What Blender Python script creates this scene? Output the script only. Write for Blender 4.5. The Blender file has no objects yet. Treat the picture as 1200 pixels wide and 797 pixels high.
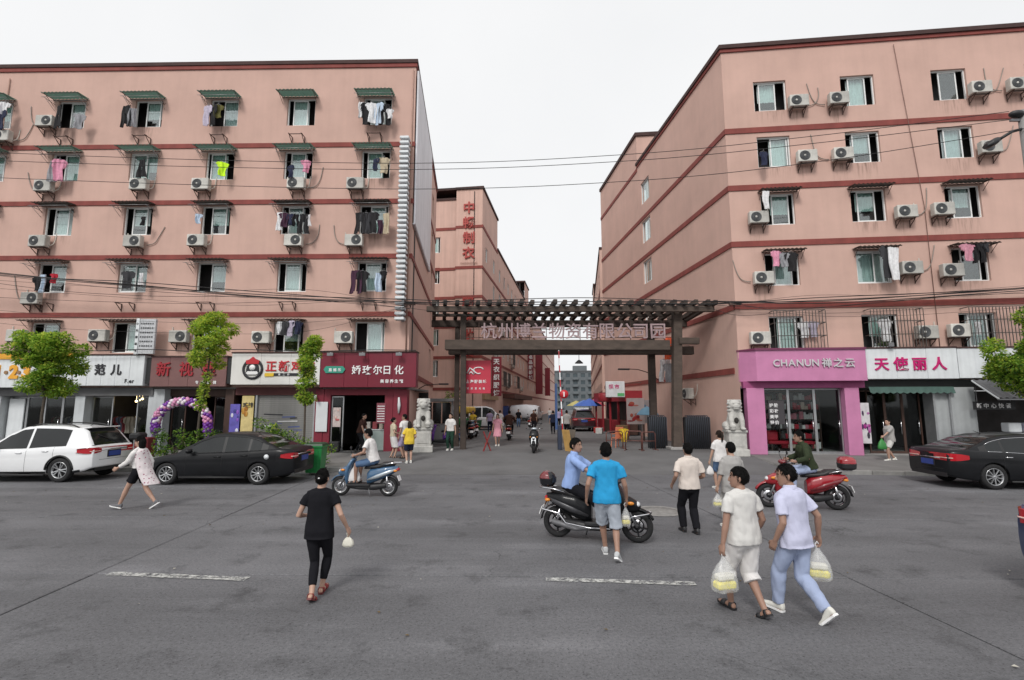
import bpy, math, random
from mathutils import Vector, Matrix, noise
R = math.radians
sc = bpy.context.scene
COL = sc.collection
random.seed(7)

# ------------------------------------------------------------------ camera
CAM_H = 2.3
cam_d = bpy.data.cameras.new('camera')
cam = bpy.data.objects.new('camera', cam_d)
COL.objects.link(cam)
cam.location = (0, 0, CAM_H)
cam.rotation_euler = (R(90) + math.atan(76.5 / 590), 0, 0)
cam_d.sensor_width = 36
cam_d.lens = 36 * 590 / 1200
cam_d.clip_start = 0.05
cam_d.clip_end = 3000
sc.camera = cam

# ------------------------------------------------------------------ sky, sun, exposure
SUN_EL, SUN_AZ = R(44), R(200)          # high behind the camera, veiled by cloud
world = bpy.data.worlds.new('World')
sc.world = world
world.use_nodes = True
wn, wl = world.node_tree.nodes, world.node_tree.links
wn.clear()
sky = wn.new('ShaderNodeTexSky')
sky.sky_type = 'NISHITA'
sky.sun_disc = False
sky.sun_elevation = SUN_EL
sky.sun_rotation = SUN_AZ
sky.air_density = 1.0
sky.dust_density = 4.0
hs = wn.new('ShaderNodeHueSaturation'); hs.inputs['Saturation'].default_value = 0.08
mx = wn.new('ShaderNodeMix'); mx.data_type = 'RGBA'; mx.inputs[0].default_value = 0.82
wtc = wn.new('ShaderNodeTexCoord')
wnz = wn.new('ShaderNodeTexNoise'); wnz.inputs['Scale'].default_value = 2.2; wnz.inputs['Detail'].default_value = 5
wcr = wn.new('ShaderNodeValToRGB')
wcr.color_ramp.elements[0].position = .3; wcr.color_ramp.elements[0].color = (8.5, 8.6, 8.75, 1)
wcr.color_ramp.elements[1].position = .75; wcr.color_ramp.elements[1].color = (9.3, 9.33, 9.4, 1)
bg = wn.new('ShaderNodeBackground'); bg.inputs['Strength'].default_value = 0.1
wo = wn.new('ShaderNodeOutputWorld')
wl.new(wtc.outputs['Generated'], wnz.inputs['Vector'])
wl.new(wnz.outputs['Fac'], wcr.inputs['Fac'])
wl.new(sky.outputs[0], hs.inputs['Color'])
wl.new(hs.outputs[0], mx.inputs[6])
wl.new(wcr.outputs[0], mx.inputs[7])
wl.new(mx.outputs[2], bg.inputs['Color'])
wl.new(bg.outputs[0], wo.inputs['Surface'])

sun_d = bpy.data.lights.new('sun', 'SUN')
sun_d.energy = 1.5
sun_d.angle = R(14)
sun_d.color = (1.0, 0.965, 0.92)
sun = bpy.data.objects.new('sun', sun_d)
COL.objects.link(sun)
sdir = Vector((math.sin(SUN_AZ) * math.cos(SUN_EL), math.cos(SUN_AZ) * math.cos(SUN_EL), math.sin(SUN_EL)))
sun.rotation_euler = sdir.to_track_quat('Z', 'Y').to_euler()
sun.location = sdir * 60

sc.view_settings.view_transform = 'Standard'
sc.view_settings.look = 'None'
sc.view_settings.exposure = 0.24
sc.view_settings.gamma = 1
sc.view_settings.use_curve_mapping = False
sc.render.engine = 'CYCLES'
sc.cycles.max_bounces = 6
sc.cycles.diffuse_bounces = 3
sc.cycles.glossy_bounces = 3
sc.cycles.transparent_max_bounces = 12
sc.cycles.use_denoising = True

# ------------------------------------------------------------------ helpers
def tag(o, label, cat, group=None, kind=None):
    if label: o['label'] = label
    if cat: o['category'] = cat
    if group: o['group'] = group
    if kind: o['kind'] = kind
    return o

def thing(name, label, cat, loc=(0, 0, 0), rz=0, group=None):
    o = bpy.data.objects.new(name, None)
    o.empty_display_size = .2
    COL.objects.link(o)
    o.location = loc
    o.rotation_euler = (0, 0, rz)
    return tag(o, label, cat, group)

def link(name, mesh, parent=None, loc=(0, 0, 0), rot=(0, 0, 0), scale=None):
    o = bpy.data.objects.new(name, mesh)
    COL.objects.link(o)
    if parent: o.parent = parent
    o.location = loc
    o.rotation_euler = rot
    if scale is not None: o.scale = scale if hasattr(scale, '__len__') else (scale,) * 3
    return o

def copy_tree(o, parent=None):
    c = o.copy()
    COL.objects.link(c)
    c.parent = parent
    for ch in list(o.children): copy_tree(ch, c)
    return c

class MB:
    """collects faces for one mesh object"""
    def __init__(s): s.v = []; s.f = []; s.m = []; s.sm = []
    def add(s, vs, fs, m=0, smooth=False):
        b = len(s.v)
        s.v += [tuple(v) for v in vs]
        for f in fs:
            s.f.append(tuple(i + b for i in f)); s.m.append(m); s.sm.append(smooth)
        return s
    def box(s, c, d, m=0, rot=None, bev=0):
        hx, hy, hz = d[0] / 2, d[1] / 2, d[2] / 2
        if bev <= 0:
            vs = [Vector((x, y, z)) for x in (-hx, hx) for y in (-hy, hy) for z in (-hz, hz)]
            fs = [(0, 1, 3, 2), (4, 6, 7, 5), (0, 4, 5, 1), (2, 3, 7, 6), (0, 2, 6, 4), (1, 5, 7, 3)]
        else:
            b = min(bev, hx * .49, hy * .49, hz * .49)
            vs = []; idx = {}
            for sx in (-1, 1):
                for sy in (-1, 1):
                    for sz in (-1, 1):
                        for a in range(3):
                            p = [sx * hx, sy * hy, sz * hz]
                            for k in range(3):
                                if k != a: p[k] -= (sx, sy, sz)[k] * b
                            idx[(sx, sy, sz, a)] = len(vs); vs.append(Vector(p))
            fs = []
            I = lambda x, y, z, a: idx[(x, y, z, a)]
            for t in (-1, 1):
                fs.append([I(t, y, z, 0) for y, z in ((-1, -1), (1, -1), (1, 1), (-1, 1))][::t])
                fs.append([I(x, t, z, 1) for x, z in ((-1, -1), (-1, 1), (1, 1), (1, -1))][::t])
                fs.append([I(x, y, t, 2) for x, y in ((-1, -1), (1, -1), (1, 1), (-1, 1))][::t])
            for a in (-1, 1):
                for b2 in (-1, 1):
                    q = [I(a, b2, -1, 0), I(a, b2, -1, 1), I(a, b2, 1, 1), I(a, b2, 1, 0)]; fs.append(q[::-1] if a * b2 > 0 else q)
                    q = [I(a, -1, b2, 0), I(a, -1, b2, 2), I(a, 1, b2, 2), I(a, 1, b2, 0)]; fs.append(q if a * b2 > 0 else q[::-1])
                    q = [I(-1, a, b2, 1), I(-1, a, b2, 2), I(1, a, b2, 2), I(1, a, b2, 1)]; fs.append(q[::-1] if a * b2 > 0 else q)
            for x in (-1, 1):
                for y in (-1, 1):
                    for z in (-1, 1):
                        q = [I(x, y, z, 0), I(x, y, z, 1), I(x, y, z, 2)]; fs.append(q if x * y * z > 0 else q[::-1])
        if rot is not None:
            mt = rot if isinstance(rot, Matrix) else Matrix.Rotation(rot, 3, 'Z')
            vs = [mt @ v for v in vs]
        c = Vector(c)
        return s.add([v + c for v in vs], fs, m)
    def bar(s, a, b, w, h=None, m=0, bev=0):
        """rectangular bar from a to b"""
        a, b = Vector(a), Vector(b); d = b - a; L = d.length
        q = d.to_track_quat('X', 'Z').to_matrix()
        return s.box((a + b) / 2, (L, w, h or w), m, q, bev)
    def tube(s, pts, r, n=8, m=0, caps=True, smooth=True, flat=1.0, up=None):
        pts = [Vector(p) for p in pts]
        rs = r if hasattr(r, '__len__') else [r] * len(pts)
        b = len(s.v); prev = None; rings = []
        for i, p in enumerate(pts):
            t = (pts[min(i + 1, len(pts) - 1)] - pts[max(i - 1, 0)])
            if t.length < 1e-9: t = Vector((0, 0, 1))
            t.normalize()
            if prev is None:
                u = Vector(up) if up else (Vector((0, 0, 1)) if abs(t.z) < .9 else Vector((1, 0, 0)))
            else: u = prev
            x = u - t * u.dot(t)
            if x.length < 1e-6: x = t.orthogonal()
            x.normalize(); y = t.cross(x); prev = x
            rings.append([p + x * (rs[i] * math.cos(2 * math.pi * k / n)) + y * (rs[i] * flat * math.sin(2 * math.pi * k / n)) for k in range(n)])
        return s.loft(rings, m, caps, smooth)
    def loft(s, rings, m=0, caps=True, smooth=True, closed=True):
        n = len(rings[0]); vs = [v for r in rings for v in r]; fs = []
        for i in range(len(rings) - 1):
            for k in range(n if closed else n - 1):
                k2 = (k + 1) % n
                fs.append((i * n + k, i * n + k2, (i + 1) * n + k2, (i + 1) * n + k))
        s.add(vs, fs, m, smooth)
        if caps and closed:
            b = len(s.v) - len(vs)
            s.f.append(tuple(b + k for k in range(n))[::-1]); s.m.append(m); s.sm.append(False)
            s.f.append(tuple(b + (len(rings) - 1) * n + k for k in range(n))); s.m.append(m); s.sm.append(False)
        return s
    def lathe(s, prof, c=(0, 0, 0), axis='Z', n=16, m=0, smooth=True, caps=False):
        rings = []
        for r, h in prof:
            ring = []
            for k in range(n):
                a = 2 * math.pi * k / n; x, y = r * math.cos(a), r * math.sin(a)
                p = {'Z': (x, y, h), 'Y': (y, h, x), 'X': (h, x, y)}[axis]
                ring.append((p[0] + c[0], p[1] + c[1], p[2] + c[2]))
            rings.append(ring)
        return s.loft(rings, m, caps, smooth)
    def ball(s, c, r, n=8, m=0, k=6):
        rr = r if hasattr(r, '__len__') else (r, r, r)
        rings = []
        for i in range(k + 1):
            a = math.pi * i / k - math.pi / 2
            cr = max(math.cos(a), .02)
            rings.append([(c[0] + rr[0] * cr * math.cos(2 * math.pi * j / n), c[1] + rr[1] * cr * math.sin(2 * math.pi * j / n), c[2] + rr[2] * math.sin(a)) for j in range(n)])
        return s.loft(rings, m, True, True)
    def grid(s, fn, nu, nv, m=0, smooth=True):
        vs = [fn(i / nu, j / nv) for i in range(nu + 1) for j in range(nv + 1)]
        fs = [(i * (nv + 1) + j, (i + 1) * (nv + 1) + j, (i + 1) * (nv + 1) + j + 1, i * (nv + 1) + j + 1) for i in range(nu) for j in range(nv)]
        return s.add(vs, fs, m, smooth)
    def prism(s, poly, y0, y1, m=0, axis='Y'):
        """polygon in (x,z) pushed from y0 to y1"""
        n = len(poly)
        P = (lambda p, y: (p[0], y, p[1])) if axis == 'Y' else ((lambda p, y: (y, p[0], p[1])) if axis == 'X' else (lambda p, y: (p[0], p[1], y)))
        vs = [P(p, y0) for p in poly] + [P(p, y1) for p in poly]
        fs = [tuple(range(n)), tuple(range(2 * n - 1, n - 1, -1))] + [(k, k + n, (k + 1) % n + n, (k + 1) % n) for k in range(n)]
        return s.add(vs, fs, m)
    def mesh(s, name, mats, fix=False):
        me = bpy.data.meshes.new(name)
        me.from_pydata([tuple(v) for v in s.v], [], s.f)
        for mt in (mats if isinstance(mats, (list, tuple)) else [mats]): me.materials.append(mt)
        me.polygons.foreach_set('material_index', s.m)
        me.polygons.foreach_set('use_smooth', s.sm)
        if fix:
            import bmesh
            bm = bmesh.new(); bm.from_mesh(me)
            bmesh.ops.recalc_face_normals(bm, faces=bm.faces)
            bm.to_mesh(me); bm.free()
        me.update()
        return me
    def build(s, name, mats, parent=None, loc=(0, 0, 0), rot=(0, 0, 0), fix=True):
        return link(name, s.mesh(name, mats, fix), parent, loc, rot)

def struct(name, mb, mats, parent=None, **k):
    o = mb.build(name, mats, parent, **k)
    o['kind'] = 'structure'
    return o

_M = {}
def mat(name, col, rough=.65, var=.12, scale=3.0, bump=0.0, bscale=60, metal=0.0, spec=.5, coat=0.0, streak=0.0, emit=0.0, alpha=None, trans=0.0, rnd=0.0, stretch=None):
    """a principled material whose colour and relief come from noise"""
    if name in _M: return _M[name]
    m = bpy.data.materials.new(name); m.use_nodes = True
    nt = m.node_tree; n, l = nt.nodes, nt.links
    p = n['Principled BSDF']
    p.inputs['Roughness'].default_value = rough
    p.inputs['Metallic'].default_value = metal
    p.inputs['Specular IOR Level'].default_value = spec
    p.inputs['Coat Weight'].default_value = coat
    p.inputs['Coat Roughness'].default_value = .06
    if trans: p.inputs['Transmission Weight'].default_value = trans
    tc = n.new('ShaderNodeTexCoord')
    vec = tc.outputs['Object']
    if stretch:
        mp = n.new('ShaderNodeMapping'); mp.inputs['Scale'].default_value = stretch
        l.new(vec, mp.inputs['Vector']); vec = mp.outputs[0]
    nz = n.new('ShaderNodeTexNoise'); nz.inputs['Scale'].default_value = scale; nz.inputs['Detail'].default_value = 6
    nz.inputs['Roughness'].default_value = .62
    l.new(vec, nz.inputs['Vector'])
    cr = n.new('ShaderNodeMapRange')
    cr.inputs['From Min'].default_value = .3; cr.inputs['From Max'].default_value = .7
    cr.inputs['To Min'].default_value = 1 - var; cr.inputs['To Max'].default_value = 1 + var
    l.new(nz.outputs['Fac'], cr.inputs['Value'])
    fac = cr.outputs[0]
    if streak:
        mp = n.new('ShaderNodeMapping'); mp.inputs['Scale'].default_value = (2.2, 2.2, .12)
        l.new(tc.outputs['Object'], mp.inputs['Vector'])
        n2 = n.new('ShaderNodeTexNoise'); n2.inputs['Scale'].default_value = 1.6; n2.inputs['Detail'].default_value = 5
        l.new(mp.outputs[0], n2.inputs['Vector'])
        c2 = n.new('ShaderNodeMapRange')
        c2.inputs['From Min'].default_value = .35; c2.inputs['From Max'].default_value = .7
        c2.inputs['To Min'].default_value = 1.0; c2.inputs['To Max'].default_value = 1 - streak
        l.new(n2.outputs['Fac'], c2.inputs['Value'])
        mu = n.new('ShaderNodeMath'); mu.operation = 'MULTIPLY'
        l.new(fac, mu.inputs[0]); l.new(c2.outputs[0], mu.inputs[1]); fac = mu.outputs[0]
    if rnd:
        oi = n.new('ShaderNodeObjectInfo')
        c3 = n.new('ShaderNodeMapRange'); c3.inputs['To Min'].default_value = 1 - rnd; c3.inputs['To Max'].default_value = 1 + rnd
        l.new(oi.outputs['Random'], c3.inputs['Value'])
        mu = n.new('ShaderNodeMath'); mu.operation = 'MULTIPLY'
        l.new(fac, mu.inputs[0]); l.new(c3.outputs[0], mu.inputs[1]); fac = mu.outputs[0]
    vm = n.new('ShaderNodeVectorMath'); vm.operation = 'SCALE'
    vm.inputs[0].default_value = col
    l.new(fac, vm.inputs['Scale'])
    l.new(vm.outputs[0], p.inputs['Base Color'])
    if emit:
        p.inputs['Emission Color'].default_value = (*col, 1); p.inputs['Emission Strength'].default_value = emit
    if bump:
        nb = n.new('ShaderNodeTexNoise'); nb.inputs['Scale'].default_value = bscale; nb.inputs['Detail'].default_value = 4
        l.new(vec, nb.inputs['Vector'])
        bp = n.new('ShaderNodeBump'); bp.inputs['Strength'].default_value = bump; bp.inputs['Distance'].default_value = .02
        l.new(nb.outputs['Fac'], bp.inputs['Height']); l.new(bp.outputs[0], p.inputs['Normal'])
    _M[name] = m
    return m

def glass(name, tint=(.75, .85, .83), refl=.35, rough=.04):
    """thin window glass: mirror reflection over a tinted see-through sheet"""
    if name in _M: return _M[name]
    m = bpy.data.materials.new(name); m.use_nodes = True
    n, l = m.node_tree.nodes, m.node_tree.links
    n.clear()
    o = n.new('ShaderNodeOutputMaterial'); mx = n.new('ShaderNodeMixShader'); t = n.new('ShaderNodeBsdfTransparent'); g = n.new('ShaderNodeBsdfGlossy')
    t.inputs[0].default_value = (*tint, 1); g.inputs['Roughness'].default_value = rough
    lw = n.new('ShaderNodeLayerWeight'); lw.inputs[0].default_value = .5
    pw = n.new('ShaderNodeMath'); pw.operation = 'POWER'; pw.inputs[1].default_value = 3.0; l.new(lw.outputs['Facing'], pw.inputs[0])
    mr = n.new('ShaderNodeMapRange'); mr.inputs['To Min'].default_value = refl * .3; mr.inputs['To Max'].default_value = .9; l.new(pw.outputs[0], mr.inputs['Value'])
    nz = n.new('ShaderNodeTexNoise'); nz.inputs['Scale'].default_value = 1.3
    bp = n.new('ShaderNodeBump'); bp.inputs['Strength'].default_value = .03; bp.inputs['Distance'].default_value = .05
    l.new(nz.outputs['Fac'], bp.inputs['Height']); l.new(bp.outputs[0], g.inputs['Normal'])
    l.new(mr.outputs[0], mx.inputs[0]); l.new(t.outputs[0], mx.inputs[1]); l.new(g.outputs[0], mx.inputs[2]); l.new(mx.outputs[0], o.inputs[0])
    _M[name] = m
    return m

WORK = bpy.data.scenes.new('workbench')       # empty side scene where single objects are evaluated, removed at the end
def evaluated(o):
    WORK.collection.objects.link(o)
    vl = WORK.view_layers[0]; vl.update()
    me = bpy.data.meshes.new_from_object(o.evaluated_get(vl.depsgraph))
    bpy.data.objects.remove(o)
    return me

_T = {}
def glyph(ch, bold=.0, ext=.03):
    """one character as a thin solid, 1 m em box, standing in the x-z plane and facing -y"""
    k = (ch, bold, ext)
    if k in _T: return _T[k]
    c = bpy.data.curves.new('t', 'FONT'); c.body = ch; c.extrude = ext; c.offset = bold; c.resolution_u = 3
    o = bpy.data.objects.new('t', c)
    me = evaluated(o)
    bpy.data.curves.remove(c)
    xs = [v.co.x for v in me.vertices] or [0]; 
    for v in me.vertices:
        x, y, z = v.co; v.co = (x, -z, y)
    _T[k] = (me, min(xs), max(xs))
    return _T[k]

def lettering(s, x, y, z, h, material, parent, pitch=None, bold=.02, ext=.03, name='character', width=1.0, vertical=False, slant=0):
    """a row (or column) of characters, x/z of the lower left corner; returns the width"""
    cx = x
    for ch in s:
        if ch == ' ': cx += h * .4 * width; continue
        me0, a, b = glyph(ch, bold, ext)
        key = (ch, bold, ext, material.name)
        if key not in _T:
            me = me0.copy(); me.materials.clear(); me.materials.append(material); _T[key] = me
        me = _T[key]
        o = bpy.data.objects.new(name, me); COL.objects.link(o); o.parent = parent
        o.scale = (h * width, h, h)
        if slant: o.rotation_euler = (0, slant, 0)
        if vertical:
            o.location = (x - (a + b) / 2 * h * width, y, z); z -= (pitch or h * 1.1)
        else:
            o.location = (cx - a * h * width, y, z)
            cx += pitch if pitch else (b - a) * h * width + h * .12
    return cx - x

ORD = ['zeroth', 'first', 'second', 'third', 'fourth', 'fifth', 'sixth', 'seventh', 'eighth', 'ninth', 'tenth', 'eleventh', 'twelfth']

# ------------------------------------------------------------------ shared materials
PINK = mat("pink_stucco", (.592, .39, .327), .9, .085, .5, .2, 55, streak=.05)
PINK_FAR = mat('pink_stucco_far_lightened', (.64, .43, .36), .9, .08, .5, .2, 40, streak=.14)  # stucco paled: the lane's missing light is put into the colour
RED_BAND = mat('brick_red_paint', (.24, .055, .045), .8, .18, 1.2, .15, 40, streak=.15)
CAPM = mat('parapet_cap', (.06, .03, .027), .85, .25, 1.5, .2, 40)
DARKIN = mat('dark_interior', (.065, .06, .06), .9, .3, 1)  # gloom of unlit rooms put into the colour behind the openings
WHITE_F = mat('white_upvc', (.78, .79, .78), .45, .06, 3)
WHITE_P = mat('white_panel', (.72, .75, .77), .5, .10, 1.4, streak=.16)
GREY_MET = mat('grey_metal', (.22, .22, .23), .5, .15, 6, metal=.6)
RUST = mat('rusty_steel', (.09, .055, .045), .8, .35, 9, .3, 40)
BLACKP = mat('black_plastic', (.018, .018, .02), .5, .15, 6)
BLACKM = mat('black_gloss', (.012, .012, .014), .25, .1, 4)
GLASS = glass('window_glass', (.86, .93, .92), .5)
SHOPGL = glass('shop_glass', (.8, .84, .84), .10)
CURT = [mat('curtain_pale', (.78, .84, .83), .9, .1, 5), mat('curtain_green', (.55, .70, .66), .9, .1, 5), mat('curtain_grey', (.66, .71, .72), .9, .12, 5)]
CONC = mat('concrete', (.34, .33, .32), .9, .15, 1.5, .2, 50)
CHROME = mat('chrome', (.7, .7, .72), .18, .05, 3, metal=1.0)
# ================================================================== ground, road, pavements
def concrete_road():
    m = bpy.data.materials.new('road_concrete'); m.use_nodes = True
    n, l = m.node_tree.nodes, m.node_tree.links
    p = n['Principled BSDF']; p.inputs['Roughness'].default_value = .86; p.inputs['Specular IOR Level'].default_value = .3
    g = n.new('ShaderNodeNewGeometry')
    def nz(scale, detail, st=None, rough=.6):
        t = n.new('ShaderNodeTexNoise'); t.inputs['Scale'].default_value = scale; t.inputs['Detail'].default_value = detail; t.inputs['Roughness'].default_value = rough
        if st:
            mp = n.new('ShaderNodeMapping'); mp.inputs['Scale'].default_value = st; mp.inputs['Rotation'].default_value = (0, 0, R(1.5))
            l.new(g.outputs['Position'], mp.inputs['Vector']); l.new(mp.outputs[0], t.inputs['Vector'])
        else: l.new(g.outputs['Position'], t.inputs['Vector'])
        return t.outputs['Fac']
    def mr(v, a, b, c, d):
        t = n.new('ShaderNodeMapRange'); 
        for k, x in zip(('From Min', 'From Max', 'To Min', 'To Max'), (a, b, c, d)): t.inputs[k].default_value = x
        l.new(v, t.inputs['Value']); return t.outputs[0]
    def mul(a, b):
        t = n.new('ShaderNodeMath'); t.operation = 'MULTIPLY'; l.new(a, t.inputs[0]); l.new(b, t.inputs[1]); return t.outputs[0]
    big = mr(nz(.28, 4), .3, .7, .80, 1.16)
    track = mr(nz(.5, 5, (.1, 1.8, 1)), .3, .7, .80, 1.14)           # long wheel tracks along the road
    blot = mr(nz(1.3, 9, None, .72), .54, .70, 1.0, .55)             # oil stains and tyre scuffs
    fine = mul(mr(nz(24, 8, None, .9), .25, .75, .45, 1.6), mr(nz(38, 2), .30, .42, .5, 1.0))
    spk = mr(nz(70, 3), .60, .75, 1.0, 1.7)
    oi = n.new('ShaderNodeObjectInfo'); slab = mr(oi.outputs['Random'], 0, 1, .93, 1.06)
    vo = n.new('ShaderNodeTexVoronoi'); vo.feature = 'DISTANCE_TO_EDGE'; vo.inputs['Scale'].default_value = .33; vo.inputs['Randomness'].default_value = 1
    wz = n.new('ShaderNodeTexNoise'); wz.inputs['Scale'].default_value = 2.2; wz.inputs['Detail'].default_value = 6; l.new(g.outputs['Position'], wz.inputs['Vector'])
    wa = n.new('ShaderNodeVectorMath'); wa.operation = 'MULTIPLY_ADD'; wa.inputs[1].default_value = (.5, .5, .5); l.new(wz.outputs['Color'], wa.inputs[0]); l.new(g.outputs['Position'], wa.inputs[2]); l.new(wa.outputs[0], vo.inputs['Vector'])
    crack = mr(vo.outputs['Distance'], .0, .005, .62, 1.0)            # hairline cracks, only where the mask lets them
    msk = mr(nz(.23, 3), .55, .60, 1.0, 0.0)
    cm = n.new('ShaderNodeMath'); cm.operation = 'MAXIMUM'; l.new(crack, cm.inputs[0]); l.new(msk, cm.inputs[1])
    wear = mr(nz(.9, 7, (.35, 1, 1), .7), .52, .68, 1.0, 1.24)         # polished pale patches
    f = mul(mul(mul(big, track), mul(blot, fine)), mul(mul(slab, spk), mul(cm.outputs[0], wear)))
    vm = n.new('ShaderNodeVectorMath'); vm.operation = 'SCALE'; vm.inputs[0].default_value = (.130, .1295, .137)
    l.new(f, vm.inputs['Scale']); l.new(vm.outputs[0], p.inputs['Base Color'])
    # tined grooves across the slabs plus grit
    mp = n.new('ShaderNodeMapping'); mp.inputs['Rotation'].default_value = (0, 0, R(3)); l.new(g.outputs['Position'], mp.inputs['Vector'])
    w = n.new('ShaderNodeTexWave'); w.inputs['Scale'].default_value = 9; w.inputs['Distortion'].default_value = 1.5; w.inputs['Detail'].default_value = 2
    l.new(mp.outputs[0], w.inputs['Vector'])
    ad = n.new('ShaderNodeMath'); ad.operation = 'ADD'; l.new(mr(w.outputs['Fac'], 0, 1, 0, .15), ad.inputs[0]); l.new(nz(60, 5, None, .8), ad.inputs[1])
    bp = n.new('ShaderNodeBump'); bp.inputs['Strength'].default_value = .35; bp.inputs['Distance'].default_value = .008
    l.new(ad.outputs[0], bp.inputs['Height']); l.new(bp.outputs[0], p.inputs['Normal'])
    return m
ROAD = concrete_road()
JOINT = mat('joint_dirt', (.07, .068, .065), .95, .3, 3, .3)
PAVE = mat('pavement', (.17, .165, .16), .92, .22, .8, .35, 30)
STREET = mat('side_street_asphalt', (.125, .124, .126), .9, .22, .5, .3, 40)
KERB = mat('kerb_stone', (.24, .235, .225), .9, .25, 2, .3, 40, rnd=.15)
def worn_paint(name, keep):
    m = mat(name, (.46, .46, .44), .8, .25, 9, .2, 60); n, l = m.node_tree.nodes, m.node_tree.links
    g = n.new('ShaderNodeNewGeometry'); z = n.new('ShaderNodeTexNoise'); z.inputs['Scale'].default_value = 11; z.inputs['Detail'].default_value = 8; z.inputs['Roughness'].default_value = .75; l.new(g.outputs['Position'], z.inputs['Vector'])
    r = n.new('ShaderNodeMapRange'); r.inputs['From Min'].default_value = .62 - keep * .35; r.inputs['From Max'].default_value = .72 - keep * .3; l.new(z.outputs['Fac'], r.inputs['Value'])
    t = n.new('ShaderNodeBsdfTransparent'); x = n.new('ShaderNodeMixShader'); l.new(r.outputs[0], x.inputs[0]); l.new(t.outputs[0], x.inputs[1]); l.new(n['Principled BSDF'].outputs[0], x.inputs[2]); l.new(x.outputs[0], n['Material Output'].inputs[0]); return m
LINE = worn_paint('worn_road_paint', .55); LINE2 = worn_paint('very_worn_paint', .25)

mb = MB(); mb.add([(-900, -900, -.035), (900, -900, -.035), (900, 900, -.035), (-900, 900, -.035)], [(0, 1, 2, 3)])
ground = struct('ground', mb, JOINT)

# main road of cast slabs, joints between them
road = MB(); road.add([(-60, -12, -.022), (60, -12, -.022), (60, 18.3, -.022), (-60, 18.3, -.022)], [(0, 1, 2, 3)])
road_o = struct('road', road, JOINT)
rowsY = [-7, -3.45, .1, 3.65, 7.2, 10.75, 14.3, 17.75]
for j in range(len(rowsY) - 1):
    for i in range(-4, 4):
        xa = -5.3 + i * 10.3; ya, yb = rowsY[j], rowsY[j + 1]
        if abs(xa) > 48: continue
        def pt(x, y): return (x - .064 * y, y - .018 * x)
        g = .009
        dz = random.uniform(-.003, .003)
        q = [pt(xa + g, ya + g), pt(xa + 10.3 - g, ya + g), pt(xa + 10.3 - g, yb - g), pt(xa + g, yb - g)]
        c = Vector(((q[0][0] + q[2][0]) / 2, (q[0][1] + q[2][1]) / 2, 0))
        e = .008
        qi = [(a + (c.x - a) * .004, b + (c.y - b) * .005) for a, b in q]
        s = MB()
        s.add([(a - c.x, b - c.y, -.03) for a, b in q] + [(a - c.x, b - c.y, -e + dz) for a, b in q] + [(a - c.x, b - c.y, dz) for a, b in qi],
              [(0, 1, 5, 4), (1, 2, 6, 5), (2, 3, 7, 6), (3, 0, 4, 7), (4, 5, 9, 8), (5, 6, 10, 9), (6, 7, 11, 10), (7, 4, 8, 11), (8, 9, 10, 11)])
        s.build('slab', ROAD, road_o, loc=c)

# painted dashes, worn
def dash(a, b, w, name='road_marking'):
    a, b = Vector((*a, 0)), Vector((*b, 0)); t = (b - a).normalized(); n = Vector((-t.y, t.x, 0))
    L = (b - a).length; k = max(8, int(L * 9)); mb = MB(); up = []; dn = []
    for i in range(k + 1):
        p = a + t * (L * i / k)
        up.append(p + n * (w / 2 + random.uniform(-.012, .008))); dn.append(p - n * (w / 2 + random.uniform(-.012, .008)))
    vs = [(*v.xy, .009) for v in up] + [(*v.xy, .009) for v in dn]
    fs = [(i, i + 1, k + 2 + i, k + 1 + i) for i in range(k) if random.random() > .0]
    mb.add(vs, fs)
    struct(name, mb, LINE if w > .12 else LINE2, road_o)
dash((-5.54, 7.28), (-3.53, 7.06), .145)
dash((.45, 7.05), (2.38, 6.88), .145)
dash((-11.5, 7.6), (-9.4, 7.45), .145)
dash((6.6, 6.72), (8.6, 6.55), .145)
dash((-12.6, 14.52), (-7.2, 14.3), .09)
dash((-5.2, 14.15), (.2, 13.9), .08)
dash((12.0, 13.6), (15.2, 13.3), .10)

# manhole cover
mh = MB()
mh.lathe([(.0, .016), (.44, .016), (.44, .012), (.47, .012), (.47, .018), (.52, .018), (.53, .006)], n=36)
for a in range(-3, 4):
    h = math.sqrt(.4 ** 2 - (a * .12) ** 2)
    mh.box((0, a * .12, .018), (2 * h, .03, .008))
man = mh.build('manhole_cover', mat('worn_cast_iron', (.26, .25, .24), .7, .25, 6, .3, 50, metal=.2), loc=(3.2, 11.4, 0))
tag(man, 'round worn iron manhole cover in the road beside the black scooter', 'manhole cover')

# side street sheet with its ramp, pavements that rise to the shop fronts
def zst(Y): t = min(1, max(0, (Y - 17.7) / 4.4)); return .005 + .295 * t * t * (3 - 2 * t)
ss = MB(); ys = [17.2, 17.7, 18.4, 19.2, 20, 20.8, 21.6, 22.1, 30, 60, 120, 330]
for i in range(len(ys) - 1):
    a, b = ys[i], ys[i + 1]
    ss.add([(-14 if a > 22 else -6.2, a, zst(a)), (60 if a > 44 else (10.2 if a > 22 else 11.2), a, zst(a)), (60 if a > 44 else (10.2 if a > 22 else 11.2), b, zst(b)), (-14 if a > 22 else -6.2, b, zst(b))], [(0, 1, 2, 3)])
struct('side_street', ss, STREET)

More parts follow.
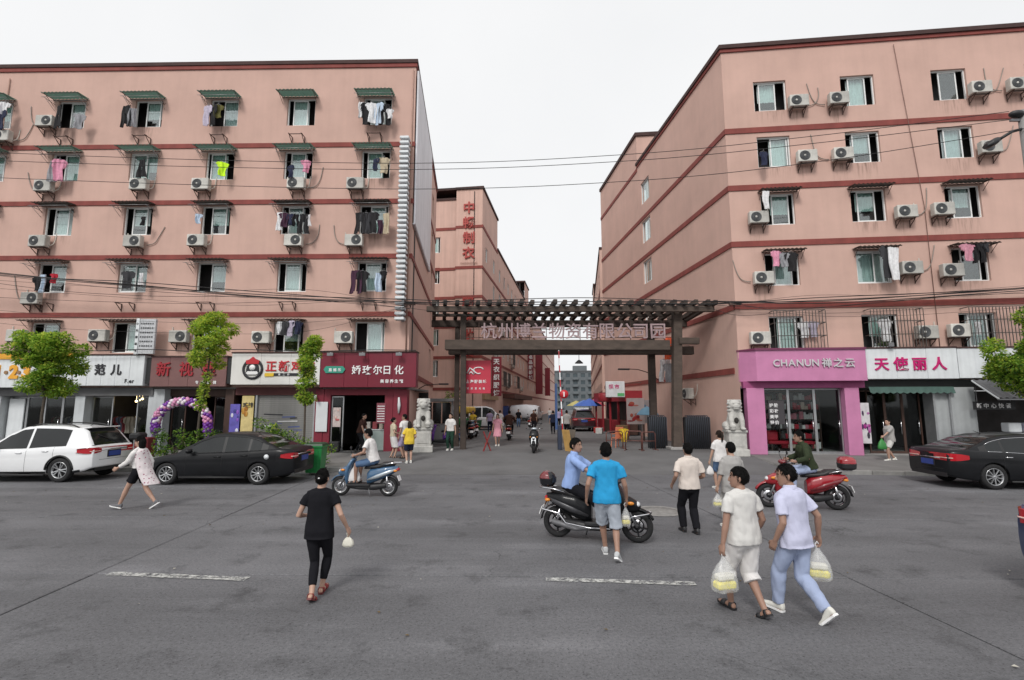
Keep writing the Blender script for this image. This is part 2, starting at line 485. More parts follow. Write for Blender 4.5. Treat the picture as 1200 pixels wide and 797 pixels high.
def pavement(name, path, back_y, mat_):
    """path: kerb line left to right; behind it the paving climbs to the shop floor"""
    mb = MB(); vs = []; n = len(path)
    for x, y in path: vs.append((x, y + .14, .135))
    for x, y in path: vs.append((x, max(back_y(x), y + .3), .305))
    mb.add(vs, [(i, i + 1, n + i + 1, n + i) for i in range(n - 1)])
    mb.add([(*path[0], 0), (path[0][0], back_y(path[0][0]), 0)], [])
    o = struct(name, mb, mat_)
    for i in range(n - 1):
        a, b = Vector((*path[i], 0)), Vector((*path[i + 1], 0)); L = (b - a).length; k = max(1, round(L / .95)); t = (b - a) / k
        for j in range(k):
            p = a + t * (j + .5); ang = math.atan2(t.y, t.x)
            s = MB(); s.box((0, 0, 0), (t.length - .012, .15, .19), bev=.018)
            s.build('kerb_stone', KERB, o, loc=(p.x - math.sin(ang) * .075, p.y + math.cos(ang) * .075, .05 + random.uniform(-.006, .006)), rot=(0, 0, ang))
    return o
arcL = [(-6.4 + 1.3 * math.sin(a), 19.3 - 1.3 * math.cos(a)) for a in [R(k) for k in (0, 20, 40, 60, 80)]]
pavement('pavement_left', [(-34, 18.25), (-20, 18.15), (-12, 18.05)] + arcL + [(-5.06, 21.6)], lambda x: 22.5 - .0195 * (x + 4.64) + .35, PAVE)
arcR = [(11.0 - 1.2 * math.sin(a), 18.5 - 1.2 * math.cos(a)) for a in [R(k) for k in (80, 60, 40, 20, 0)]]
pavement('pavement_right', [(9.7, 21.2)] + arcR + [(14, 16.95), (20, 16.4), (34, 15.1)], lambda x: 21.6 - .1093 * (x - 9.75) + .35, PAVE)

# ================================================================== apartment houses
class Frame:
    """a facade plane: x to the right as seen from the street, y inwards, z up"""
    def __init__(s, o, d):
        l = math.hypot(*d); s.o = Vector((o[0], o[1], 0)); s.ang = math.atan2(d[1], d[0])
        s.x = Vector((d[0] / l, d[1] / l, 0)); s.y = Vector((-s.x.y, s.x.x, 0))
    def w(s, x, y, z): return s.o + s.x * x + s.y * y + Vector((0, 0, z))
FL = Frame((-4.64, 22.5), (1, -.0195))
FR = Frame((9.75, 21.6), (12.81, -1.4))
FLS = Frame((-4.64, 22.5), (-.081, 1))                 # side wall of the left house
FRS = Frame((9.75 - .0937 * 11.5, 33.1), (.0937, -1))  # side wall of the right house, from its far end to the corner
FRS2 = Frame((9.75 - .0937 * 20.8, 42.4), (.0937, -1))

def wall(parent, fr, x0, x1, z0, z1, holes, material, thick=.22, name='wall'):
    xs = sorted({x0, x1, *[h[0] for h in holes], *[h[1] for h in holes]})
    zs = sorted({z0, z1, *[h[2] for h in holes], *[h[3] for h in holes]})
    mb = MB()
    for i in range(len(xs) - 1):
        for j in range(len(zs) - 1):
            a, b, c, d = xs[i], xs[i + 1], zs[j], zs[j + 1]; mx_, mz = (a + b) / 2, (c + d) / 2
            if any(h[0] < mx_ < h[1] and h[2] < mz < h[3] for h in holes): continue
            mb.add([(a, 0, c), (b, 0, c), (b, 0, d), (a, 0, d)], [(0, 1, 2, 3)])
    for a, b, c, d in holes:
        t = thick
        mb.add([(a, 0, c), (b, 0, c), (b, 0, d), (a, 0, d), (a, t, c), (b, t, c), (b, t, d), (a, t, d)], [(0, 4, 5, 1), (1, 5, 6, 2), (2, 6, 7, 3), (3, 7, 4, 0)])
    return put(mb, name, material, parent, fr)

def put(mb, name, material, parent, fr, fix=False, loc=(0, 0, 0)):
    p = fr.w(*loc) - parent.location
    return mb.build(name, material, parent, loc=p, rot=(0, 0, fr.ang), fix=fix)

def wbox(parent, fr, x0, x1, y0, y1, z0, z1, material, name, bev=0):
    mb = MB(); mb.box((0, 0, 0), (x1 - x0, y1 - y0, z1 - z0), bev=bev)
    return put(mb, name, material, parent, fr, loc=((x0 + x1) / 2, (y0 + y1) / 2, (z0 + z1) / 2))

_W = {}
def window_meshes(w, h):
    k = (w, h)
    if k in _W: return _W[k]
    fr = MB(); t = .05
    fr.box((0, 0, t / 2), (w, .07, t)); fr.box((0, 0, h - t / 2), (w, .07, t))
    fr.box((-w / 2 + t / 2, 0, h / 2), (t, .07, h - 2 * t)); fr.box((w / 2 - t / 2, 0, h / 2), (t, .07, h - 2 * t))
    sw = w * .52; sh = h - 2 * t
    sa = MB(); q = .05
    sa.box((0, 0, q / 2), (sw, .035, q)); sa.box((0, 0, sh - q / 2), (sw, .035, q))
    sa.box((-sw / 2 + q / 2, 0, sh / 2), (q, .035, sh - 2 * q)); sa.box((sw / 2 - q / 2, 0, sh / 2), (q, .035, sh - 2 * q))
    pa = MB(); pa.box((0, 0, sh / 2), (sw - 2 * q, .006, sh - 2 * q))
    cu = MB(); cu.grid(lambda a, b: (-sw / 2 + sw * a, .02 * math.sin(a * 34) + .01 * math.sin(a * 13 + 1), sh * b), 30, 1)
    _W[k] = (fr.mesh('window', WHITE_F, True), sa.mesh('sash', WHITE_F, True), pa.mesh('pane', GLASS, True), [cu.mesh('curtain', c) for c in CURT], sw, t)
    return _W[k]

def window(parent, fr, cx, z0, w, h, s, full=False, depth=.13):
    """s: where the sliding sash stands, -1 left to 1 right"""
    F, S, P, C, sw, t = window_meshes(round(w, 3), round(h, 3))
    p = fr.w(cx, depth, z0) - parent.location
    o = link('window', F, parent, p, (0, 0, fr.ang))
    span = (w - 2 * t - sw) / 2
    for k, pos in enumerate([s] if not full else [-1, 1]):
        link('sash', S, o, (pos * span, .03 + .045 * k, t)); link('pane', P, o, (pos * span, .03 + .045 * k, t))
        if full or random.random() < .93:
            c = link('curtain', random.choice(C), o, (pos * span, .16 + .05 * k, t))
            if random.random() < .35: c.scale = (1, 1, .62); c.location.z += sh_ if (sh_ := (h - 2 * t) * .38) else 0
    return o

# corrugated window awning, shared shapes
GREENA = mat('green_corrugated', (.075, .125, .10), .6, .35, 6, rnd=.25)
def see_light(m, col, f):
    n, l = m.node_tree.nodes, m.node_tree.links
    t = n.new('ShaderNodeBsdfTranslucent'); t.inputs[0].default_value = (*col, 1)
    x = n.new('ShaderNodeMixShader'); x.inputs[0].default_value = f
    l.new(n['Principled BSDF'].outputs[0], x.inputs[1]); l.new(t.outputs[0], x.inputs[2]); l.new(x.outputs[0], n['Material Output'].inputs[0])
see_light(GREENA, (.10, .18, .145), .5)
GREYA = mat('grey_awning', (.10, .098, .092), .8, .25, 4, rnd=.15)
def awning_mesh(w, out, drop, name, material):
    mb = MB(); n = 40
    def fn(a, b): return (-w / 2 + w * a, -out * b, -drop * b + .018 * math.sin(a * n / 2 * math.pi))
    mb.grid(fn, n * 2, 1)
    return mb.mesh(name, material)
def bracket_mesh(w, out, drop):
    mb = MB()
    for x in (-w / 2 + .04, w / 2 - .04):
        mb.bar((x, 0, -.04), (x, -out + .03, -drop - .015), .02)
        mb.bar((x, 0, -drop - .32), (x, -out * .7, -drop * .75 - .03), .016)
    mb.bar((-w / 2, -out + .02, -drop - .03), (w / 2, -out + .02, -drop - .03), .02)
    mb.bar((-w / 2, -.03, -.06), (w / 2, -.03, -.06), .02)
    return mb.mesh('bracket', RUST, True)
AWG = awning_mesh(1.8, .66, .05, 'awning', GREENA); AWGB = bracket_mesh(1.74, .64, .05)
AWS = awning_mesh(1.72, .55, .05, 'awning', GREYA); AWSB = bracket_mesh(1.66, .53, .05)
# drying rack arms beside the windows
rk = MB()
for sx in (-1, 1):
    rk.tube([(sx * .82, 0, .18), (sx * .82, -.62, .22)], .012, 5); rk.tube([(sx * .82, 0, -.12), (sx * .82, -.5, .2)], .01, 5)
for y in (-.25, -.58): rk.tube([(-.95, y, .23), (.95, y, .23)], .011, 5)
RACK = rk.mesh('drying_rack', mat('dull_steel', (.3, .3, .3), .45, .2, 8, metal=.7), True)
br = MB()
for sx in (-.3, .3):
    br.bar((sx, 0, 0), (sx, -.42, 0), .03); br.bar((sx, -.005, -.32), (sx, -.36, -.01), .025); br.bar((sx, -.015, 0), (sx, -.015, -.34), .03)
br.bar((-.32, -.3, .02), (.32, -.3, .02), .03)
ACBR = br.mesh('bracket', RUST, True)

ROWZ = [15.6, 12.9, 10.2, 7.46, 4.66]
def put_obj(name, me, parent, fr, x, y, z):
    return link(name, me, parent, fr.w(x, y, z) - parent.location, (0, 0, fr.ang))

# ---------------------------------------------------------------- left house
LB = thing('apartment_building', 'pink six-storey apartment house on the left with green window awnings and shops', 'building', (-4.64, 22.5, 0))
LX = [-20.35, -16.75, -12.95, -9.25, -5.5, -1.8]
SHOP_TOP = 4.3
holes = [(x - .68, x + .68, z, z + 1.4) for x in LX for z in ROWZ]
wall(LB, FL, -25, 0, SHOP_TOP, 18.55, holes, PINK)
wall(LB, FLS, 0, 14.6, 0.0, 18.55, [(11, 12.2, z, z + 1.4) for z in ROWZ], PINK)
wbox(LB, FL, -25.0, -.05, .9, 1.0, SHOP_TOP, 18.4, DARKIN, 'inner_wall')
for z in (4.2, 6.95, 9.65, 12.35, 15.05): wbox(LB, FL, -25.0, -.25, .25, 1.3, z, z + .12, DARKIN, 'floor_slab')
def poly_part(B, pts, z0, z1, material, name):
    m_ = MB(); m_.prism([(p.x - B.location.x, p.y - B.location.y) for p in pts], z0, z1, axis='Z'); return m_.build(name, material, B)
for o_, z0, z1, mt, nm in ((.10, 18.74, 18.92, CAPM, 'parapet'), (.06, 18.55, 18.738, RED_BAND, 'parapet_band')):
    poly_part(LB, [FL.w(-25.1, -o_, 0), FL.w(o_, -o_, 0), FLS.w(14.6, -o_, 0), FLS.w(14.6, 20, 0)], z0, z1, mt, nm)
wbox(LB, FL, -25, -1.5, 13.9, 14.3, 0, 18.4, PINK, 'wall')
wbox(LB, FL, -25.2, -25.0, 0, 14.2, 0, 18.4, PINK, 'wall')
for z in (14.48, 11.66, 9.01, 6.30):
    wbox(LB, FL, -25, .04, -.045, .1, z, z + .22, RED_BAND, 'band')
    wbox(LB, FLS, .01, 14.6, -.045, .1, z + .002, z + .222, RED_BAND, 'band')
wbox(LB, FLS, 1.0, 14.6, -.045, .1, 3.62, 3.86, RED_BAND, 'band')
wbox(LB, FL, -25, .5, -.02, 9, .1, .30, CONC, 'shop_floor')
sashes = {(0, 1): .75, (0, 2): .55, (0, 3): 1, (0, 4): -.3, (0, 5): -.2, (1, 1): .8, (1, 2): -.6, (1, 3): -.6, (1, 4): -.2, (1, 5): -.3, (2, 1): .1, (2, 2): 0, (2, 3): .3, (2, 4): -.1, (2, 5): .6, (3, 1): .7, (3, 2): -1, (3, 3): 1, (3, 4): -.05, (3, 5): .1, (4, 2): .9, (4, 4): .3, (4, 5): .7}
for i, z in enumerate(ROWZ):
    for j, x in enumerate(LX):
        window(LB, FL, x, z, 1.36, 1.4, sashes.get((i, j), .5), full=(i, j) in ((3, 2), (1, 2)))
        if i < 2:
            a = put_obj('awning', AWG, LB, FL, x - .08, -.01, z + 1.49); link('bracket', AWGB, a)
        else:
            a = put_obj('awning', AWS, LB, FL, x - .05, -.01, z + 1.5); link('bracket', AWSB, a)
        if i < 4 and (i, j) not in ((0, 4),):
            put_obj('drying_rack', RACK, LB, FL, x - .03, -.01, z + 1.02)
        if i in (0, 3):
            put_obj('bracket', ACBR, LB, FL, x - .05, -.01, z - .62 if i == 0 else z - .55)
for z in ROWZ:
    w_ = window(LB, FLS, 11.6, z, 1.2, 1.4, .4)

# ---------------------------------------------------------------- right house
RB = thing('apartment_building', 'pink six-storey apartment house on the right above the bright pink shop', 'building', (9.75, 21.6, 0))
RX = [2.05, 5.8, 9.58, 13.35]
RW = 1.42
holesR = []
for i, z in enumerate(ROWZ):
    for j, x in enumerate(RX): holesR.append((x - RW / 2, x + RW / 2, z, z + 1.45))
wall(RB, FR, 0, 22, SHOP_TOP, 18.6, holesR, PINK)
sideh = [(.4 + k * 0, 1.9, z, z + 1.5) for k, z in enumerate((15.65, 12.95, 10.2, 7.45))]
wall(RB, FRS, 0, 11.5 * 1.0044, 0, 18.6, [(.55, 2.05, z, z + 1.5) for z in (15.65, 12.95, 10.2, 7.45)], PINK)
wall(RB, FRS2, 0, 9.34, 0, 20.95, [], PINK)
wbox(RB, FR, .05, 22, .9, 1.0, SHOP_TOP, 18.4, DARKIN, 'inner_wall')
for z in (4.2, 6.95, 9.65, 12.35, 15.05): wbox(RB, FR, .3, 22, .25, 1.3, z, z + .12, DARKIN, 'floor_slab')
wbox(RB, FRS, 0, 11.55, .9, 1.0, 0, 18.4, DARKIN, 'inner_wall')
# raised rear block with its own parapet
mbk = MB()
A, B_ = FRS2.w(9.34, 0, 0), FRS2.w(0, 0, 0)
def slab_poly(pts, z0, z1): 
    m_ = MB(); m_.prism([(p.x - 9.75, p.y - 21.6) for p in pts], z0, z1, axis='Z'); return m_
slab_poly([A, A + FR.x * 12, A + FR.x * 12 + Vector((0, .2, 0)), A + Vector((0, .2, 0))], 18.6, 20.95).build('wall', PINK, RB)
slab_poly([A + Vector((-.1, -.1, 0)), A + FR.x * 12, B_ + FR.x * 12, B_ + Vector((-.1, 0, 0))], 20.95, 21.2).build('parapet', CAPM, RB)
c0 = FR.w(0, 0, 0)
slab_poly([c0 + Vector((-.12, -.12, 0)), FR.w(22, -.13, 0), FR.w(22, 12, 0), A + Vector((-.12, .05, 0))], 18.76, 18.95).build('parapet', CAPM, RB)
slab_poly([c0 + Vector((-.06, -.06, 0)), FR.w(22, -.06, 0), FR.w(22, 11.8, 0), A + Vector((-.06, .0, 0))], 18.60, 18.758).build('parapet_band', RED_BAND, RB)
wbox(RB, FR, 21.8, 22, .02, 14, 0, 18.4, PINK, 'wall')
wbox(RB, FR, 0, 22, 19.5, 19.7, 0, 20.8, PINK, 'wall')
for z in (14.56, 11.84, 9.24, 6.44):
    wbox(RB, FR, -.04, 22, -.045, .1, z, z + .25, RED_BAND, 'band')
    wbox(RB, FRS, 0, 11.5, -.045, .1, z + .002, z + .252, RED_BAND, 'band')
    wbox(RB, FRS2, 0, 9.33, -.045, .1, z + .002, z + .252, RED_BAND, 'band')
for f, L_ in ((FRS, 11.2), (FRS2, 9.33)): wbox(RB, f, 0, L_, -.045, .1, 3.66, 3.92, RED_BAND, 'band')
wbox(RB, FRS2, 0, 9.33, -.045, .1, 18.35, 18.6, RED_BAND, 'band')
wbox(RB, FR, -.4, 22, -.02, 9, .1, .30, CONC, 'shop_floor')
sr = {(0, 0): -.3, (0, 1): .1, (0, 2): .1, (1, 0): .9, (1, 1): 0, (1, 2): -.1, (2, 0): .5, (2, 1): -.1, (2, 2): .1, (3, 0): .3, (3, 1): -1, (3, 2): .3}
for i, z in enumerate(ROWZ):
    for j, x in enumerate(RX):
        window(RB, FR, x, z, RW, 1.45, sr.get((i, j), .3), full=(i, j) in ((3, 1),))
        if i in (2, 3):
            a = put_obj('awning', AWS, RB, FR, x + .02, -.01, z + 1.54); link('bracket', AWSB, a)
for z in (15.65, 12.95, 10.2, 7.45): window(RB, FRS, 1.3, z, 1.5, 1.5, -.3, depth=.1)
# burglar cages over the first-floor windows, one bar after another
CAGE = mat('cage_steel', (.10, .09, .085), .6, .3, 9, metal=.5)
barv = MB(); barv.box((0, 0, 0), (.022, .022, 1.6)); barv = barv.mesh('bar', CAGE)
for x0, x1 in ((1.38, 3.44), (5.2, 7.22), (8.95, 11.2)):
    cg = MB()
    for z in (4.62, 5.2, 5.75, 6.28):
        cg.bar((x0, -.45, z), (x1, -.45, z), .03)
        for x in (x0, x1): cg.bar((x, 0, z), (x, -.45, z), .03)
    cage = put(cg, 'window_cage', CAGE, RB, FR)
    n = int((x1 - x0) / .125)
    for k in range(n + 1):
        link('bar', barv, cage, (x0 + (x1 - x0) * k / n, -.475, 5.45))

# ---------------------------------------------------------------- houses along the side street
def far_house(name, label, o, d, front_w, lengths, rows, seed, fside=1, front=True):
    """a row house whose long side faces the lane; lengths: list of (from, to, top z)"""
    rnd = random.Random(seed)
    fr = Frame(o, d)
    B = thing(name, label, 'building', (o[0], o[1], 0))
    for a, b, top in lengths:
        n = max(1, int((b - a) / 2.9)); hs = []
        for k in range(n):
            x = a + (b - a) * (k + .5) / n
            for z in rows: hs.append((x - .5, x + .5, z, z + 1.35))
        if b - a < 9: hs = [h for h in hs if rnd.random() < .4]
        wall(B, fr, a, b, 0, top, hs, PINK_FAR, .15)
        for h in hs:
            w_ = window(B, fr, (h[0] + h[1]) / 2, h[2], 1.0, 1.35, rnd.uniform(-1, 1), depth=.08)
        wbox(B, fr, a, b, .7, .8, 0, top - .2, DARKIN, 'inner_wall')
        wbox(B, fr, a - .1, b + .1, -.12, front_w, top, top + .22, CAPM, 'parapet')
        for z in (14.5, 11.8, 9.15, 6.4, 3.6): wbox(B, fr, a, b, -.05, .08, z, z + .26, RED_BAND, 'band')
        if top > 20: wbox(B, fr, a, b, -.05, .08, 18.3, 18.6, RED_BAND, 'band')
    return B, fr
ROWF = [15.6, 12.9, 10.2, 7.5, 4.8]
# left row: x runs away from the camera, y into the house (to the left)
def fdir(d): return d
MB1, FM = far_house('apartment_building', 'pink house behind the gate with a raised corner bearing red characters', (-2.68, 44.0), (.138, 1), 12, [(0, 8.2, 22.0), (8.2, 34, 18.7), (34, 40, 21.6), (40, 66, 18.7), (66, 120, 18.5)], ROWF, 3)
FMF = Frame((-2.68, 44.0), (1, -.138))
FMB = Frame((-5.08 - .05, 44.7), (1, -.138))
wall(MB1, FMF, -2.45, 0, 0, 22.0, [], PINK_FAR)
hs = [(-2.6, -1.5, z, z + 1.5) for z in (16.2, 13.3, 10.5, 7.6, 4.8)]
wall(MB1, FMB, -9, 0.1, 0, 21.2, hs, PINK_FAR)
wbox(MB1, FMB, -9, 0, 1, 1.1, 0, 21, DARKIN, 'inner_wall')
for h in hs: window(MB1, FMB, -2.05, h[2], 1.1, 1.5, .2)
wbox(MB1, FMB, -9, 0, -.1, 9, 21.2, 21.4, CAPM, 'parapet')
wbox(MB1, FMF, -2.55, .1, -.12, .02, 22.0, 22.23, CAPM, 'parapet')
wbox(MB1, FMF, -2.5, -.1, .03, 8, 22.0, 22.22, CAPM, 'parapet')
for z in (18.3, 14.5, 11.8, 9.15, 6.4, 3.6):
    wbox(MB1, FMF, -2.5, .05, -.05, .08, z, z + .26, RED_BAND, 'band'); wbox(MB1, FMB, -9, .1, -.05, .08, z, z + .26, RED_BAND, 'band')
RB2, FR2 = far_house('apartment_building', 'far pink house on the right of the lane beyond the nearest one', (18.0, 114.5), (-.138, -1), 12, [(0, 28, 18.7), (28.5, 36, 21.4), (36, 63.4, 18.7)], ROWF, 5)
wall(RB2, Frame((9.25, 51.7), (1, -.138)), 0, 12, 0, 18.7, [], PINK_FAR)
# grey block closing the lane
GREYB = mat('grey_render', (.13, .145, .155), .9, .12, .3, .2, 20)
GB = thing('apartment_building', 'distant grey apartment block closing the end of the lane', 'building', (24, 215, 0))
FG = Frame((24, 215), (1, -.1))
hs = [(x - .9, x + .9, z, z + 1.6) for x in [-13 + 3.2 * k for k in range(10)] for z in (2.2, 5.2, 8.2, 11.2, 14.2)]
wall(GB, FG, -16, 20, 0, 16.5, hs, GREYB, .3)
wbox(GB, FG, -16, 20, 1.2, 1.4, 0, 16.4, DARKIN, 'inner_wall')
wbox(GB, FG, -16.3, 20.3, -.3, 10, 16.5, 17.0, mat('grey_cap', (.12, .125, .13), .9), 'parapet')
wbox(GB, FG, 2, 8, 2, 8, 17, 19.2, GREYB, 'stair_tower')
bal = MB(); bal.box((0, 0, 0), (2.6, .9, 1.0)); bal = bal.mesh('balcony', GREYB)
pn = MB(); pn.box((0, 0, 0), (1.7, .05, 1.5)); pn = pn.mesh('pane', mat('far_glass', (.06, .08, .09), .2, .2, .3))
for k, h in enumerate(hs):
    put_obj('window', pn, GB, FG, (h[0] + h[1]) / 2, .2, h[2] + .8)
    if (k // 5) % 2: put_obj('balcony', bal, GB, FG, (h[0] + h[1]) / 2, -.46, h[2] - .6)
LAC = [(-17.66, 15.76, 1), (-19.68, 15.04, 1), (-17.34, 12.51, 2), (-12.81, 12.55, 2), (-9.87, 12.53, 2), (-5.39, 12.53, 2), (-2.61, 12.5, 2), (-17.26, 9.83, 3), (-12.82, 9.8, 3), (-9.85, 9.82, 3), (-5.36, 9.79, 3), (-2.57, 9.77, 3), (-17.28, 7.14, 4), (-17.73, 5.42, 5), (-13.98, 5.41, 5), (-10.3, 5.36, 5), (-6.56, 5.31, 5), (-2.85, 5.3, 5)]
RAC = [(3.11, 15.78, 1), (4.79, 15.79, 1), (10.55, 15.89, 1), (12.05, 15.94, 1), (3.28, 13.16, 2), (4.76, 13.19, 2), (10.64, 13.16, 2), (1.08, 10.45, 3), (7.08, 10.46, 3), (8.52, 10.51, 3), (1.13, 7.74, 4), (7.05, 8.01, 4), (8.6, 7.86, 4), (0.83, 5.13, 5), (7.37, 5.28, 5), (8.63, 5.33, 5)]
LGAR = [(-19.56, 16.64, 0.61, 'shirt', 'white', 1, 0), (-19.58, 16.21, 0.95, 'shirt', 'navy', 1, 0), (-16.88, 16.44, 1.13, 'trousers', 'black', 1, 1), (-15.84, 15.99, 0.73, 'shirt', 'grey', 1, 1), (-13.62, 16.4, 1.04, 'trousers', 'black', 1, 2), (-13.32, 16.26, 0.91, 'towel', 'grey', 1, 2), (-9.72, 16.35, 0.99, 'shirt', 'lilac', 1, 3), (-9.48, 16.39, 1.03, 'shirt', 'black', 1, 3), (-9.23, 16.39, 0.65, 'shirt', 'olive', 1, 3), (-2.41, 16.43, 0.77, 'towel', 'white', 1, 5), (-2.17, 16.38, 1.07, 'shirt', 'black', 1, 5), (-1.89, 16.38, 0.99, 'shirt', 'white', 1, 5), (-1.61, 16.38, 1.07, 'shirt', 'pale blue', 1, 5), (-1.32, 16.33, 1.03, 'trousers', 'black', 1, 5), (-1.07, 16.07, 0.47, 'shirt', 'white', 1, 5), (-16.84, 13.65, 1.01, 'towel', 'grey', 2, 1), (-16.56, 13.73, 1.05, 'shirt', 'pink', 2, 1), (-12.62, 13.69, 0.88, 'trousers', 'black', 2, 2), (-8.81, 13.52, 0.67, 'shirt', 'neon yellow', 2, 3), (-4.89, 13.57, 0.58, 'shirt', 'pink', 2, 4), (-5.6, 13.33, 0.58, 'shirt', 'navy', 2, 4), (-1.63, 13.62, 0.58, 'shirt', 'navy', 2, 5), (-1.27, 13.66, 0.75, 'shirt', 'beige', 2, 5), (-9.74, 11.01, 0.45, 'shirt', 'pale blue', 3, 3), (-12.31, 10.9, 0.41, 'shirt', 'black', 3, 2), (-5.98, 11.06, 0.85, 'towel', 'white', 3, 4), (-5.74, 11.02, 0.65, 'shirt', 'plum', 3, 4), (-5.5, 10.97, 0.53, 'shirt', 'navy', 3, 4), (-5.23, 10.97, 0.57, 'trousers', 'black', 3, 4), (-4.87, 10.97, 0.93, 'trousers', 'black', 3, 4), (-4.64, 10.93, 0.53, 'towel', 'white', 3, 4), (-2.25, 11.03, 1.01, 'trousers', 'black', 3, 5), (-2.01, 10.99, 0.97, 'shirt', 'charcoal', 3, 5), (-1.7, 11.03, 0.97, 'shirt', 'black', 3, 5), (-1.33, 10.66, 0.64, 'towel', 'plum', 3, 5), (-1.07, 10.98, 0.97, 'towel', 'beige', 3, 5), (-16.84, 8.07, 0.63, 'shirt', 'black', 4, 1), (-16.66, 8.19, 0.83, 'towel', 'pale blue', 4, 1), (-16.15, 8.23, 0.44, 'shirt', 'red', 4, 1), (-12.73, 8.33, 0.79, 'shirt', 'charcoal', 4, 2), (-12.14, 8.24, 0.55, 'towel', 'white', 4, 2), (-2.33, 8.31, 1.06, 'trousers', 'plum', 4, 5), (-2.06, 8.27, 0.94, 'shirt', 'black', 4, 5), (-1.33, 8.19, 0.86, 'towel', 'pale blue', 4, 5), (-1.1, 8.27, 0.43, 'shirt', 'black', 4, 5), (-5.68, 5.99, 0.58, 'towel', 'white', 5, 4), (-5.45, 5.99, 0.61, 'shirt', 'charcoal', 5, 4), (-5.18, 6.03, 0.69, 'shirt', 'lilac', 5, 4), (-4.87, 5.99, 0.57, 'shirt', 'navy', 5, 4)]
RGAR = [(1.37, 11.57, 0.81, 'towel', 'white', 3, 1), (1.63, 8.87, 0.68, 'shirt', 'pink', 4, 1), (1.93, 8.75, 0.6, 'shirt', 'grey', 4, 1), (2.24, 8.77, 0.82, 'shirt', 'black', 4, 1), (5.96, 8.91, 1.35, 'shirt', 'charcoal', 4, 2), (6.29, 8.86, 1.39, 'towel', 'white', 4, 2), (9.14, 8.91, 0.72, 'shirt', 'striped pink', 4, 3), (9.56, 8.93, 0.83, 'trousers', 'black', 4, 3), (9.82, 8.95, 0.43, 'shirt', 'charcoal', 4, 3), (1.41, 13.38, 0.63, 'shirt', 'navy', 2, 1), (2.68, 5.82, 0.69, 'shirt', 'white', 5, 1), (3.03, 5.82, 0.66, 'shirt', 'lilac', 5, 1), (5.86, 5.87, 0.93, 'shirt', 'white', 5, 2), (9.43, 5.7, 0.53, 'shirt', 'white', 5, 3)]
# ================================================================== air conditioners on the walls
ACW = mat('ac_casing', (.60, .585, .54), .5, .16, 4, rnd=.2, streak=.3)
ACG = mat('ac_grille', (.10, .105, .11), .6, .2, 6)
def ac_meshes():
    c = MB(); c.box((0, 0, .27), (.80, .28, .54), bev=.02); c.box((.405, 0, .27), (.012, .2, .4))
    g = MB()
    g.lathe([(.0, -.150), (.055, -.150), (.06, -.143), (.205, -.143), (.215, -.152), (.225, -.143)], (-.13, 0, .27), 'Y', 22)
    fan = MB()
    for r in (.09, .125, .16, .19): fan.lathe([(r - .006, -.150), (r + .006, -.150), (r + .006, -.158), (r - .006, -.158), (r - .006, -.150)], (-.13, 0, .27), 'Y', 20)
    for k in range(6):
        a = k * math.pi / 6; fan.bar((-.13 + .2 * math.cos(a), -.153, .27 + .2 * math.sin(a)), (-.13 - .2 * math.cos(a), -.153, .27 - .2 * math.sin(a)), .008)
    hub = MB(); hub.lathe([(0, -.166), (.04, -.164), (.05, -.15)], (-.13, 0, .27), 'Y', 12)
    b = MB()
    for sx in (-.28, .28):
        b.bar((sx, -.14, -.02), (sx, .28, -.02), .035); b.bar((sx, -.1, -.035), (sx, .275, -.3), .025); b.bar((sx, .265, 0), (sx, .265, -.34), .03)
    b.bar((-.3, .0, -.03), (.3, .0, -.03), .03)
    p = MB(); p.tube([(.40, .05, .12), (.46, .1, .1), (.5, .2, .2), (.5, .27, .42), (.52, .28, .75)], .022, 6)
    return [('casing', c.mesh('casing', ACW, True)), ('fan_grille', g.mesh('fan_grille', ACG, True)), ('fan_guard', fan.mesh('fan_guard', ACG, True)), ('hub', hub.mesh('hub', ACW, True)), ('bracket', b.mesh('bracket', RUST, True)), ('pipe', p.mesh('pipe', mat('pipe_lagging', (.48, .45, .40), .8, .2, 6), True))]
ACP = ac_meshes()
def ac(fr, x, z, label, group, y=-.30, mirror=False):
    t = thing('air_conditioner', label, 'air conditioner', fr.w(x, y, z - .27), fr.ang, group)
    for nm, me in ACP:
        o = link(nm, me, t)
        if mirror: o.scale = (-1, 1, 1)
    return t
rown = {1: 'top row', 2: 'second row from the top', 3: 'third row from the top', 4: 'fourth row from the top', 5: 'row just above the shop signs'}
rowa = {1: 'top row', 2: 'second row down', 3: 'third row down', 4: 'fourth row down', 5: 'row above the shop signs'}
rown = {1: 'top row', 2: 'second row', 3: 'third row', 4: 'fourth row', 5: 'lowest row'}
for tbl, fr, house in ((LAC, FL, 'left'), (RAC, FR, 'right')):
    byrow = {}
    for x, z, r in tbl: byrow.setdefault(r, []).append((x, z))
    for r, L_ in byrow.items():
        L_.sort()
        for k, (x, z) in enumerate(L_):
            ac(fr, x, z, f'air conditioner on the {house} house, {rowa[r]}, {ORD[k + 1]} from the left', f'air conditioners on the {house} house', mirror=(house == 'left' and random.random() < .3))
ac(FRS, 7.1, 2.9, 'low air conditioner on the side wall behind the gate post and folded gate', 'air conditioners on the right house')

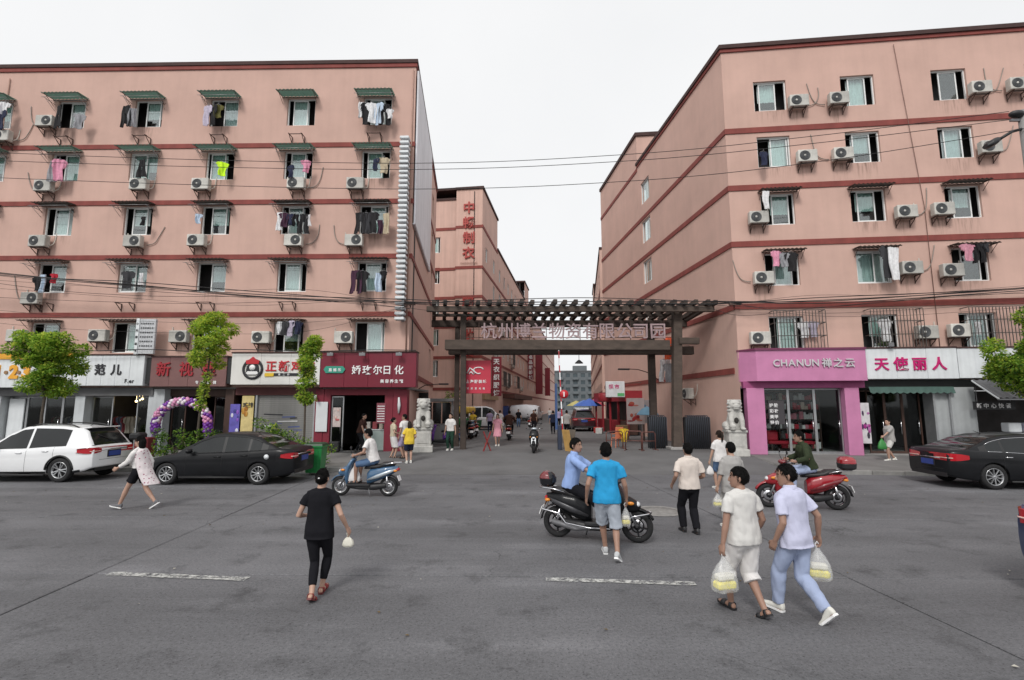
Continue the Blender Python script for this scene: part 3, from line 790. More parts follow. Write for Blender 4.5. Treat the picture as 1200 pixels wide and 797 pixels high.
# ================================================================== laundry
GCOL = {'white': (.75, .75, .76), 'navy': (.02, .025, .06), 'black': (.014, .013, .015), 'grey': (.3, .3, .32), 'lilac': (.5, .45, .55), 'olive': (.12, .11, .03), 'pale blue': (.5, .6, .72), 'pink': (.7, .3, .42),
        'neon yellow': (.62, .95, .03), 'beige': (.5, .42, .3), 'plum': (.06, .02, .045), 'charcoal': (.04, .04, .045), 'red': (.45, .02, .04), 'striped pink': (.65, .3, .38), 'orange': (.8, .14, .06)}
def garment_mesh(kind, h, seed):
    """hanging cloth with folds and real thickness"""
    rnd = random.Random(seed); w = {'shirt': h * .78, 'trousers': h * .42, 'towel': h * .36}[kind]
    w = min(w, .62)
    ph = rnd.uniform(0, 6); mb = MB(); nx, nz = 14, 10; th = .035
    def inside(u, v):    # u -1..1, v 0 top ..1 bottom
        if kind == 'shirt': return abs(u) < .58 or (v < .36 and abs(u) < .6 + .4 * (1 - v / .5))
        if kind == 'trousers': return v < .38 or abs(u) > .12 + .1 * v
        return True
    def P(i, j, s):
        u = -1 + 2 * i / nx; v = j / nz
        x = u * w / 2 * (1 - .05 * math.sin(v * 5 + ph)) + .02 * math.sin(v * 7 + ph)
        if kind == 'trousers': x *= 1 + .35 * v
        if kind == 'shirt' and abs(u) > .6: v = v + .25 * (abs(u) - .6)
        y = .035 * math.sin(u * 5 + ph + v * 2) * (0.4 + v) + .02 * math.sin(u * 11 - v * 3)
        return (x, y + s * th / 2, -v * h)
    ok = {(i, j): inside(-1 + 2 * (i + .5) / nx, (j + .5) / nz) for i in range(nx) for j in range(nz)}
    for (i, j), k in ok.items():
        if not k: continue
        for s in (-1, 1):
            q = [P(i, j, s), P(i + 1, j, s), P(i + 1, j + 1, s), P(i, j + 1, s)]
            mb.add(q if s > 0 else q[::-1], [(0, 1, 2, 3)], 0, True)
        for di, dj, a, b in ((-1, 0, (0, 0), (0, 1)), (1, 0, (1, 0), (1, 1)), (0, -1, (0, 0), (1, 0)), (0, 1, (0, 1), (1, 1))):
            if not ok.get((i + di, j + dj), False):
                p1, p2 = (i + a[0], j + a[1]), (i + b[0], j + b[1])
                mb.add([P(*p1, -1), P(*p2, -1), P(*p2, 1), P(*p1, 1)], [(0, 1, 2, 3)])
    return mb
cols_l = ['far left', 'first', 'second', 'third', 'fourth', 'last']
HANG = mat('hanger_wire', (.35, .35, .36), .4, .1, 5, metal=.6)
seen = {}
for tbl, fr, house in ((LGAR, FL, 'left'), (RGAR, FR, 'right')):
    for n, (x, z, h, kind, c, r, cc) in enumerate(tbl):
        colm = cols_l[cc] if house == 'left' else ['', 'first', 'second', 'third'][cc]
        lab = f'{c} {kind} drying at the {colm} window, {rown[r]} of the {house} house'
        seen[lab] = seen.get(lab, 0) + 1
        if seen[lab] > 1: lab = lab.replace(c + ' ', c + ' right-hand ', 1)
        off = -.5 if (r < 5 or house == 'left') else -.2
        cm = mat('cloth_' + c.replace(' ', '_'), GCOL[c], .9, .18, 8, .2, 30)
        if c == 'striped pink':
            pass
        g = tag(garment_mesh(kind, h, n * 7 + r).build('garment', cm, None, fr.w(x, off, z), (0, 0, fr.ang + random.uniform(-.5, .5)), fix=False), lab, kind if kind != 'trousers' else 'trousers', f'laundry on the {house} house')
        hk = MB(); hk.tube([(-.17, 0, -.02), (0, 0, .05), (.17, 0, -.02)], .008, 5); hk.tube([(0, 0, .05), (0, 0, .12), (.02, .02, .14)], .006, 5)
        if kind == 'shirt': hk.build('hanger', HANG, g)
for x, z, h, kind, c, lab in ((6.0, 5.45, .6, 'shirt', 'white', 'white shirt drying above white trousers between the two gate posts'), (5.95, 4.75, 1.2, 'trousers', 'white', 'white trousers drying low between the two right gate posts'), (6.4, 4.5, 1.0, 'shirt', 'grey', 'grey shirt drying low beside the right gate post'), (6.55, 5.9, 1.2, 'towel', 'orange', 'orange cloth hanging by the top of the right gate post')):
    o = garment_mesh(kind, h, hash(lab) % 99 if False else int(x * 100)).build('garment', mat('cloth_' + c, GCOL[c], .9, .18, 8, .2, 30), None, FRS.w(x, -.98, z), (0, 0, random.uniform(-.3, .3)), fix=False)
    tag(o, lab, kind)
rr = MB(); rr.tube([(5.6, 0, 5.4), (5.6, -1.2, 5.45)], .014, 6); rr.tube([(6.9, 0, 5.4), (6.9, -1.2, 5.45)], .014, 6); rr.tube([(5.4, -.98, 5.47), (7.1, -.98, 5.47)], .014, 6); rr.tube([(5.6, -.98, 4.78), (6.9, -.98, 4.78)], .014, 6)
put(rr, 'drying_rack', RACK.materials[0], RB, FRS)

# ================================================================== shop signs and shop fronts, left house
def sign(name, label, fr, x0, x1, z0, z1, y0, y1, material, seams=0):
    t = thing(name, label, 'shop sign', fr.w((x0 + x1) / 2, (y0 + y1) / 2, z0), fr.ang)
    w, d, h = x1 - x0, y1 - y0, z1 - z0
    if seams <= 1:
        m_ = MB(); m_.box((0, 0, h / 2), (w, d, h), bev=.015); m_.build('board', material, t)
    else:
        for k in range(seams):
            m_ = MB(); m_.box((0, 0, 0), (w / seams - .006, d, h), bev=.008); m_.build('panel', material, t, loc=(-w / 2 + w * (k + .5) / seams, random.uniform(-.004, .004), h / 2))
    m_ = MB(); m_.box((0, 0, h + .03), (w + .04, d + .06, .06)); m_.build('cap', CAPM, t)
    return t, -d / 2 - .012
def lm(name, c, **k): return mat(name, c, .5, .08, 4, **k)
YEL = lm('letter_orange', (.75, .36, .03)); LBLK = lm('letter_black', (.02, .02, .025)); LRED = lm('letter_red', (.33, .02, .03)); LWHT = lm('letter_white', (.82, .82, .82)); LPNK = lm('letter_crimson', (.52, .0, .14)); LSTEEL = lm('letter_steel', (.62, .6, .62), metal=.5)
CRIM = mat('crimson_board', (.17, .008, .025), .45, .1, 2, streak=.08)
MAUVE = mat('mauve_board', (.20, .10, .095), .7, .12, 2, .15, 30, streak=.1)
sA, ya = sign('shop_sign', 'white shop sign with orange 1 2 3 and a yellow top strip, far left', FL, -22.4, -14.8, 3.08, 4.58, -.55, 0, WHITE_P, 9)
m_ = MB(); m_.box((0, ya - .01, 1.37), (7.6, .03, .25)); m_.build('strip', YEL, sA)
for k, ch in enumerate('1·2·3'):
    lettering(ch, (.42, .78, 1.0, 1.36, 1.58)[k], ya, .42, .78 if ch != '·' else .7, YEL if ch != '·' else lm('letter_bronze', (.3, .17, .08)), sA, bold=.05, ext=.05)
sB, ya = sign('shop_sign', 'white shop sign with two black brush characters beside the round tree', FL, -14.78, -11.62, 3.16, 4.5, -.5, 0, WHITE_P, 5)
lettering('范儿', -.62, ya, .52, .5, LBLK, sB, pitch=.72, bold=.025, ext=.04)
lettering('F.er', .78, ya, .12, .24, LBLK, sB, ext=.02)
sC, ya = sign('shop_sign', 'mauve shop sign with dark red characters, partly behind the young tree', FL, -11.35, -7.95, 3.12, 4.42, -.45, 0, MAUVE, 4)
lettering('新视康', -1.42, ya, .52, .66, LRED, sC, pitch=1.02, bold=.014, ext=.06)
lettering('专业配镜', .35, ya, .12, .16, LWHT, sC, ext=.02, pitch=.26)
for x in (-11.48, -7.85):
    wbox(LB, FL, x - .1, x + .1, -.4, 0, 3.25, 4.4, BLACKP, 'sign_edge')
sD, ya = sign('shop_sign', 'white fried chicken shop sign with a round black and red logo', FL, -7.72, -3.78, 3.2, 4.58, -.5, 0, mat('cream_panel', (.74, .73, .70), .5, .06, 1.2, streak=.06), 3)
ring = MB(); ring.lathe([(.36, ya - .03), (.42, ya - .05), (.46, ya - .03), (.46, ya + .01), (.36, ya + .01), (.36, ya - .03)], (-1.0, 0, .68), 'Y', 30); ring.build('logo_ring', LBLK, sD)
m_ = MB(); m_.prism([(-1.3, .45), (-1.26, .8), (-1.12, .92), (-.88, .92), (-.74, .8), (-.7, .45)], ya - .04, ya + .01); m_.build('logo_figure', LBLK, sD)
m_ = MB(); m_.prism([(-1.27, .9), (-1.3, 1.05), (-1.14, 1.1), (-1.0, 1.22), (-.86, 1.1), (-.7, 1.05), (-.73, .9)], ya - .07, ya + .01); m_.build('logo_cap', LPNK if False else lm('logo_red', (.5, .02, .03)), sD)
m_ = MB(); m_.lathe([(0, ya - .06), (.13, ya - .06), (.13, ya - .03)], (-1, 0, .74), 'Y', 18); m_.build('logo_face', LWHT, sD)
m_ = MB(); m_.prism([(-1.28, .5), (-1.2, .58), (-.8, .58), (-.72, .5), (-.8, .44), (-1.2, .44)], ya - .055, ya); m_.build('logo_ribbon', LWHT, sD)
lettering('正新鸡排', -.42, ya, .62, .5, lm('logo_red', (.5, .02, .03)), sD, pitch=.56, bold=.018, ext=.05)
m_ = MB(); m_.box((.3, ya, .44), (1.45, .03, .12)); m_.build('strip', LBLK, sD)
m_ = MB(); m_.box((-.25, ya - .01, .43), (.4, .03, .15)); m_.build('strip', lm('strip_yellow', (.75, .5, .04)), sD)
lettering('第二份', .15, ya - .02, .4, .1, LWHT, sD, ext=.02, pitch=.2)
sE, ya = sign('shop_sign', 'crimson cosmetics shop sign with white characters and a green lozenge', FL, -3.76, .46, 3.08, 4.6, -.5, 0, CRIM, 4)
lettering('娇玫尔日化', -.72, ya, .6, .42, LWHT, sE, pitch=.47, bold=.012, ext=.04)
lettering('美容养生馆', .55, ya, .2, .17, LWHT, sE, pitch=.21, ext=.02)
loz = MB(); loz.prism([(-1.85, .62), (-1.95, .78), (-1.85, .92), (-1.1, .92), (-1.0, .78), (-1.1, .62)], ya - .04, ya); loz.build('green_lozenge', lm('sign_green', (.03, .28, .2)), sE)
lettering('嘉媚乐', -1.72, ya - .05, .7, .15, LWHT, sE, pitch=.2, ext=.015)
for x in (-1.6, -.2, 1.4):
    m_ = MB(); m_.bar((x, ya, 1.45), (x, ya - .22, 1.5), .03); m_.box((x, ya - .25, 1.42), (.26, .1, .13)); m_.build('floodlight', GREY_MET, sE)

# the shop fronts behind the signs
PWHT = mat('pillar_white', (.55, .58, .6), .6, .1, 2, streak=.15); CRIMP = mat('crimson_paint', (.20, .012, .03), .55, .12, 2, streak=.1); BROWNW = mat('brown_wood', (.06, .03, .022), .6, .2, 4, stretch=(1, 1, .2)); ALU = mat('aluminium', (.4, .41, .42), .4, .1, 5, metal=.7)
def fx(x0, x1, y0, y1, z0, z1, m_, name, par=LB, fr=FL, bev=0): return wbox(par, fr, x0, x1, y0, y1, z0, z1, m_, name, bev)
fx(-25, .0, -.02, 5.0, 3.02, 3.1, mat('shop_soffit', (.16, .155, .15), .8), 'soffit')
fx(-25, .0, .02, .12, 3.1, 4.3, PINK, 'lintel')
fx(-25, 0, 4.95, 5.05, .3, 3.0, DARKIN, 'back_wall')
fx(-25, -11.4, -.12, .02, 2.72, 3.06, mat('grey_fascia', (.12, .12, .125), .7, .15, 2), 'fascia')
fx(-7.7, -3.8, -.06, .1, 2.75, 3.1, mat('dark_red_fascia', (.08, .02, .02), .7), 'fascia')
for x0, x1, m_ in ((-18.8, -18.35, PWHT), (-14.95, -14.5, PWHT), (-11.62, -10.9, PWHT), (-8.15, -7.75, BROWNW), (-4.1, -3.72, CRIMP), (-.62, .0, CRIMP)):
    fx(x0, x1, -.06, .4, .3, 3.02, m_, 'pillar', bev=.01)
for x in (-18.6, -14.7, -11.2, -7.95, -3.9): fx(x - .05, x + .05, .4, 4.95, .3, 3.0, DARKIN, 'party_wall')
def glazing(par, fr, x0, x1, z0, z1, y, n, m_=ALU):
    w = (x1 - x0) / n
    for k in range(n):
        a, b = x0 + w * k, x0 + w * (k + 1)
        f = MB(); t = .05
        for c, d in (((a + b) / 2, z0 + t), ((a + b) / 2, z1 - t / 2)): f.box((c, 0, d), (w, .06, t if d > 1 else 2 * t))
        for c in (a + t / 2, b - t / 2): f.box((c, 0, (z0 + z1) / 2), (t * .98, .058, z1 - z0 - .02))
        o = put(f, 'glazed_door', m_, par, fr, loc=(0, y, 0))
        p = MB(); p.box(((a + b) / 2, 0, (z0 + z1) / 2), (w - 2 * t, .01, z1 - z0 - 2 * t)); p.build('pane', SHOPGL, o)
        h = MB(); h.tube([(b - .12, -.06, 1.1), (b - .12, -.06, 1.7)], .015, 6); h.build('handle', CHROME, o)
glazing(LB, FL, -18.3, -15.0, .32, 2.7, .35, 4)
fx(-18.25, -17.55, .25, .3, .5, 2.6, WHITE_P, 'panel')
glazing(LB, FL, -14.45, -13.5, .32, 2.7, .35, 1); glazing(LB, FL, -12.4, -11.65, .32, 2.7, .35, 1)
glazing(LB, FL, -22.5, -18.9, .32, 2.7, .35, 4)
glazing(LB, FL, -10.85, -10.2, .32, 2.7, .45, 1, BROWNW); glazing(LB, FL, -8.9, -8.2, .32, 2.7, .45, 1, BROWNW)
fx(-10.9, -8.15, .3, .42, 2.7, 3.02, BROWNW, 'transom')
# warm shop lamps seen lit through the second bay
LAMP = mat('warm_lamp', (1.0, .72, .35), .5, .02, 3, emit=6)
for k, (x, y, z) in enumerate(((-13.3, 1.6, 2.55), (-12.85, 1.2, 2.6), (-12.4, 1.9, 2.5), (-13.9, 2.2, 2.5))):
    b = MB(); b.ball((0, 0, 0), .055, 10); b.tube([(0, 0, .05), (0, 0, .45)], .006, 5)
    tag(b.build('ceiling_lamp', LAMP, None, FL.w(x, y, z)), f'small warm lit lamp inside the clothes shop, {ORD[k + 1]} of four', 'lamp', 'lamps in the clothes shop')
# clothes rails in the shops
CLO = [mat(f'stock_{k}', c, .85, .2, 6) for k, c in enumerate([(.35, .33, .3), (.05, .05, .06), (.25, .05, .06), (.12, .14, .2), (.4, .36, .3), (.1, .07, .05)])]
k_ = 0
for x0, x1, y in ((-14.3, -13.4, 1.6), (-12.5, -11.8, 1.4), (-13.4, -12.4, 3.6), (-17.8, -15.5, 2.2), (-22, -19.5, 2.2)):
    t = thing('clothes_rail', f'clothes rail inside the dark left shops, {ORD[(k_ := k_ + 1)]} from the front', 'clothes rail', FL.w((x0 + x1) / 2, y, .3), FL.ang, 'clothes rails')
    r_ = MB(); w = x1 - x0
    r_.tube([(-w / 2, 0, 0), (-w / 2, 0, 1.5), (w / 2, 0, 1.5), (w / 2, 0, 0)], .015, 6); r_.build('rail', CHROME, t)
    n = int(w / .16)
    for q in range(n):
        gm = garment_mesh('shirt', random.uniform(.7, 1.0), q + k_ * 9); gm.build('garment', random.choice(CLO), t, (-w / 2 + w * (q + .5) / n, 0, 1.46), (0, 0, R(70 + random.uniform(-15, 15))), fix=False)
# balloon arch before the optician
BAL = [mat('balloon_purple', (.16, .03, .3), .3, .1, 5), mat('balloon_pink', (.6, .25, .42), .3, .1, 5), mat('balloon_white', (.72, .65, .7), .3, .1, 5)]
arch = MB()
for k in range(46):
    a = math.pi * (k / 45) * 1.16 - .08 * math.pi
    cx, cz = -9.55 + 1.15 * math.cos(a), 1.45 + 1.02 * math.sin(a)
    for q in range(4):
        b = k * .9 + q * math.pi / 2
        low = k < 5 or k > 40
        arch.ball((cx + .12 * math.cos(b) * math.cos(a), -.75 + .12 * math.sin(b), cz + .12 * math.cos(b) * math.sin(a)), .085 + random.uniform(-.01, .012), 8, 0 if low or random.random() < .35 else random.choice((1, 2)), 6)
t = thing('balloon_arch', 'purple, pink and white balloon arch in front of the optician door', 'balloon arch', FL.w(-9.55, -.75, .3), FL.ang)
ao = arch.build('balloons', BAL, t, loc=(9.55, .75, -.3), fix=False); ao['kind'] = 'stuff'
legs_ = MB(); legs_.tube([(-1.12, 0, 0), (-1.12, 0, 1.2)], .02, 6); legs_.tube([(1.12, 0, 0), (1.12, 0, 1.2)], .02, 6)
for sx in (-1.14, 1.14):
    l_ = MB(); l_.tube([(sx, 0, 0), (sx, 0, 1.3)], [.12, .1], 10); l_.build('base_post', BAL[0], t)
# roller shutter and posters of the chicken shop
SHUT = mat('shutter', (.27, .265, .255), .55, .12, 3, metal=.3, streak=.15)
sh = thing('roller_shutter', 'closed grey roller shutter with scribbles under the chicken sign', 'shutter', FL.w(-5.45, .1, .3), FL.ang)
slat = MB(); slat.prism([(-.012, -.045), (.012, -.03), (.016, .03), (-.012, .045)], -1.3, 1.3, axis='X'); slat_me = slat.mesh('slat', SHUT, True)
for k in range(26): link('slat', slat_me, sh, (0, random.uniform(-.004, .004), .05 + k * .094))
for k in range(9):
    z = random.uniform(.7, 1.7); x = random.uniform(-1.1, .6); w = random.uniform(.3, .9)
    s_ = MB(); s_.box((x + w / 2, -.02, z), (w, .004, random.uniform(.02, .06)), rot=Matrix.Rotation(random.uniform(-.08, .08), 3, 'Y')); s_.build('scribble', random.choice([LBLK, lm('scribble_blue', (.1, .13, .3)), LWHT]), sh)
fx(-6.8, -6.72, -.02, .2, .3, 2.75, ALU, 'shutter_rail'); fx(-4.18, -4.1, -.02, .2, .3, 2.75, ALU, 'shutter_rail')
def poster(name, label, fr, x0, x1, z0, z1, y, m_, extra=None, cat='poster', parent=None):
    t = thing(name, label, cat, fr.w((x0 + x1) / 2, y, z0), fr.ang)
    b = MB(); b.box((0, 0, (z1 - z0) / 2), (x1 - x0, .03, z1 - z0), bev=.006); b.build('sheet', m_, t)
    if extra: extra(t, x1 - x0, z1 - z0)
    return t
def blots(cols, n, y=-.022):
    def f(t, w, h):
        for k in range(n):
            b = MB(); b.ball((random.uniform(-.36, .36) * w, y, random.uniform(.12, .85) * h), (random.uniform(.08, .2) * w, .008, random.uniform(.03, .09) * h), 10, 0, 4)
            b.build('print', lm('print_%d' % (hash(cols[k % len(cols)]) % 9999), cols[k % len(cols)]), t)
    return f
def yel_extra(t, w, h):
    lettering('鸡排', -.22 * 1, -.03, h - .5, .24, LBLK, t, pitch=.24, ext=.01); blots([(.5, .25, .04), (.7, .5, .1), (.35, .14, .02)], 7)(t, w, h)
poster('banner', 'tall yellow food banner beside the roller shutter', FL, -7.38, -6.84, .9, 2.72, -.05, mat('banner_yellow', (.62, .5, .22), .6, .2, 3), yel_extra, 'banner')
poster('banner', 'tall purple and white banner beside the yellow food banner', FL, -7.86, -7.42, .9, 2.35, -.1, mat('banner_purple', (.12, .1, .42), .6, .35, 2.5), blots([(.6, .6, .7), (.25, .1, .5), (.05, .05, .25)], 6), 'banner')
poster('notice_board', 'white notice board on the crimson pillar above the green bin', FL, -4.02, -3.5, 1.15, 2.45, -.12, mat('notice_white', (.62, .64, .66), .5, .06, 2), None, 'notice board')
# cosmetics shop interior
fx(-3.7, -3.42, -.05, .3, .3, 2.9, CRIMP, 'jamb'); fx(-1.0, -.64, -.03, .3, .3, 2.9, CRIMP, 'jamb'); fx(-3.7, -.62, -.04, .2, 2.75, 3.02, CRIMP, 'jamb')
glazing(LB, FL, -3.4, -2.85, .32, 2.7, .1, 1)
poster('poster', 'small pale poster with portraits on the crimson shop door', FL, -3.3, -2.95, 1.35, 2.2, -.0, mat('poster_pale', (.5, .42, .4), .6, .3, 6), blots([(.45, .1, .1), (.6, .4, .35)], 4))
poster('price_list', 'price list in the right window of the crimson shop', FL, -1.35, -.95, 1.5, 2.4, -.04, mat('price_dark', (.2, .05, .07), .6, .2, 3), lambda t, w, h: [(lambda b: b.build('line', LWHT, t))(MB().box((0, -.02, .1 + .11 * k), (w * .8, .006, .03))) for k in range(7)])
t = thing('display_counter', 'pale glass counter inside the crimson shop doorway', 'counter', FL.w(-1.55, .5, .3), FL.ang)
b = MB(); b.box((0, 0, .45), (1.0, .45, .9), bev=.02); b.build('cabinet', mat('counter_pale', (.35, .42, .4), .4, .1, 3), t); b = MB(); b.box((0, 0, .92), (1.05, .5, .04)); b.build('top', WHITE_P, t)
for k in range(3):
    b = MB(); b.box((-.3 + .3 * k, .02, 1.1), (.2, .18, .32), bev=.02); tag(b.build('carton', [CLO[0], CLO[2], CLO[4]][k], None, FL.w(-1.55, .5, .3), (0, 0, FL.ang)), f'small carton on the pale counter, {ORD[k + 1]} from the left', 'carton', 'cartons on the counter')
b = MB(); b.box((0, 0, .22), (.42, .3, .44), bev=.03); tag(b.build('loudspeaker_box', BLACKP, None, FL.w(-3.05, -.3, .3)), 'small black box on the pavement by the crimson shop door', 'speaker')
# security cameras and gutter pipe on the corner
for x, z in ((-4.05, 2.72), ):
    c_ = MB(); c_.bar((0, 0, 0), (.1, -.3, -.1), .09, .08); c_.bar((0, 0, .0), (0, .15, .06), .03); tag(c_.build('security_camera', WHITE_P, None, FL.w(x, -.15, z)), 'white security camera under the crimson sign edge', 'camera')
fan_ = MB(); fan_.tube([(0, 0, .0), (.02, 0, .35), (0, 0, .7)], [.03, .07, .04], 8); tag(fan_.build('folded_umbrella', WHITE_P, None, FL.w(-.35, -.14, 1.95)), 'white folded umbrella hanging on the right crimson pillar', 'umbrella')

# vertical blade sign of stacked white fins on the left house corner
SG = thing('blade_sign', 'tall white finned blade sign running down the left house corner', 'blade sign', FL.w(-.32, -.45, 6.0), FL.ang)
b = MB(); b.box((.1, .1, 4.35), (.1, .24, 8.7)); b.build('spine', GREY_MET, SG)
fin = MB(); fin.box((0, -.02, 0), (.42, .4, .13), bev=.02); fin = fin.mesh('fin', WHITE_P, True)
for k in range(37): link('fin', fin, SG, (0, 0, .1 + k * .236))
for k in range(5):
    b = MB(); b.bar((.1, .2, 1 + k * 1.7), (.1, .45, 1 + k * 1.7), .05); b.build('bracket', RUST, SG)
# white hoarding on the side wall
b = MB(); b.box((4.3, -.1, 14.55), (8.5, .08, 7.7)); b.box((4.3, -.07, 10.68), (8.56, .1, .06))
tag(b.build('hoarding', mat('hoarding_white', (.68, .68, .72), .5, .08, .6, streak=.2), None, FLS.w(0, 0, 0), (0, 0, FLS.ang)), 'large blank white hoarding on the side wall of the left house', 'hoarding')
# standing white plate sign above the mauve sign
t = thing('projecting_sign', 'white projecting plate sign covered in small print above the mauve sign', 'sign', FL.w(-11.55, -.55, 4.55), FL.ang)
b = MB(); b.box((0, 0, .78), (.72, .12, 1.56), bev=.01); b.build('plate', mat('plate_print', (.5, .51, .53), .5, .3, 22), t)
b = MB(); b.box((-.42, -.02, .78), (.14, .16, 1.6)); b.build('edge', WHITE_P, t)
for k, ch in enumerate('小城春装饰'): lettering(ch, -.48, -.11, 1.3 - k * .3, .12, LBLK, t, ext=.01)
for k in range(6): lettering('新款服装批发', -.3, -.07, 1.32 - k * .2, .085, LBLK, t, ext=.006, pitch=.1)

# ================================================================== right-hand shops
PSH = mat('pink_gloss', (.55, .21, .38), .45, .07, 2, streak=.06)
s1 = thing('shop_sign', 'bright pink fascia sign with silver lettering on the corner shop', 'shop sign', FR.w(0, 0, 3.3), FR.ang)
b = MB(); b.prism([(-.02, .05), (.5, -.62), (4.78, -.62), (4.78, .05)], 0, 1.28, axis='Z'); b.build('board', PSH, s1)
b = MB(); b.prism([(-.05, .08), (.46, -.68), (4.8, -.68), (4.8, .08)], 1.28, 1.36, axis='Z'); b.build('cap', mat('pink_cap', (.16, .03, .08), .6), s1)
lettering('CHANUN', 1.15, -.66, .6, .40, LSTEEL, s1, bold=.012, ext=.06, width=1.0)
lettering('禅之云', 3.05, -.66, .58, .40, LSTEEL, s1, bold=.015, ext=.06, pitch=.45)
def rx(*a, **k): return fx(*a, par=RB, fr=FR, **k)
rx(.05, 4.85, -.25, .1, 3.02, 3.3, mat('pink_soffit', (.3, .06, .17), .6), 'fascia')
for a, b_ in ((.15, .86), (4.02, 4.58)): rx(a, b_, -.3, .12, .28, 3.02, PSH, 'pillar', bev=.01)
rx(.0, 22, -.02, 5, 3.02, 3.1, mat('shop_soffit', (.16, .155, .15), .8), 'soffit'); rx(0.02, 22, .02, .12, 3.1, 4.3, PINK, 'lintel'); rx(0.2, 22, 4.95, 5.05, .3, 3.0, DARKIN, 'back_wall')
glazing(RB, FR, .88, 4.0, .3, 3.0, .06, 3)
for x in (4.7, 8.75): rx(x - .05, x + .05, .4, 4.95, .3, 3.0, DARKIN, 'party_wall')
rx(.3, .34, .3, 4.9, .3, 3.0, DARKIN, 'party_wall')
# shelves with goods behind the pink shop glass
GOODS = [mat(f'goods_{k}', c, .5, .2, 6) for k, c in enumerate([(.45, .02, .04), (.7, .68, .66), (.6, .2, .25), (.12, .1, .1), (.65, .5, .4)])]
for s_, (x0, x1, y) in enumerate(((1.9, 3.6, 1.2), (1.1, 1.8, 1.6), (1.2, 3.6, 3.0))):
    t = thing('shelf_unit', f'dark shelf of red and white packs in the pink shop, {ORD[s_ + 1]} from the glass', 'shelf', FR.w((x0 + x1) / 2, y, .3), FR.ang, 'shelves in the pink shop')
    w = x1 - x0
    for k in range(6):
        b = MB(); b.box((0, 0, .12 + k * .42), (w, .35, .03)); b.build('board', BROWNW, t)
    for sx in (-1, 1):
        b = MB(); b.box((sx * w / 2, 0, 1.15), (.04, .36, 2.3)); b.build('side_panel', BROWNW, t)
    st = MB()
    for k in range(6):
        x = -w / 2 + .06
        while x < w / 2 - .12:
            pw, ph = random.uniform(.08, .2), random.uniform(.15, .33)
            st.box((x + pw / 2, random.uniform(-.06, 0), .14 + k * .42 + ph / 2), (pw * .92, .16, ph), random.choice((0, 0, 1, 1, 2, 3, 4))); x += pw
    o = st.build('packs', GOODS, t, fix=False); o['kind'] = 'stuff'
t = poster('window_sticker', 'white brush lettering stuck on the pink shop window', FR, 1.1, 1.75, 1.5, 2.5, .04, mat('sticker_dark', (.05, .045, .05), .5), lambda t, w, h: [lettering(s_, -.28, -.02, h - .26 - k * .24, .17, LWHT, t, ext=.005, pitch=.19) for k, s_ in enumerate(('护肤', '彩妆', '美甲', '特价'))], 'sticker')
t = thing('bench', 'red low bench with cushions standing inside the pink shop window', 'bench', FR.w(2.1, .55, .3), FR.ang)
b = MB(); b.box((0, 0, .42), (1.9, .4, .14), bev=.04); b.build('seat', GOODS[0], t)
for sx in (-.8, .8):
    b = MB(); b.box((sx, 0, .18), (.06, .34, .35)); b.build('leg', BROWNW, t)
b = MB(); b.box((-.75, .02, .7), (.5, .3, .45), bev=.08); b.build('cushion', GOODS[0], t)
# white sign with crimson characters, and the plain white stretch beyond
s2, ya = sign('shop_sign', 'white shop sign with four bold crimson characters', FR, 4.82, 8.25, 3.36, 4.6, -.55, 0, WHITE_P, 3)
lettering('天使丽人', -1.42, ya, .40, .56, LPNK, s2, pitch=.72, bold=.018, ext=.06)
s3, ya = sign('shop_sign', 'plain white shop sign with a small gold emblem, partly behind the street tree', FR, 8.28, 15.5, 3.38, 4.58, -.53, 0, WHITE_P, 6)
em = MB(); em.ball((-2.1, ya, .75), (.2, .05, .16), 12); em.ball((-1.8, ya, .5), (.3, .06, .24), 12); em.ball((-2.2, ya - .02, .8), (.1, .06, .08), 10); em.build('emblem', lm('emblem_gold', (.5, .4, .22)), s3)
b = MB(); b.box((-1.75, ya - .01, .2), (.42, .04, .1), bev=.03); b.build('emblem_plate', LBLK, s3)
t = thing('floodlight', 'small grey floodlight perched on the white sign with crimson characters', 'floodlight', FR.w(5.75, -.6, 4.62), FR.ang)
b = MB(); b.box((0, -.08, .12), (.2, .12, .18), bev=.02); b.build('head', GREY_MET, t); b = MB(); b.bar((0, 0, -.02), (0, -.04, .08), .03); b.build('arm', GREY_MET, t)
rx(4.8, 15.5, -.1, .08, 3.04, 3.34, mat('dark_fascia', (.03, .032, .033), .7), 'fascia')
va = MB(); va.grid(lambda a, c: (4.95 + 3.2 * a, -.32 - .1 * c, 3.05 - (.22 + .06 * abs(math.sin(a * 40))) * c), 80, 3)
o = put(va, 'valance', mat('green_valance', (.05, .10, .085), .7, .2, 3), RB, FR)
poster('poster', 'white and magenta patterned poster beside the pink pillar', FR, 4.62, 5.0, .75, 2.4, -.12, mat('poster_white', (.6, .58, .6), .6, .15, 5), blots([(.3, .02, .2), (.04, .03, .05), (.4, .15, .35), (.05, .02, .08)], 12))
glazing(RB, FR, 5.3, 7.4, .3, 2.95, .6, 3, BROWNW)
GSHEET = mat('grey_white_sheet', (.42, .44, .45), .5, .12, 1.5, streak=.25)
for x0, x1, y in ((7.45, 8.02, -.15), (8.06, 8.95, -.25)): rx(x0, x1, y, y + .06, .28, 3.03, GSHEET, 'sheet_panel')
rx(7.42, 7.5, -.2, .4, .28, 3.03, ALU, 'jamb'); rx(8.0, 8.07, -.24, .3, .28, 3.02, ALU, 'jamb')
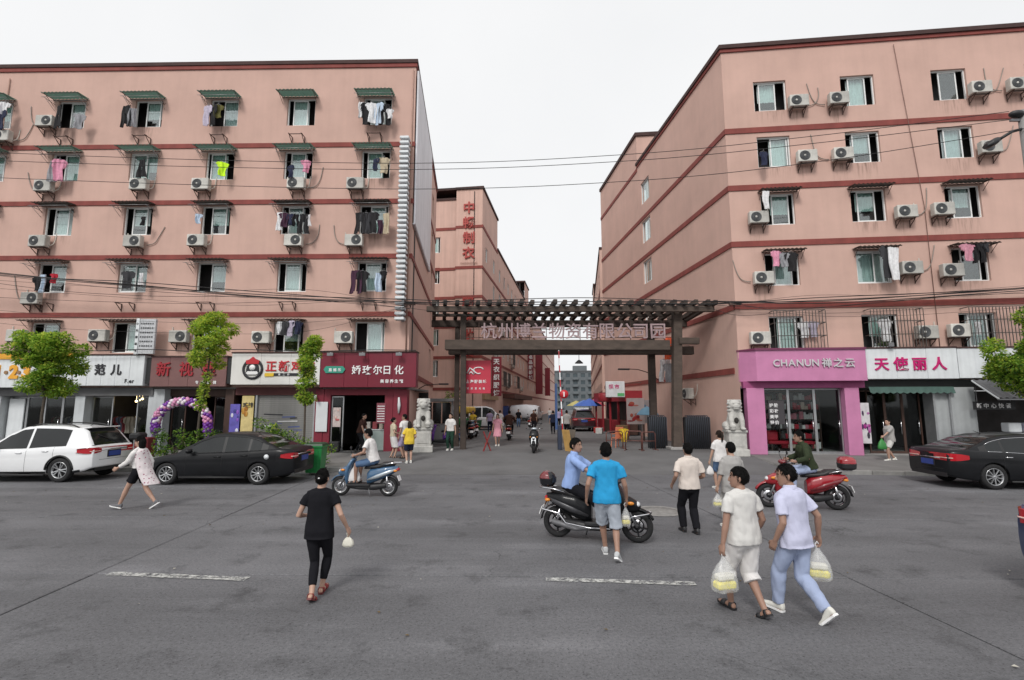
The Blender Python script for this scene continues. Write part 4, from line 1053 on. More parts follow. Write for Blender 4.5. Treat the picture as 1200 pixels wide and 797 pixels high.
# sloping awning of the next shop and its lettered gate
t = thing('shop_awning', 'dark sloping corrugated awning over the shop behind the parked black car', 'awning', FR.w(8.55, -.6, 3.3), FR.ang)
aw = MB(); aw.grid(lambda a, c: (.1 + 4.6 * a, -1.15 * c, -.72 * c + .02 * math.sin(a * 120)), 120, 1); aw.grid(lambda a, c: (.1 + 4.6 * a, -1.15 * c, -.72 * c + .02 * math.sin(a * 120) - .02), 120, 1)
aw.build('sheet', mat('awning_dark', (.09, .09, .095), .6, .2, 3), t, fix=False)
for x in (.1, 1.6, 3.2, 4.65):
    b = MB(); b.bar((x, 0, -.03), (x, -1.17, -.76), .045); b.build('rafter', WHITE_P if x < 1 else GREY_MET, t)
b = MB(); b.bar((.05, -1.18, -.78), (4.7, -1.18, -.78), .05); b.build('front_rail', GREY_MET, t)
t = thing('hanging_sign', 'black hanging sign strip with white characters under the dark awning', 'sign', FR.w(9.35, -.6, 2.15), FR.ang)
b = MB(); b.box((0, 0, .14), (1.5, .04, .32)); b.build('strip', BLACKP, t); lettering('新中心快餐', -.65, -.03, .06, .2, LWHT, t, pitch=.26, ext=.01)
for sx in (-.6, .6):
    b = MB(); b.bar((sx, 0, .28), (sx, 0, .87), .02); b.build('hanger', GREY_MET, t)
t = thing('food_counter', 'dark food counter standing under the sloping awning', 'counter', FR.w(10.7, -.5, .3), FR.ang)
b = MB(); b.box((0, 0, .45), (2.6, .7, .9), bev=.02); b.build('cabinet', mat('counter_dark', (.05, .04, .04), .5), t); b = MB(); b.box((0, 0, .92), (2.7, .8, .05)); b.build('top', ALU, t)
for k, (x, c) in enumerate(((-.75, WHITE_P), (-.2, mat('lilac_box', (.5, .5, .6), .5)), (.35, CLO[3]))):
    b = MB(); b.box((x, 0, 1.14), (.46, .4, .36), bev=.03); tag(b.build('food_box', c, None, FR.w(10.7, -.5, .3), (0, 0, FR.ang)), ['white cool box on the food counter behind the parked black car', 'pale lilac box in the middle of the food counter', 'dark blue box on the food counter near the tree'][k], 'box', 'boxes on the food counter')
b = MB(); b.box((.9, -.1, .9), (3.6, .05, 1.1)); 

# ================================================================== timber-clad gateway over the lane
TIM = mat('dark_timber', (.05, .036, .029), .8, .3, 5, .4, 35, stretch=(.4, 1, 1)); TIM2 = mat('grey_timber', (.083, .062, .05), .85, .3, 5, .4, 35, stretch=(.4, 1, 1))
GT = thing('gateway', 'dark pergola gateway with pinkish characters spanning the lane', 'gateway', (2.7, 23.5, .3))
def gpart(name, a, b, w, h, m_, bev=.015):
    o = MB(); a, b = Vector(a) - Vector((2.7, 23.5, .3)), Vector(b) - Vector((2.7, 23.5, .3))
    c = (a + b) / 2; o.bar(a - c, b - c, w, h, bev=bev); return o.build(name, m_, GT, loc=c)
gpart('post', (7.55, 23.5, .28), (7.82, 23.5, 6.9), .40, .40, TIM2)
gpart('post', (7.0, 25.2, .28), (7.0, 25.2, 6.2), .32, .32, TIM)
gpart('post', (-2.24, 23.5, .28), (-2.30, 23.5, 6.55), .24, .26, TIM)
gpart('post', (-2.75, 25.2, .28), (-2.75, 25.2, 6.2), .24, .24, TIM)
gpart('beam', (-3.1, 23.3, 5.08), (7.3, 23.3, 5.06), .5, .46, TIM2); gpart('beam', (7.78, 23.36, 5.28), (8.72, 23.36, 5.28), .3, .3, TIM2)
gpart('beam', (-3.15, 24.95, 5.0), (9.0, 24.95, 5.0), .42, .4, TIM)
gpart('beam', (-3.95, 22.95, 6.72), (9.35, 22.95, 6.72), .2, .26, TIM2); gpart('beam', (-4.05, 25.1, 6.38), (8.8, 25.1, 6.38), .22, .34, TIM); gpart('beam', (-3.85, 24.0, 6.62), (7.5, 24.0, 6.62), .1, .14, TIM)
gpart('plinth', (7.56, 23.5, .3), (7.56, 23.5, .42), .8, .8, CONC)
for k in range(27):
    x = -3.85 + k * .5; xn = min(x + .32, 9.32); j_ = random.uniform(-.04, .04)
    gpart('slat', (xn + j_, 22.6, 7.0 + random.uniform(-.02, .03)), (xn - .42 + j_, 25.45, 6.64), .18, .2, TIM if k % 3 else TIM2, .008)
LETG = mat('gate_letter', (.40, .29, .30), .6, .15, 5)
for k, ch in enumerate('杭州博兰物资有限公司园'):
    me_, a_, b_ = glyph(ch, .009, .07)
    lettering(ch, -1.45 + k * .79 - 2.7, -.32, 5.14, .78, LETG, GT, bold=.009, ext=.07)
for k in range(12):
    gpart('letter_frame', (-1.55 + k * .79, 23.36, 5.28), (-1.55 + k * .79, 23.36, 6.28), .03, .03, RUST, 0)
for z in (5.45, 5.85, 6.2): gpart('letter_frame', (-2.2, 23.40, z), (7.5, 23.40, z), .03, .03, RUST, 0)
# lamp hanging below the beam
b = MB(); b.tube([(0, 0, .0), (0, 0, .5)], .012, 6); b.lathe([(.02, .02), (.06, .0), (.19, -.12), (.2, -.15), (.0, -.13)], n=16)
tag(b.build('hanging_lamp', BLACKP, None, (3.15, 23.6, 4.4)), 'black bowl lamp hanging below the gateway beam', 'lamp')
# red billboard beside the left post
t = thing('billboard', 'red square billboard with a white looped emblem beside the left gate post', 'billboard', (-1.68, 23.85, 2.85))
b = MB(); b.box((0, 0, .78), (1.36, .1, 1.56), bev=.01); b.build('board', mat('billboard_red', (.5, .03, .06), .5, .08, 2), t)
for pts in ([(-.45, .95), (-.3, 1.2), (-.2, 1.12), (-.05, .95), (-.15, .9), (-.25, 1.02), (-.35, .92)],):
    b = MB(); b.tube([(x, -.07, z) for x, z in pts], .035, 6); b.build('emblem', LWHT, t)
b = MB(); b.tube([(.1 + .22 * math.cos(a) * (1 + .3 * math.sin(a)), -.07, 1.08 + .15 * math.sin(a)) for a in [R(20 + k * 26) for k in range(12)]], .028, 6); b.build('emblem', LWHT, t)
lettering('上海服装城', -.5, -.065, .5, .17, LWHT, t, pitch=.2, ext=.01); lettering('欢迎您光临', -.45, -.065, .2, .1, LWHT, t, pitch=.19, ext=.01)
for z in (.3, 1.3):
    b = MB(); b.bar((-.62, -.0, z), (-.62, -.3, z), .05); b.build('bracket', RUST, t)
# folded steel gates at both sides of the right post
FOLD = mat('folded_gate', (.05, .058, .075), .5, .2, 5, metal=.4)
for k, (x0, x1, Y, lab) in enumerate(((6.42, 7.28, 23.9, 'dark folded concertina gate left of the big gate post'), (8.02, 9.2, 23.6, 'dark folded concertina gate between the big gate post and pink wall'))):
    t = thing('folding_gate', lab, 'gate', ((x0 + x1) / 2, Y, .3)); w = x1 - x0; n = int(w / .085)
    for q in range(n):
        x = -w / 2 + w * (q + .5) / n; h = 1.52 - .35 * max(0, abs(x) - (w / 2 - .16)) ** 2 / .0256 * .4
        b = MB(); b.tube([(0, 0, 0), (0, 0, h - .05), (0, .05, h), (0, .35, h), (0, .4, h - .05), (0, .4, 0)], .022, 6); b.build('gate_bar', FOLD, t, loc=(x, 0, 0))
    b = MB(); b.box((0, .2, .75), (w, .06, 1.4)); b.build('gate_core', BLACKP, t)

# rust and drip stains that run down the render under the units
def stain_mat():
    m = bpy.data.materials.new('drip_stain'); m.use_nodes = True; n, l = m.node_tree.nodes, m.node_tree.links; n.clear()
    o = n.new('ShaderNodeOutputMaterial'); a = n.new('ShaderNodeMixShader'); t = n.new('ShaderNodeBsdfTransparent'); d = n.new('ShaderNodeBsdfDiffuse'); d.inputs[0].default_value = (.10, .07, .055, 1)
    tc = n.new('ShaderNodeTexCoord'); mp = n.new('ShaderNodeMapping'); mp.inputs['Scale'].default_value = (9, 1, .9); nz = n.new('ShaderNodeTexNoise'); nz.inputs['Scale'].default_value = 1.5; nz.inputs['Detail'].default_value = 5
    oi = n.new('ShaderNodeObjectInfo'); ad = n.new('ShaderNodeVectorMath'); l.new(tc.outputs['Object'], ad.inputs[0]); l.new(oi.outputs['Location'], ad.inputs[1]); l.new(ad.outputs[0], mp.inputs[0]); l.new(mp.outputs[0], nz.inputs['Vector'])
    sx = n.new('ShaderNodeSeparateXYZ'); l.new(tc.outputs['Generated'], sx.inputs[0])
    r = n.new('ShaderNodeMapRange'); r.inputs['From Min'].default_value = .45; r.inputs['From Max'].default_value = .75; l.new(nz.outputs['Fac'], r.inputs['Value'])
    e = n.new('ShaderNodeMath'); e.operation = 'PINGPONG'; e.inputs[1].default_value = .5; l.new(sx.outputs['X'], e.inputs[0])
    p1 = n.new('ShaderNodeMath'); p1.operation = 'MULTIPLY'; l.new(r.outputs[0], p1.inputs[0]); l.new(sx.outputs['Z'], p1.inputs[1])
    p2 = n.new('ShaderNodeMath'); p2.operation = 'MULTIPLY'; l.new(p1.outputs[0], p2.inputs[0]); l.new(e.outputs[0], p2.inputs[1])
    p3 = n.new('ShaderNodeMath'); p3.operation = 'MULTIPLY'; p3.inputs[1].default_value = 1.15; p3.use_clamp = True; l.new(p2.outputs[0], p3.inputs[0])
    l.new(p3.outputs[0], a.inputs[0]); l.new(t.outputs[0], a.inputs[1]); l.new(d.outputs[0], a.inputs[2]); l.new(a.outputs[0], o.inputs[0]); return m
STAIN = stain_mat()
for fr, B, tb in ((FL, LB, LAC), (FR, RB, RAC)):
    for x, z, r in tb:
        w, h = random.uniform(.6, 1.0), random.uniform(.7, 1.3)
        q = MB(); q.grid(lambda a, b: (-w / 2 + w * a, 0, -h + h * b), 1, 1); put(q, 'stain', STAIN, B, fr, loc=(x, -.006, z - .25))
for fr, B, xs_, w0 in ((FL, LB, LX, 1.5), (FR, RB, RX, 1.6)):
    for x in xs_:
        for z in ROWZ[:4]:
            if random.random() < .7:
                h = random.uniform(.5, 1.0); q = MB(); q.grid(lambda a, b: (-w0 / 2 + w0 * a, 0, -h + h * b), 1, 1); put(q, 'stain', STAIN, B, fr, loc=(x, -.005, z - .01))
# ================================================================== cars
TYRE = mat('tyre', (.014, .014, .015), .85, .2, 8, .3, 40); ALLOY = mat('alloy', (.5, .51, .52), .3, .08, 5, metal=.85)
CARGL = mat('car_glass', (.012, .014, .015), .08, .2, 1.5, spec=.45); TRIM = mat('car_trim', (.015, .015, .016), .55, .15, 6)
REDL = mat('tail_lamp', (.42, .012, .02), .15, .12, 6, coat=.8); CLEARL = mat('head_lamp', (.6, .62, .64), .12, .15, 8, coat=.8); PLATE = mat('number_plate', (.03, .06, .28), .4, .12, 4)
def lerp_tab(t, x):
    if x <= t[0][0]: return t[0][1]
    for (a, b), (c, d) in zip(t, t[1:]):
        if x <= c:
            f = (x - a) / (c - a); f = f * f * (3 - 2 * f) * .5 + f * .5
            return b + (d - b) * f
    return t[-1][1]
def wheel(parent, x, y, r, side, spokes=5, w=.21, name='wheel'):
    """side: +1 faces +y"""
    o = bpy.data.objects.new(name, None); COL.objects.link(o); o.parent = parent; o.location = (x, y, r); o.rotation_euler = (0, random.uniform(0, 6), 0)
    t = MB(); s = side
    t.lathe([(r * .66, s * w * .42), (r * .72, s * w * .5), (r * .93, s * w * .48), (r, s * w * .33), (r, -s * w * .33), (r * .93, -s * w * .48), (r * .7, -s * w * .5), (r * .66, -s * w * .42), (r * .66, s * w * .42)], n=36, axis='Y'); t.build('tyre', TYRE, o)
    m = MB()
    m.lathe([(r * .60, s * w * .12), (r * .63, s * w * .44), (r * .67, s * w * .46), (r * .69, s * w * .40), (r * .66, -s * w * .4)], n=36, axis='Y')
    m.lathe([(0, s * w * .40), (r * .11, s * w * .40), (r * .15, s * w * .33), (r * .16, s * w * .1)], n=16, axis='Y')
    for k in range(spokes):
        a = 2 * math.pi * k / spokes
        for da in (-.13, .13) if spokes <= 6 else (0,):
            a1, a2 = a + da * .8, a + da * 1.6
            m.bar((r * .1 * math.cos(a1), s * w * .33, r * .1 * math.sin(a1)), (r * .64 * math.cos(a2), s * w * .37, r * .64 * math.sin(a2)), r * .085, w * .12)
    m.build('rim', ALLOY, o)
    d = MB(); d.lathe([(0, s * w * .02), (r * .62, s * w * .02), (r * .63, -s * w * .2), (0, -s * w * .2)], n=24, axis='Y'); d.build('brake_disc', BLACKP, o)
    return o

def car(label, S, paint, loc, rz, spokes=5):
    """S holds the side profile: L W, tables of (x, z) with x from the rear (0) to the nose (L)"""
    L, W = S['L'], S['W'] / 2
    T = thing('parked_car', label, 'car', loc, rz)
    xr, xf, rw = S['xr'], S['xf'], S['rw']; ra = rw * 1.14
    xs = {0.0, .02, .06, .12, .2, .3, .42, L - .45, L - .3, L - .18, L - .09, L - .03, L}
    for c in (xr, xf):
        for k in range(15): xs.add(c + ra * math.cos(math.pi * k / 14))
    k = .5
    while k < L - .4: xs.add(round(k, 3)); k += .12
    xs = sorted(x for x in xs if 0 <= x <= L)
    top = lambda x: lerp_tab(S['top'], x)
    bot = lambda x: lerp_tab(S['bot'], x)
    def hw(x):
        e = .55; t = 0
        if x < e: t = (e - x) / e; return W * (1 - S.get('rt', .16) * t ** 2.6)
        if x > L - .8: t = (x - L + .8) / .8; return W * (1 - S.get('ft', .30) * t ** 2.6)
        return W
    prof = [(0, .955), (.12, .985), (.3, .998), (.5, 1.0), (.66, .992), (.78, .992), (.9, .975), (1.0, .93)]
    def arch(x):
        z = bot(x)
        for c in (xr, xf):
            d = abs(x - c)
            if d < ra: z = max(z, rw + math.sqrt(max(ra * ra - d * d, 0)) - .015)
        return z
    def side(x, z):
        b, t = bot(x), top(x); f = min(1, max(0, (z - b) / (t - b)))
        for (a, u), (c, v) in zip(prof, prof[1:]):
            if f <= c: return hw(x) * (u + (v - u) * (f - a) / (c - a))
        return hw(x) * .93
    NR = 12; body = MB(); rings = []
    for x in xs:
        b, t, a = bot(x), top(x), arch(x); w = hw(x); r = []
        inner = w - .28
        r += [(x, 0, b), (x, inner, b), (x, inner, max(a, b)), (x, side(x, a) - .02, a)]
        for j in range(NR + 1):
            z = a + (t - a) * j / NR; r.append((x, side(x, z), z))
        for q in (.84, .68, .4, 0): r.append((x, w * q if q else 0, t + S.get('crown', .05) * (1 - (q / .93) ** 2) * min(1, x / .3, (L - x) / .5)))
        rings.append(r)
    n = len(rings[0])
    def matz(p):  # black sill and bumper trim
        return 1 if sum(v[2] for v in p) / len(p) < S.get('clad', .24) else 0
    for s in (1, -1):
        for i in range(len(rings) - 1):
            for j in range(n - 1):
                q = [rings[i][j], rings[i + 1][j], rings[i + 1][j + 1], rings[i][j + 1]]
                mi = 1 if j < 3 else matz(q)
                q = [(a, s * b, c) for a, b, c in q]
                body.add(q if s < 0 else q[::-1], [(0, 1, 2, 3)], mi, j >= 3)
        for ring, flip in ((rings[0], 1), (rings[-1], -1)):    # end caps in strips so that trim reads
            for j in range(4, n - 1):
                a, b = ring[j], ring[j + 1]
                q = [(a[0], 0, a[2]), (a[0], s * a[1], a[2]), (b[0], s * b[1], b[2]), (b[0], 0, b[2])]
                body.add(q if s * flip > 0 else q[::-1], [(0, 1, 2, 3)], matz(q), True)
    # weld so that shading is continuous
    import bmesh
    me = body.mesh('body', [paint, TRIM]); bm = bmesh.new(); bm.from_mesh(me)
    bmesh.ops.remove_doubles(bm, verts=bm.verts, dist=.0008); bmesh.ops.recalc_face_normals(bm, faces=bm.faces); bm.to_mesh(me); bm.free()
    link('body', me, T, (-L / 2, 0, 0))
    # ---- cabin
    roof = lambda x: lerp_tab(S['roof'], x)
    x0, x1 = S['roof'][0][0], S['roof'][-1][0]
    rb, rf = S['rear_glass'], S['front_glass']       # x where rear / front glass meet the roof
    gx = sorted({x0 + (x1 - x0) * k / 46 for k in range(47)} | {rb, rf} | {p for d in S['doors'] for p in d[:2]})
    cab, panes = MB(), {}
    def sec(x):
        zb = top(x) - .012; zr = max(roof(x), zb + .001); h = zr - zb
        wb = hw(x) * .925; wr = wb - S.get('lean', .17) * min(1, h / .42)
        tt = min(1, h / .3)
        e = .055 * tt
        return [(x, wb, zb), (x, wb - (wb - wr) * .92, zr - e - .02 * tt), (x, wr - .02, zr - .012 * tt), (x, wr - .10, zr + .008), (x, wr * .5, zr + .028 * tt), (x, 0, zr + .034 * tt)]
    secs = [sec(x) for x in gx]
    for s in (1, -1):
        for i in range(len(gx) - 1):
            xm = (gx[i] + gx[i + 1]) / 2
            for j in range(5):
                q = [secs[i][j], secs[i + 1][j], secs[i + 1][j + 1], secs[i][j + 1]]
                q = [(a, s * b, c) for a, b, c in q]; q = q if s < 0 else q[::-1]
                key = None
                if j == 0:
                    for d, (a, b) in enumerate([p[:2] for p in S['doors']]):
                        if a <= xm <= b: key = ('side_window', s, d)
                elif j >= 3:
                    if xm > rf: key = ('windshield', 0, 0)
                    elif xm < rb: key = ('rear_window', 0, 0)
                if key: panes.setdefault(key, MB()).add(q, [(0, 1, 2, 3)], 0, True)
                else: cab.add(q, [(0, 1, 2, 3)], 1 if j == 0 and S.get('dark_pillar') and gx[0] + .35 < xm < gx[-1] - .5 else 0, True)
    def weld(m_, name, mats):
        me = m_.mesh(name, mats); bm = bmesh.new(); bm.from_mesh(me); bmesh.ops.remove_doubles(bm, verts=bm.verts, dist=.0005); bmesh.ops.recalc_face_normals(bm, faces=bm.faces); bm.to_mesh(me); bm.free()
        return link(name, me, T, (-L / 2, 0, 0))
    weld(cab, 'cabin', [paint, TRIM])
    for (nm, s, d), m_ in panes.items(): weld(m_, nm, CARGL)
    def P(nm, m_, mt, parent=T): return m_.build(nm, mt, parent, loc=(-L / 2, 0, 0) if parent is T else (0, 0, 0))
    # window surround, door seams, handles, mirrors
    for s in (1, -1):
        for a, b in [p[:2] for p in S['doors']]:
            m_ = MB(); pts = [(x, s * (sec(x)[0][1] + .006), sec(x)[0][2] + .012) for x in [a + (b - a) * k / 6 for k in range(7)]]
            m_.tube(pts, .009, 5); P('window_trim', m_, CHROME if S.get('chrome') else TRIM)
        if S.get('chrome') or S.get('dark_pillar'):
            a, b = S['doors'][0][0], S['doors'][-1][1]; m_ = MB()
            m_.tube([(x, s * (sec(x)[1][1] + .006), sec(x)[1][2] + .004) for x in [a + (b - a) * k / 16 for k in range(17)]], .009, 5); P('window_trim', m_, CHROME if S.get('chrome') else TRIM)
        for x in S['seams']:
            m_ = MB(); m_.tube([(x + .0 * k, s * (side(x, bot(x) + .06 + (top(x) - bot(x) - .08) * k / 8) + .001), bot(x) + .06 + (top(x) - bot(x) - .08) * k / 8) for k in range(9)], .0045, 4); P('door_seam', m_, TRIM)
        for x in S['handles']:
            z = top(x) - .13; m_ = MB(); m_.tube([(x - .1, s * (side(x, z) + .004), z), (x - .06, s * (side(x, z) + .03), z), (x + .06, s * (side(x, z) + .03), z), (x + .1, s * (side(x, z) + .004), z)], .014, 6); P('door_handle', m_, CHROME if S.get('chrome') else paint)
        x = S['mirror']; z = top(x) + .07; y = s * hw(x)
        m_ = MB(); m_.ball((x, y + s * .08, z), (.09, .13, .075), 12, 0, 8); P('mirror', m_, paint)
        m_ = MB(); z = bot(xr) + .015; m_.tube([(xr + ra + .03, s * (W * .965), .215), (xf - ra - .03, s * (W * .965), .215)], .03, 6); P('sill', m_, TRIM)
        # wheel arch lips
        if S.get('lip'):
            for c in (xr, xf):
                m_ = MB(); m_.tube([(c + ra * 1.03 * math.cos(a), s * (side(c + ra * math.cos(a), rw + ra * math.sin(a)) + .002), rw + ra * 1.03 * math.sin(a)) for a in [math.pi * (k / 14 * .98 + .01) for k in range(15)]], .028, 6); P('arch_lip', m_, TRIM)
        # tail lamps wrap round the rear corner, head lamps round the front
        for nm, mt, end, zt, xlen, ylen, zh in (('tail_light', REDL, 0, S['tl'][0], S['tl'][1], S['tl'][2], S['tl'][3]), ('headlight', CLEARL, L, S['hl'][0], S['hl'][1], S['hl'][2], S['hl'][3])):
            path = []; sg = 1 if end == 0 else -1
            for k in range(10): 
                x = end + sg * xlen * (1 - k / 10); path.append((x, side(x, zt) + .008))
            we = side(end + sg * .001, zt)
            for k in range(1, 9): path.append((end - sg * .010, we + .006 - ylen * k / 8))
            m_ = MB(); np_ = len(path)
            def hh(k): 
                t = k / (np_ - 1); return zh * (.25 + .75 * math.sin(math.pi * min(1, .12 + t * .75)))
            up = [(x, s * y, zt + hh(k) * .5) for k, (x, y) in enumerate(path)]; dn = [(x, s * y, zt - hh(k) * .5) for k, (x, y) in enumerate(path)]
            inn = [(x + sg * .03, s * (y - .03), z) for x, y, z in up]; ind = [(x + sg * .03, s * (y - .03), z) for x, y, z in dn]
            m_.add(up + dn, [(k, k + 1, np_ + k + 1, np_ + k) for k in range(np_ - 1)], 0, True)
            m_.add(inn + up, [(k, k + 1, np_ + k + 1, np_ + k) for k in range(np_ - 1)]); m_.add(ind + dn, [(k, k + 1, np_ + k + 1, np_ + k) for k in range(np_ - 1)])
            lo = P(nm, m_, mt)
            b = MB(); k = int(np_ * .62); b.tube([(path[q][0] - sg * .004, s * (path[q][1] + .003), zt - zh * .12) for q in range(int(np_ * .45), np_ - 1)], .012, 5); b.build('reflector', mat('lamp_inner', (.75, .5, .45), .2) if end == 0 else CHROME, lo)
        wheel(T, xr - L / 2, s * (W - .115), rw, s, spokes); wheel(T, xf - L / 2, s * (W - .115), rw, s, spokes)
    # rear and front fascia
    z = S['plate']; m_ = MB(); m_.box((-.016, 0, z), (.02, .46, .15)); P('number_plate', m_, PLATE)
    if S.get('plate_blur', True):
        b = MB(); b.box((-.004, 0, z), (.02, .54, .21), bev=.01); P('plate_recess', b, TRIM)
    b = MB(); b.box((-.004, 0, .36), (.02, W * 1.5, .11), bev=.01); P('bumper_insert', b, TRIM)
    b = MB(); b.tube([(-.006, -.5, z + .13), (-.016, 0, z + .14), (-.006, .5, z + .13)], .014, 6); P('boot_strip', b, CHROME)
    b = MB(); b.box((L - .0, 0, .44), (.03, W * 1.15, .2), bev=.01); P('grille', b, TRIM)
    b = MB(); b.box((L + .006, 0, .6), (.03, .7, .1), bev=.01); P('upper_grille', b, CHROME)
    seam = MB(); zz = top(.02); seam.tube([(-.003, -W * .62, S['plate'] - .16), (-.003, W * .62, S['plate'] - .16)], .004, 4); P('boot_seam', seam, TRIM)
    if S.get('rails'):
        for s in (1, -1):
            b = MB(); xs_ = [rb + .1 + (rf - rb - .25) * k / 8 for k in range(9)]
            b.tube([(x, s * (sec(x)[2][1] - .05), sec(x)[3][2] + (.05 if 0 < k < 8 else .0)) for k, x in enumerate(xs_)], .02, 6); P('roof_rail', b, TRIM)
    if S.get('spoiler'):
        b = MB(); x = rb; b.box((x - .12, 0, sec(x)[4][2] - .02), (.3, W * 1.25, .035), rot=Matrix.Rotation(.10, 3, 'Y'), bev=.012); P('spoiler', b, paint)
        b = MB(); b.tube([(x - .24, -.16, sec(x)[4][2] - .01), (x - .24, .16, sec(x)[4][2] - .01)], .012, 5); P('brake_light', b, REDL)
        w0 = MB(); w0.tube([(x0 + .06, .0, roof(x0 + .06) + .05), (x0 + .2, .35, roof(x0 + .2) + .04)], .01, 5); P('wiper', w0, TRIM)
    b = MB(); b.tube([(rb + .25, 0, roof(rb + .25) + .03), (rb + .05, 0, roof(rb + .05) + .16)], [.012, .006], 5); P('antenna', b, TRIM)
    return T

SEDAN = dict(L=4.6, W=1.78, xr=.98, xf=3.68, rw=.315, top=[(0, .93), (.1, 1.01), (.5, 1.03), (1.1, .98), (2.2, .93), (3.2, .90), (3.7, .84), (4.2, .74), (4.45, .66), (4.6, .58)], bot=[(0, .34), (.25, .26), (.6, .22), (4.0, .2), (4.4, .22), (4.6, .27)],
    roof=[(.42, 1.035), (.75, 1.17), (1.15, 1.36), (1.5, 1.435), (2.0, 1.46), (2.4, 1.44), (2.75, 1.33), (3.2, 1.09), (3.45, .90)], rear_glass=1.22, front_glass=2.45, doors=[(.95, 1.28), (1.34, 2.02), (2.1, 3.02)], seams=[1.28, 2.06, 3.12], handles=[1.42, 2.2], mirror=2.98, dark_pillar=True,
    tl=(.83, .34, .30, .17), hl=(.66, .5, .2, .13), plate=.72, spokes=5)
SEDAN2 = dict(SEDAN, L=4.85, W=1.85, xr=1.08, xf=3.84, rw=.345, top=[(0, .95), (.08, 1.04), (.5, 1.06), (1.1, 1.02), (2.2, .97), (3.4, .93), (3.9, .87), (4.4, .77), (4.7, .68), (4.85, .6)], roof=[(.45, 1.06), (.8, 1.19), (1.25, 1.38), (1.6, 1.45), (2.1, 1.475), (2.5, 1.455), (2.9, 1.34), (3.4, 1.09), (3.65, .92)], bot=[(0, .36), (.25, .28), (.6, .23), (4.2, .21), (4.6, .23), (4.85, .28)],
    rear_glass=1.3, front_glass=2.58, doors=[(1.0, 1.4), (1.46, 2.15), (2.23, 3.2)], seams=[1.36, 2.19, 3.3], handles=[1.5, 2.3], mirror=3.15, chrome=True, tl=(.86, .46, .50, .2), plate=.68)
SUV = dict(L=4.45, W=1.84, xr=.92, xf=3.56, rw=.36, clad=.34, lip=True, rails=True, spoiler=True, top=[(0, .98), (.06, 1.06), (.4, 1.10), (1.2, 1.06), (2.2, 1.0), (3.1, .98), (3.6, .93), (4.1, .84), (4.35, .74), (4.45, .64)], bot=[(0, .42), (.25, .32), (.6, .26), (3.9, .25), (4.2, .28), (4.45, .34)],
    roof=[(.10, 1.08), (.22, 1.26), (.42, 1.52), (.62, 1.60), (1.2, 1.66), (1.9, 1.67), (2.3, 1.63), (2.7, 1.46), (3.1, 1.18), (3.35, .97)], rear_glass=.60, front_glass=2.3, doors=[(.82, 1.95), (2.02, 2.98)], seams=[1.15, 1.98, 3.05], handles=[1.4, 2.2], mirror=2.92, dark_pillar=False, lean=.2,
    tl=(.93, .42, .28, .18), hl=(.78, .5, .2, .15), plate=.80, rt=.12)
PAINT_W = mat('paint_white', (.74, .75, .76), .3, .03, 1.5, coat=.8, spec=.5); PAINT_K = mat('paint_black', (.008, .0085, .010), .35, .25, 2, coat=.18, spec=.18); PAINT_B = mat('paint_blue', (.03, .05, .13), .3, .1, 2, coat=.9); PAINT_M = mat('paint_maroon', (.05, .016, .02), .3, .1, 2, coat=.8)
car('white compact SUV parked at the left kerb before the clothes shops', SUV, PAINT_W, (-12.72 - 2.225, 16.45, 0), math.pi + R(-.6), 5)
c2 = car('dusty black sedan parked at the left kerb before the balloon arch', SEDAN, PAINT_K, (-6.42 - 2.3, 15.93, 0), math.pi + R(-.6), 10)
b = MB(); b.lathe([(0, .0), (.07, .0), (.075, .006), (0, .012)], n=18, axis='Y'); b.build('fuel_cap', WHITE_P, c2, loc=(-1.55, .885, .80))
car('black sedan with red tail lights parked at the right kerb', SEDAN2, PAINT_K, (12.25 + 2.42, 15.0, 0), R(-4), 10)
car('dark blue car entering at the right edge with one red tail light', SUV, PAINT_B, (6.36 + 2.22, 5.72, 0), R(-2), 5)
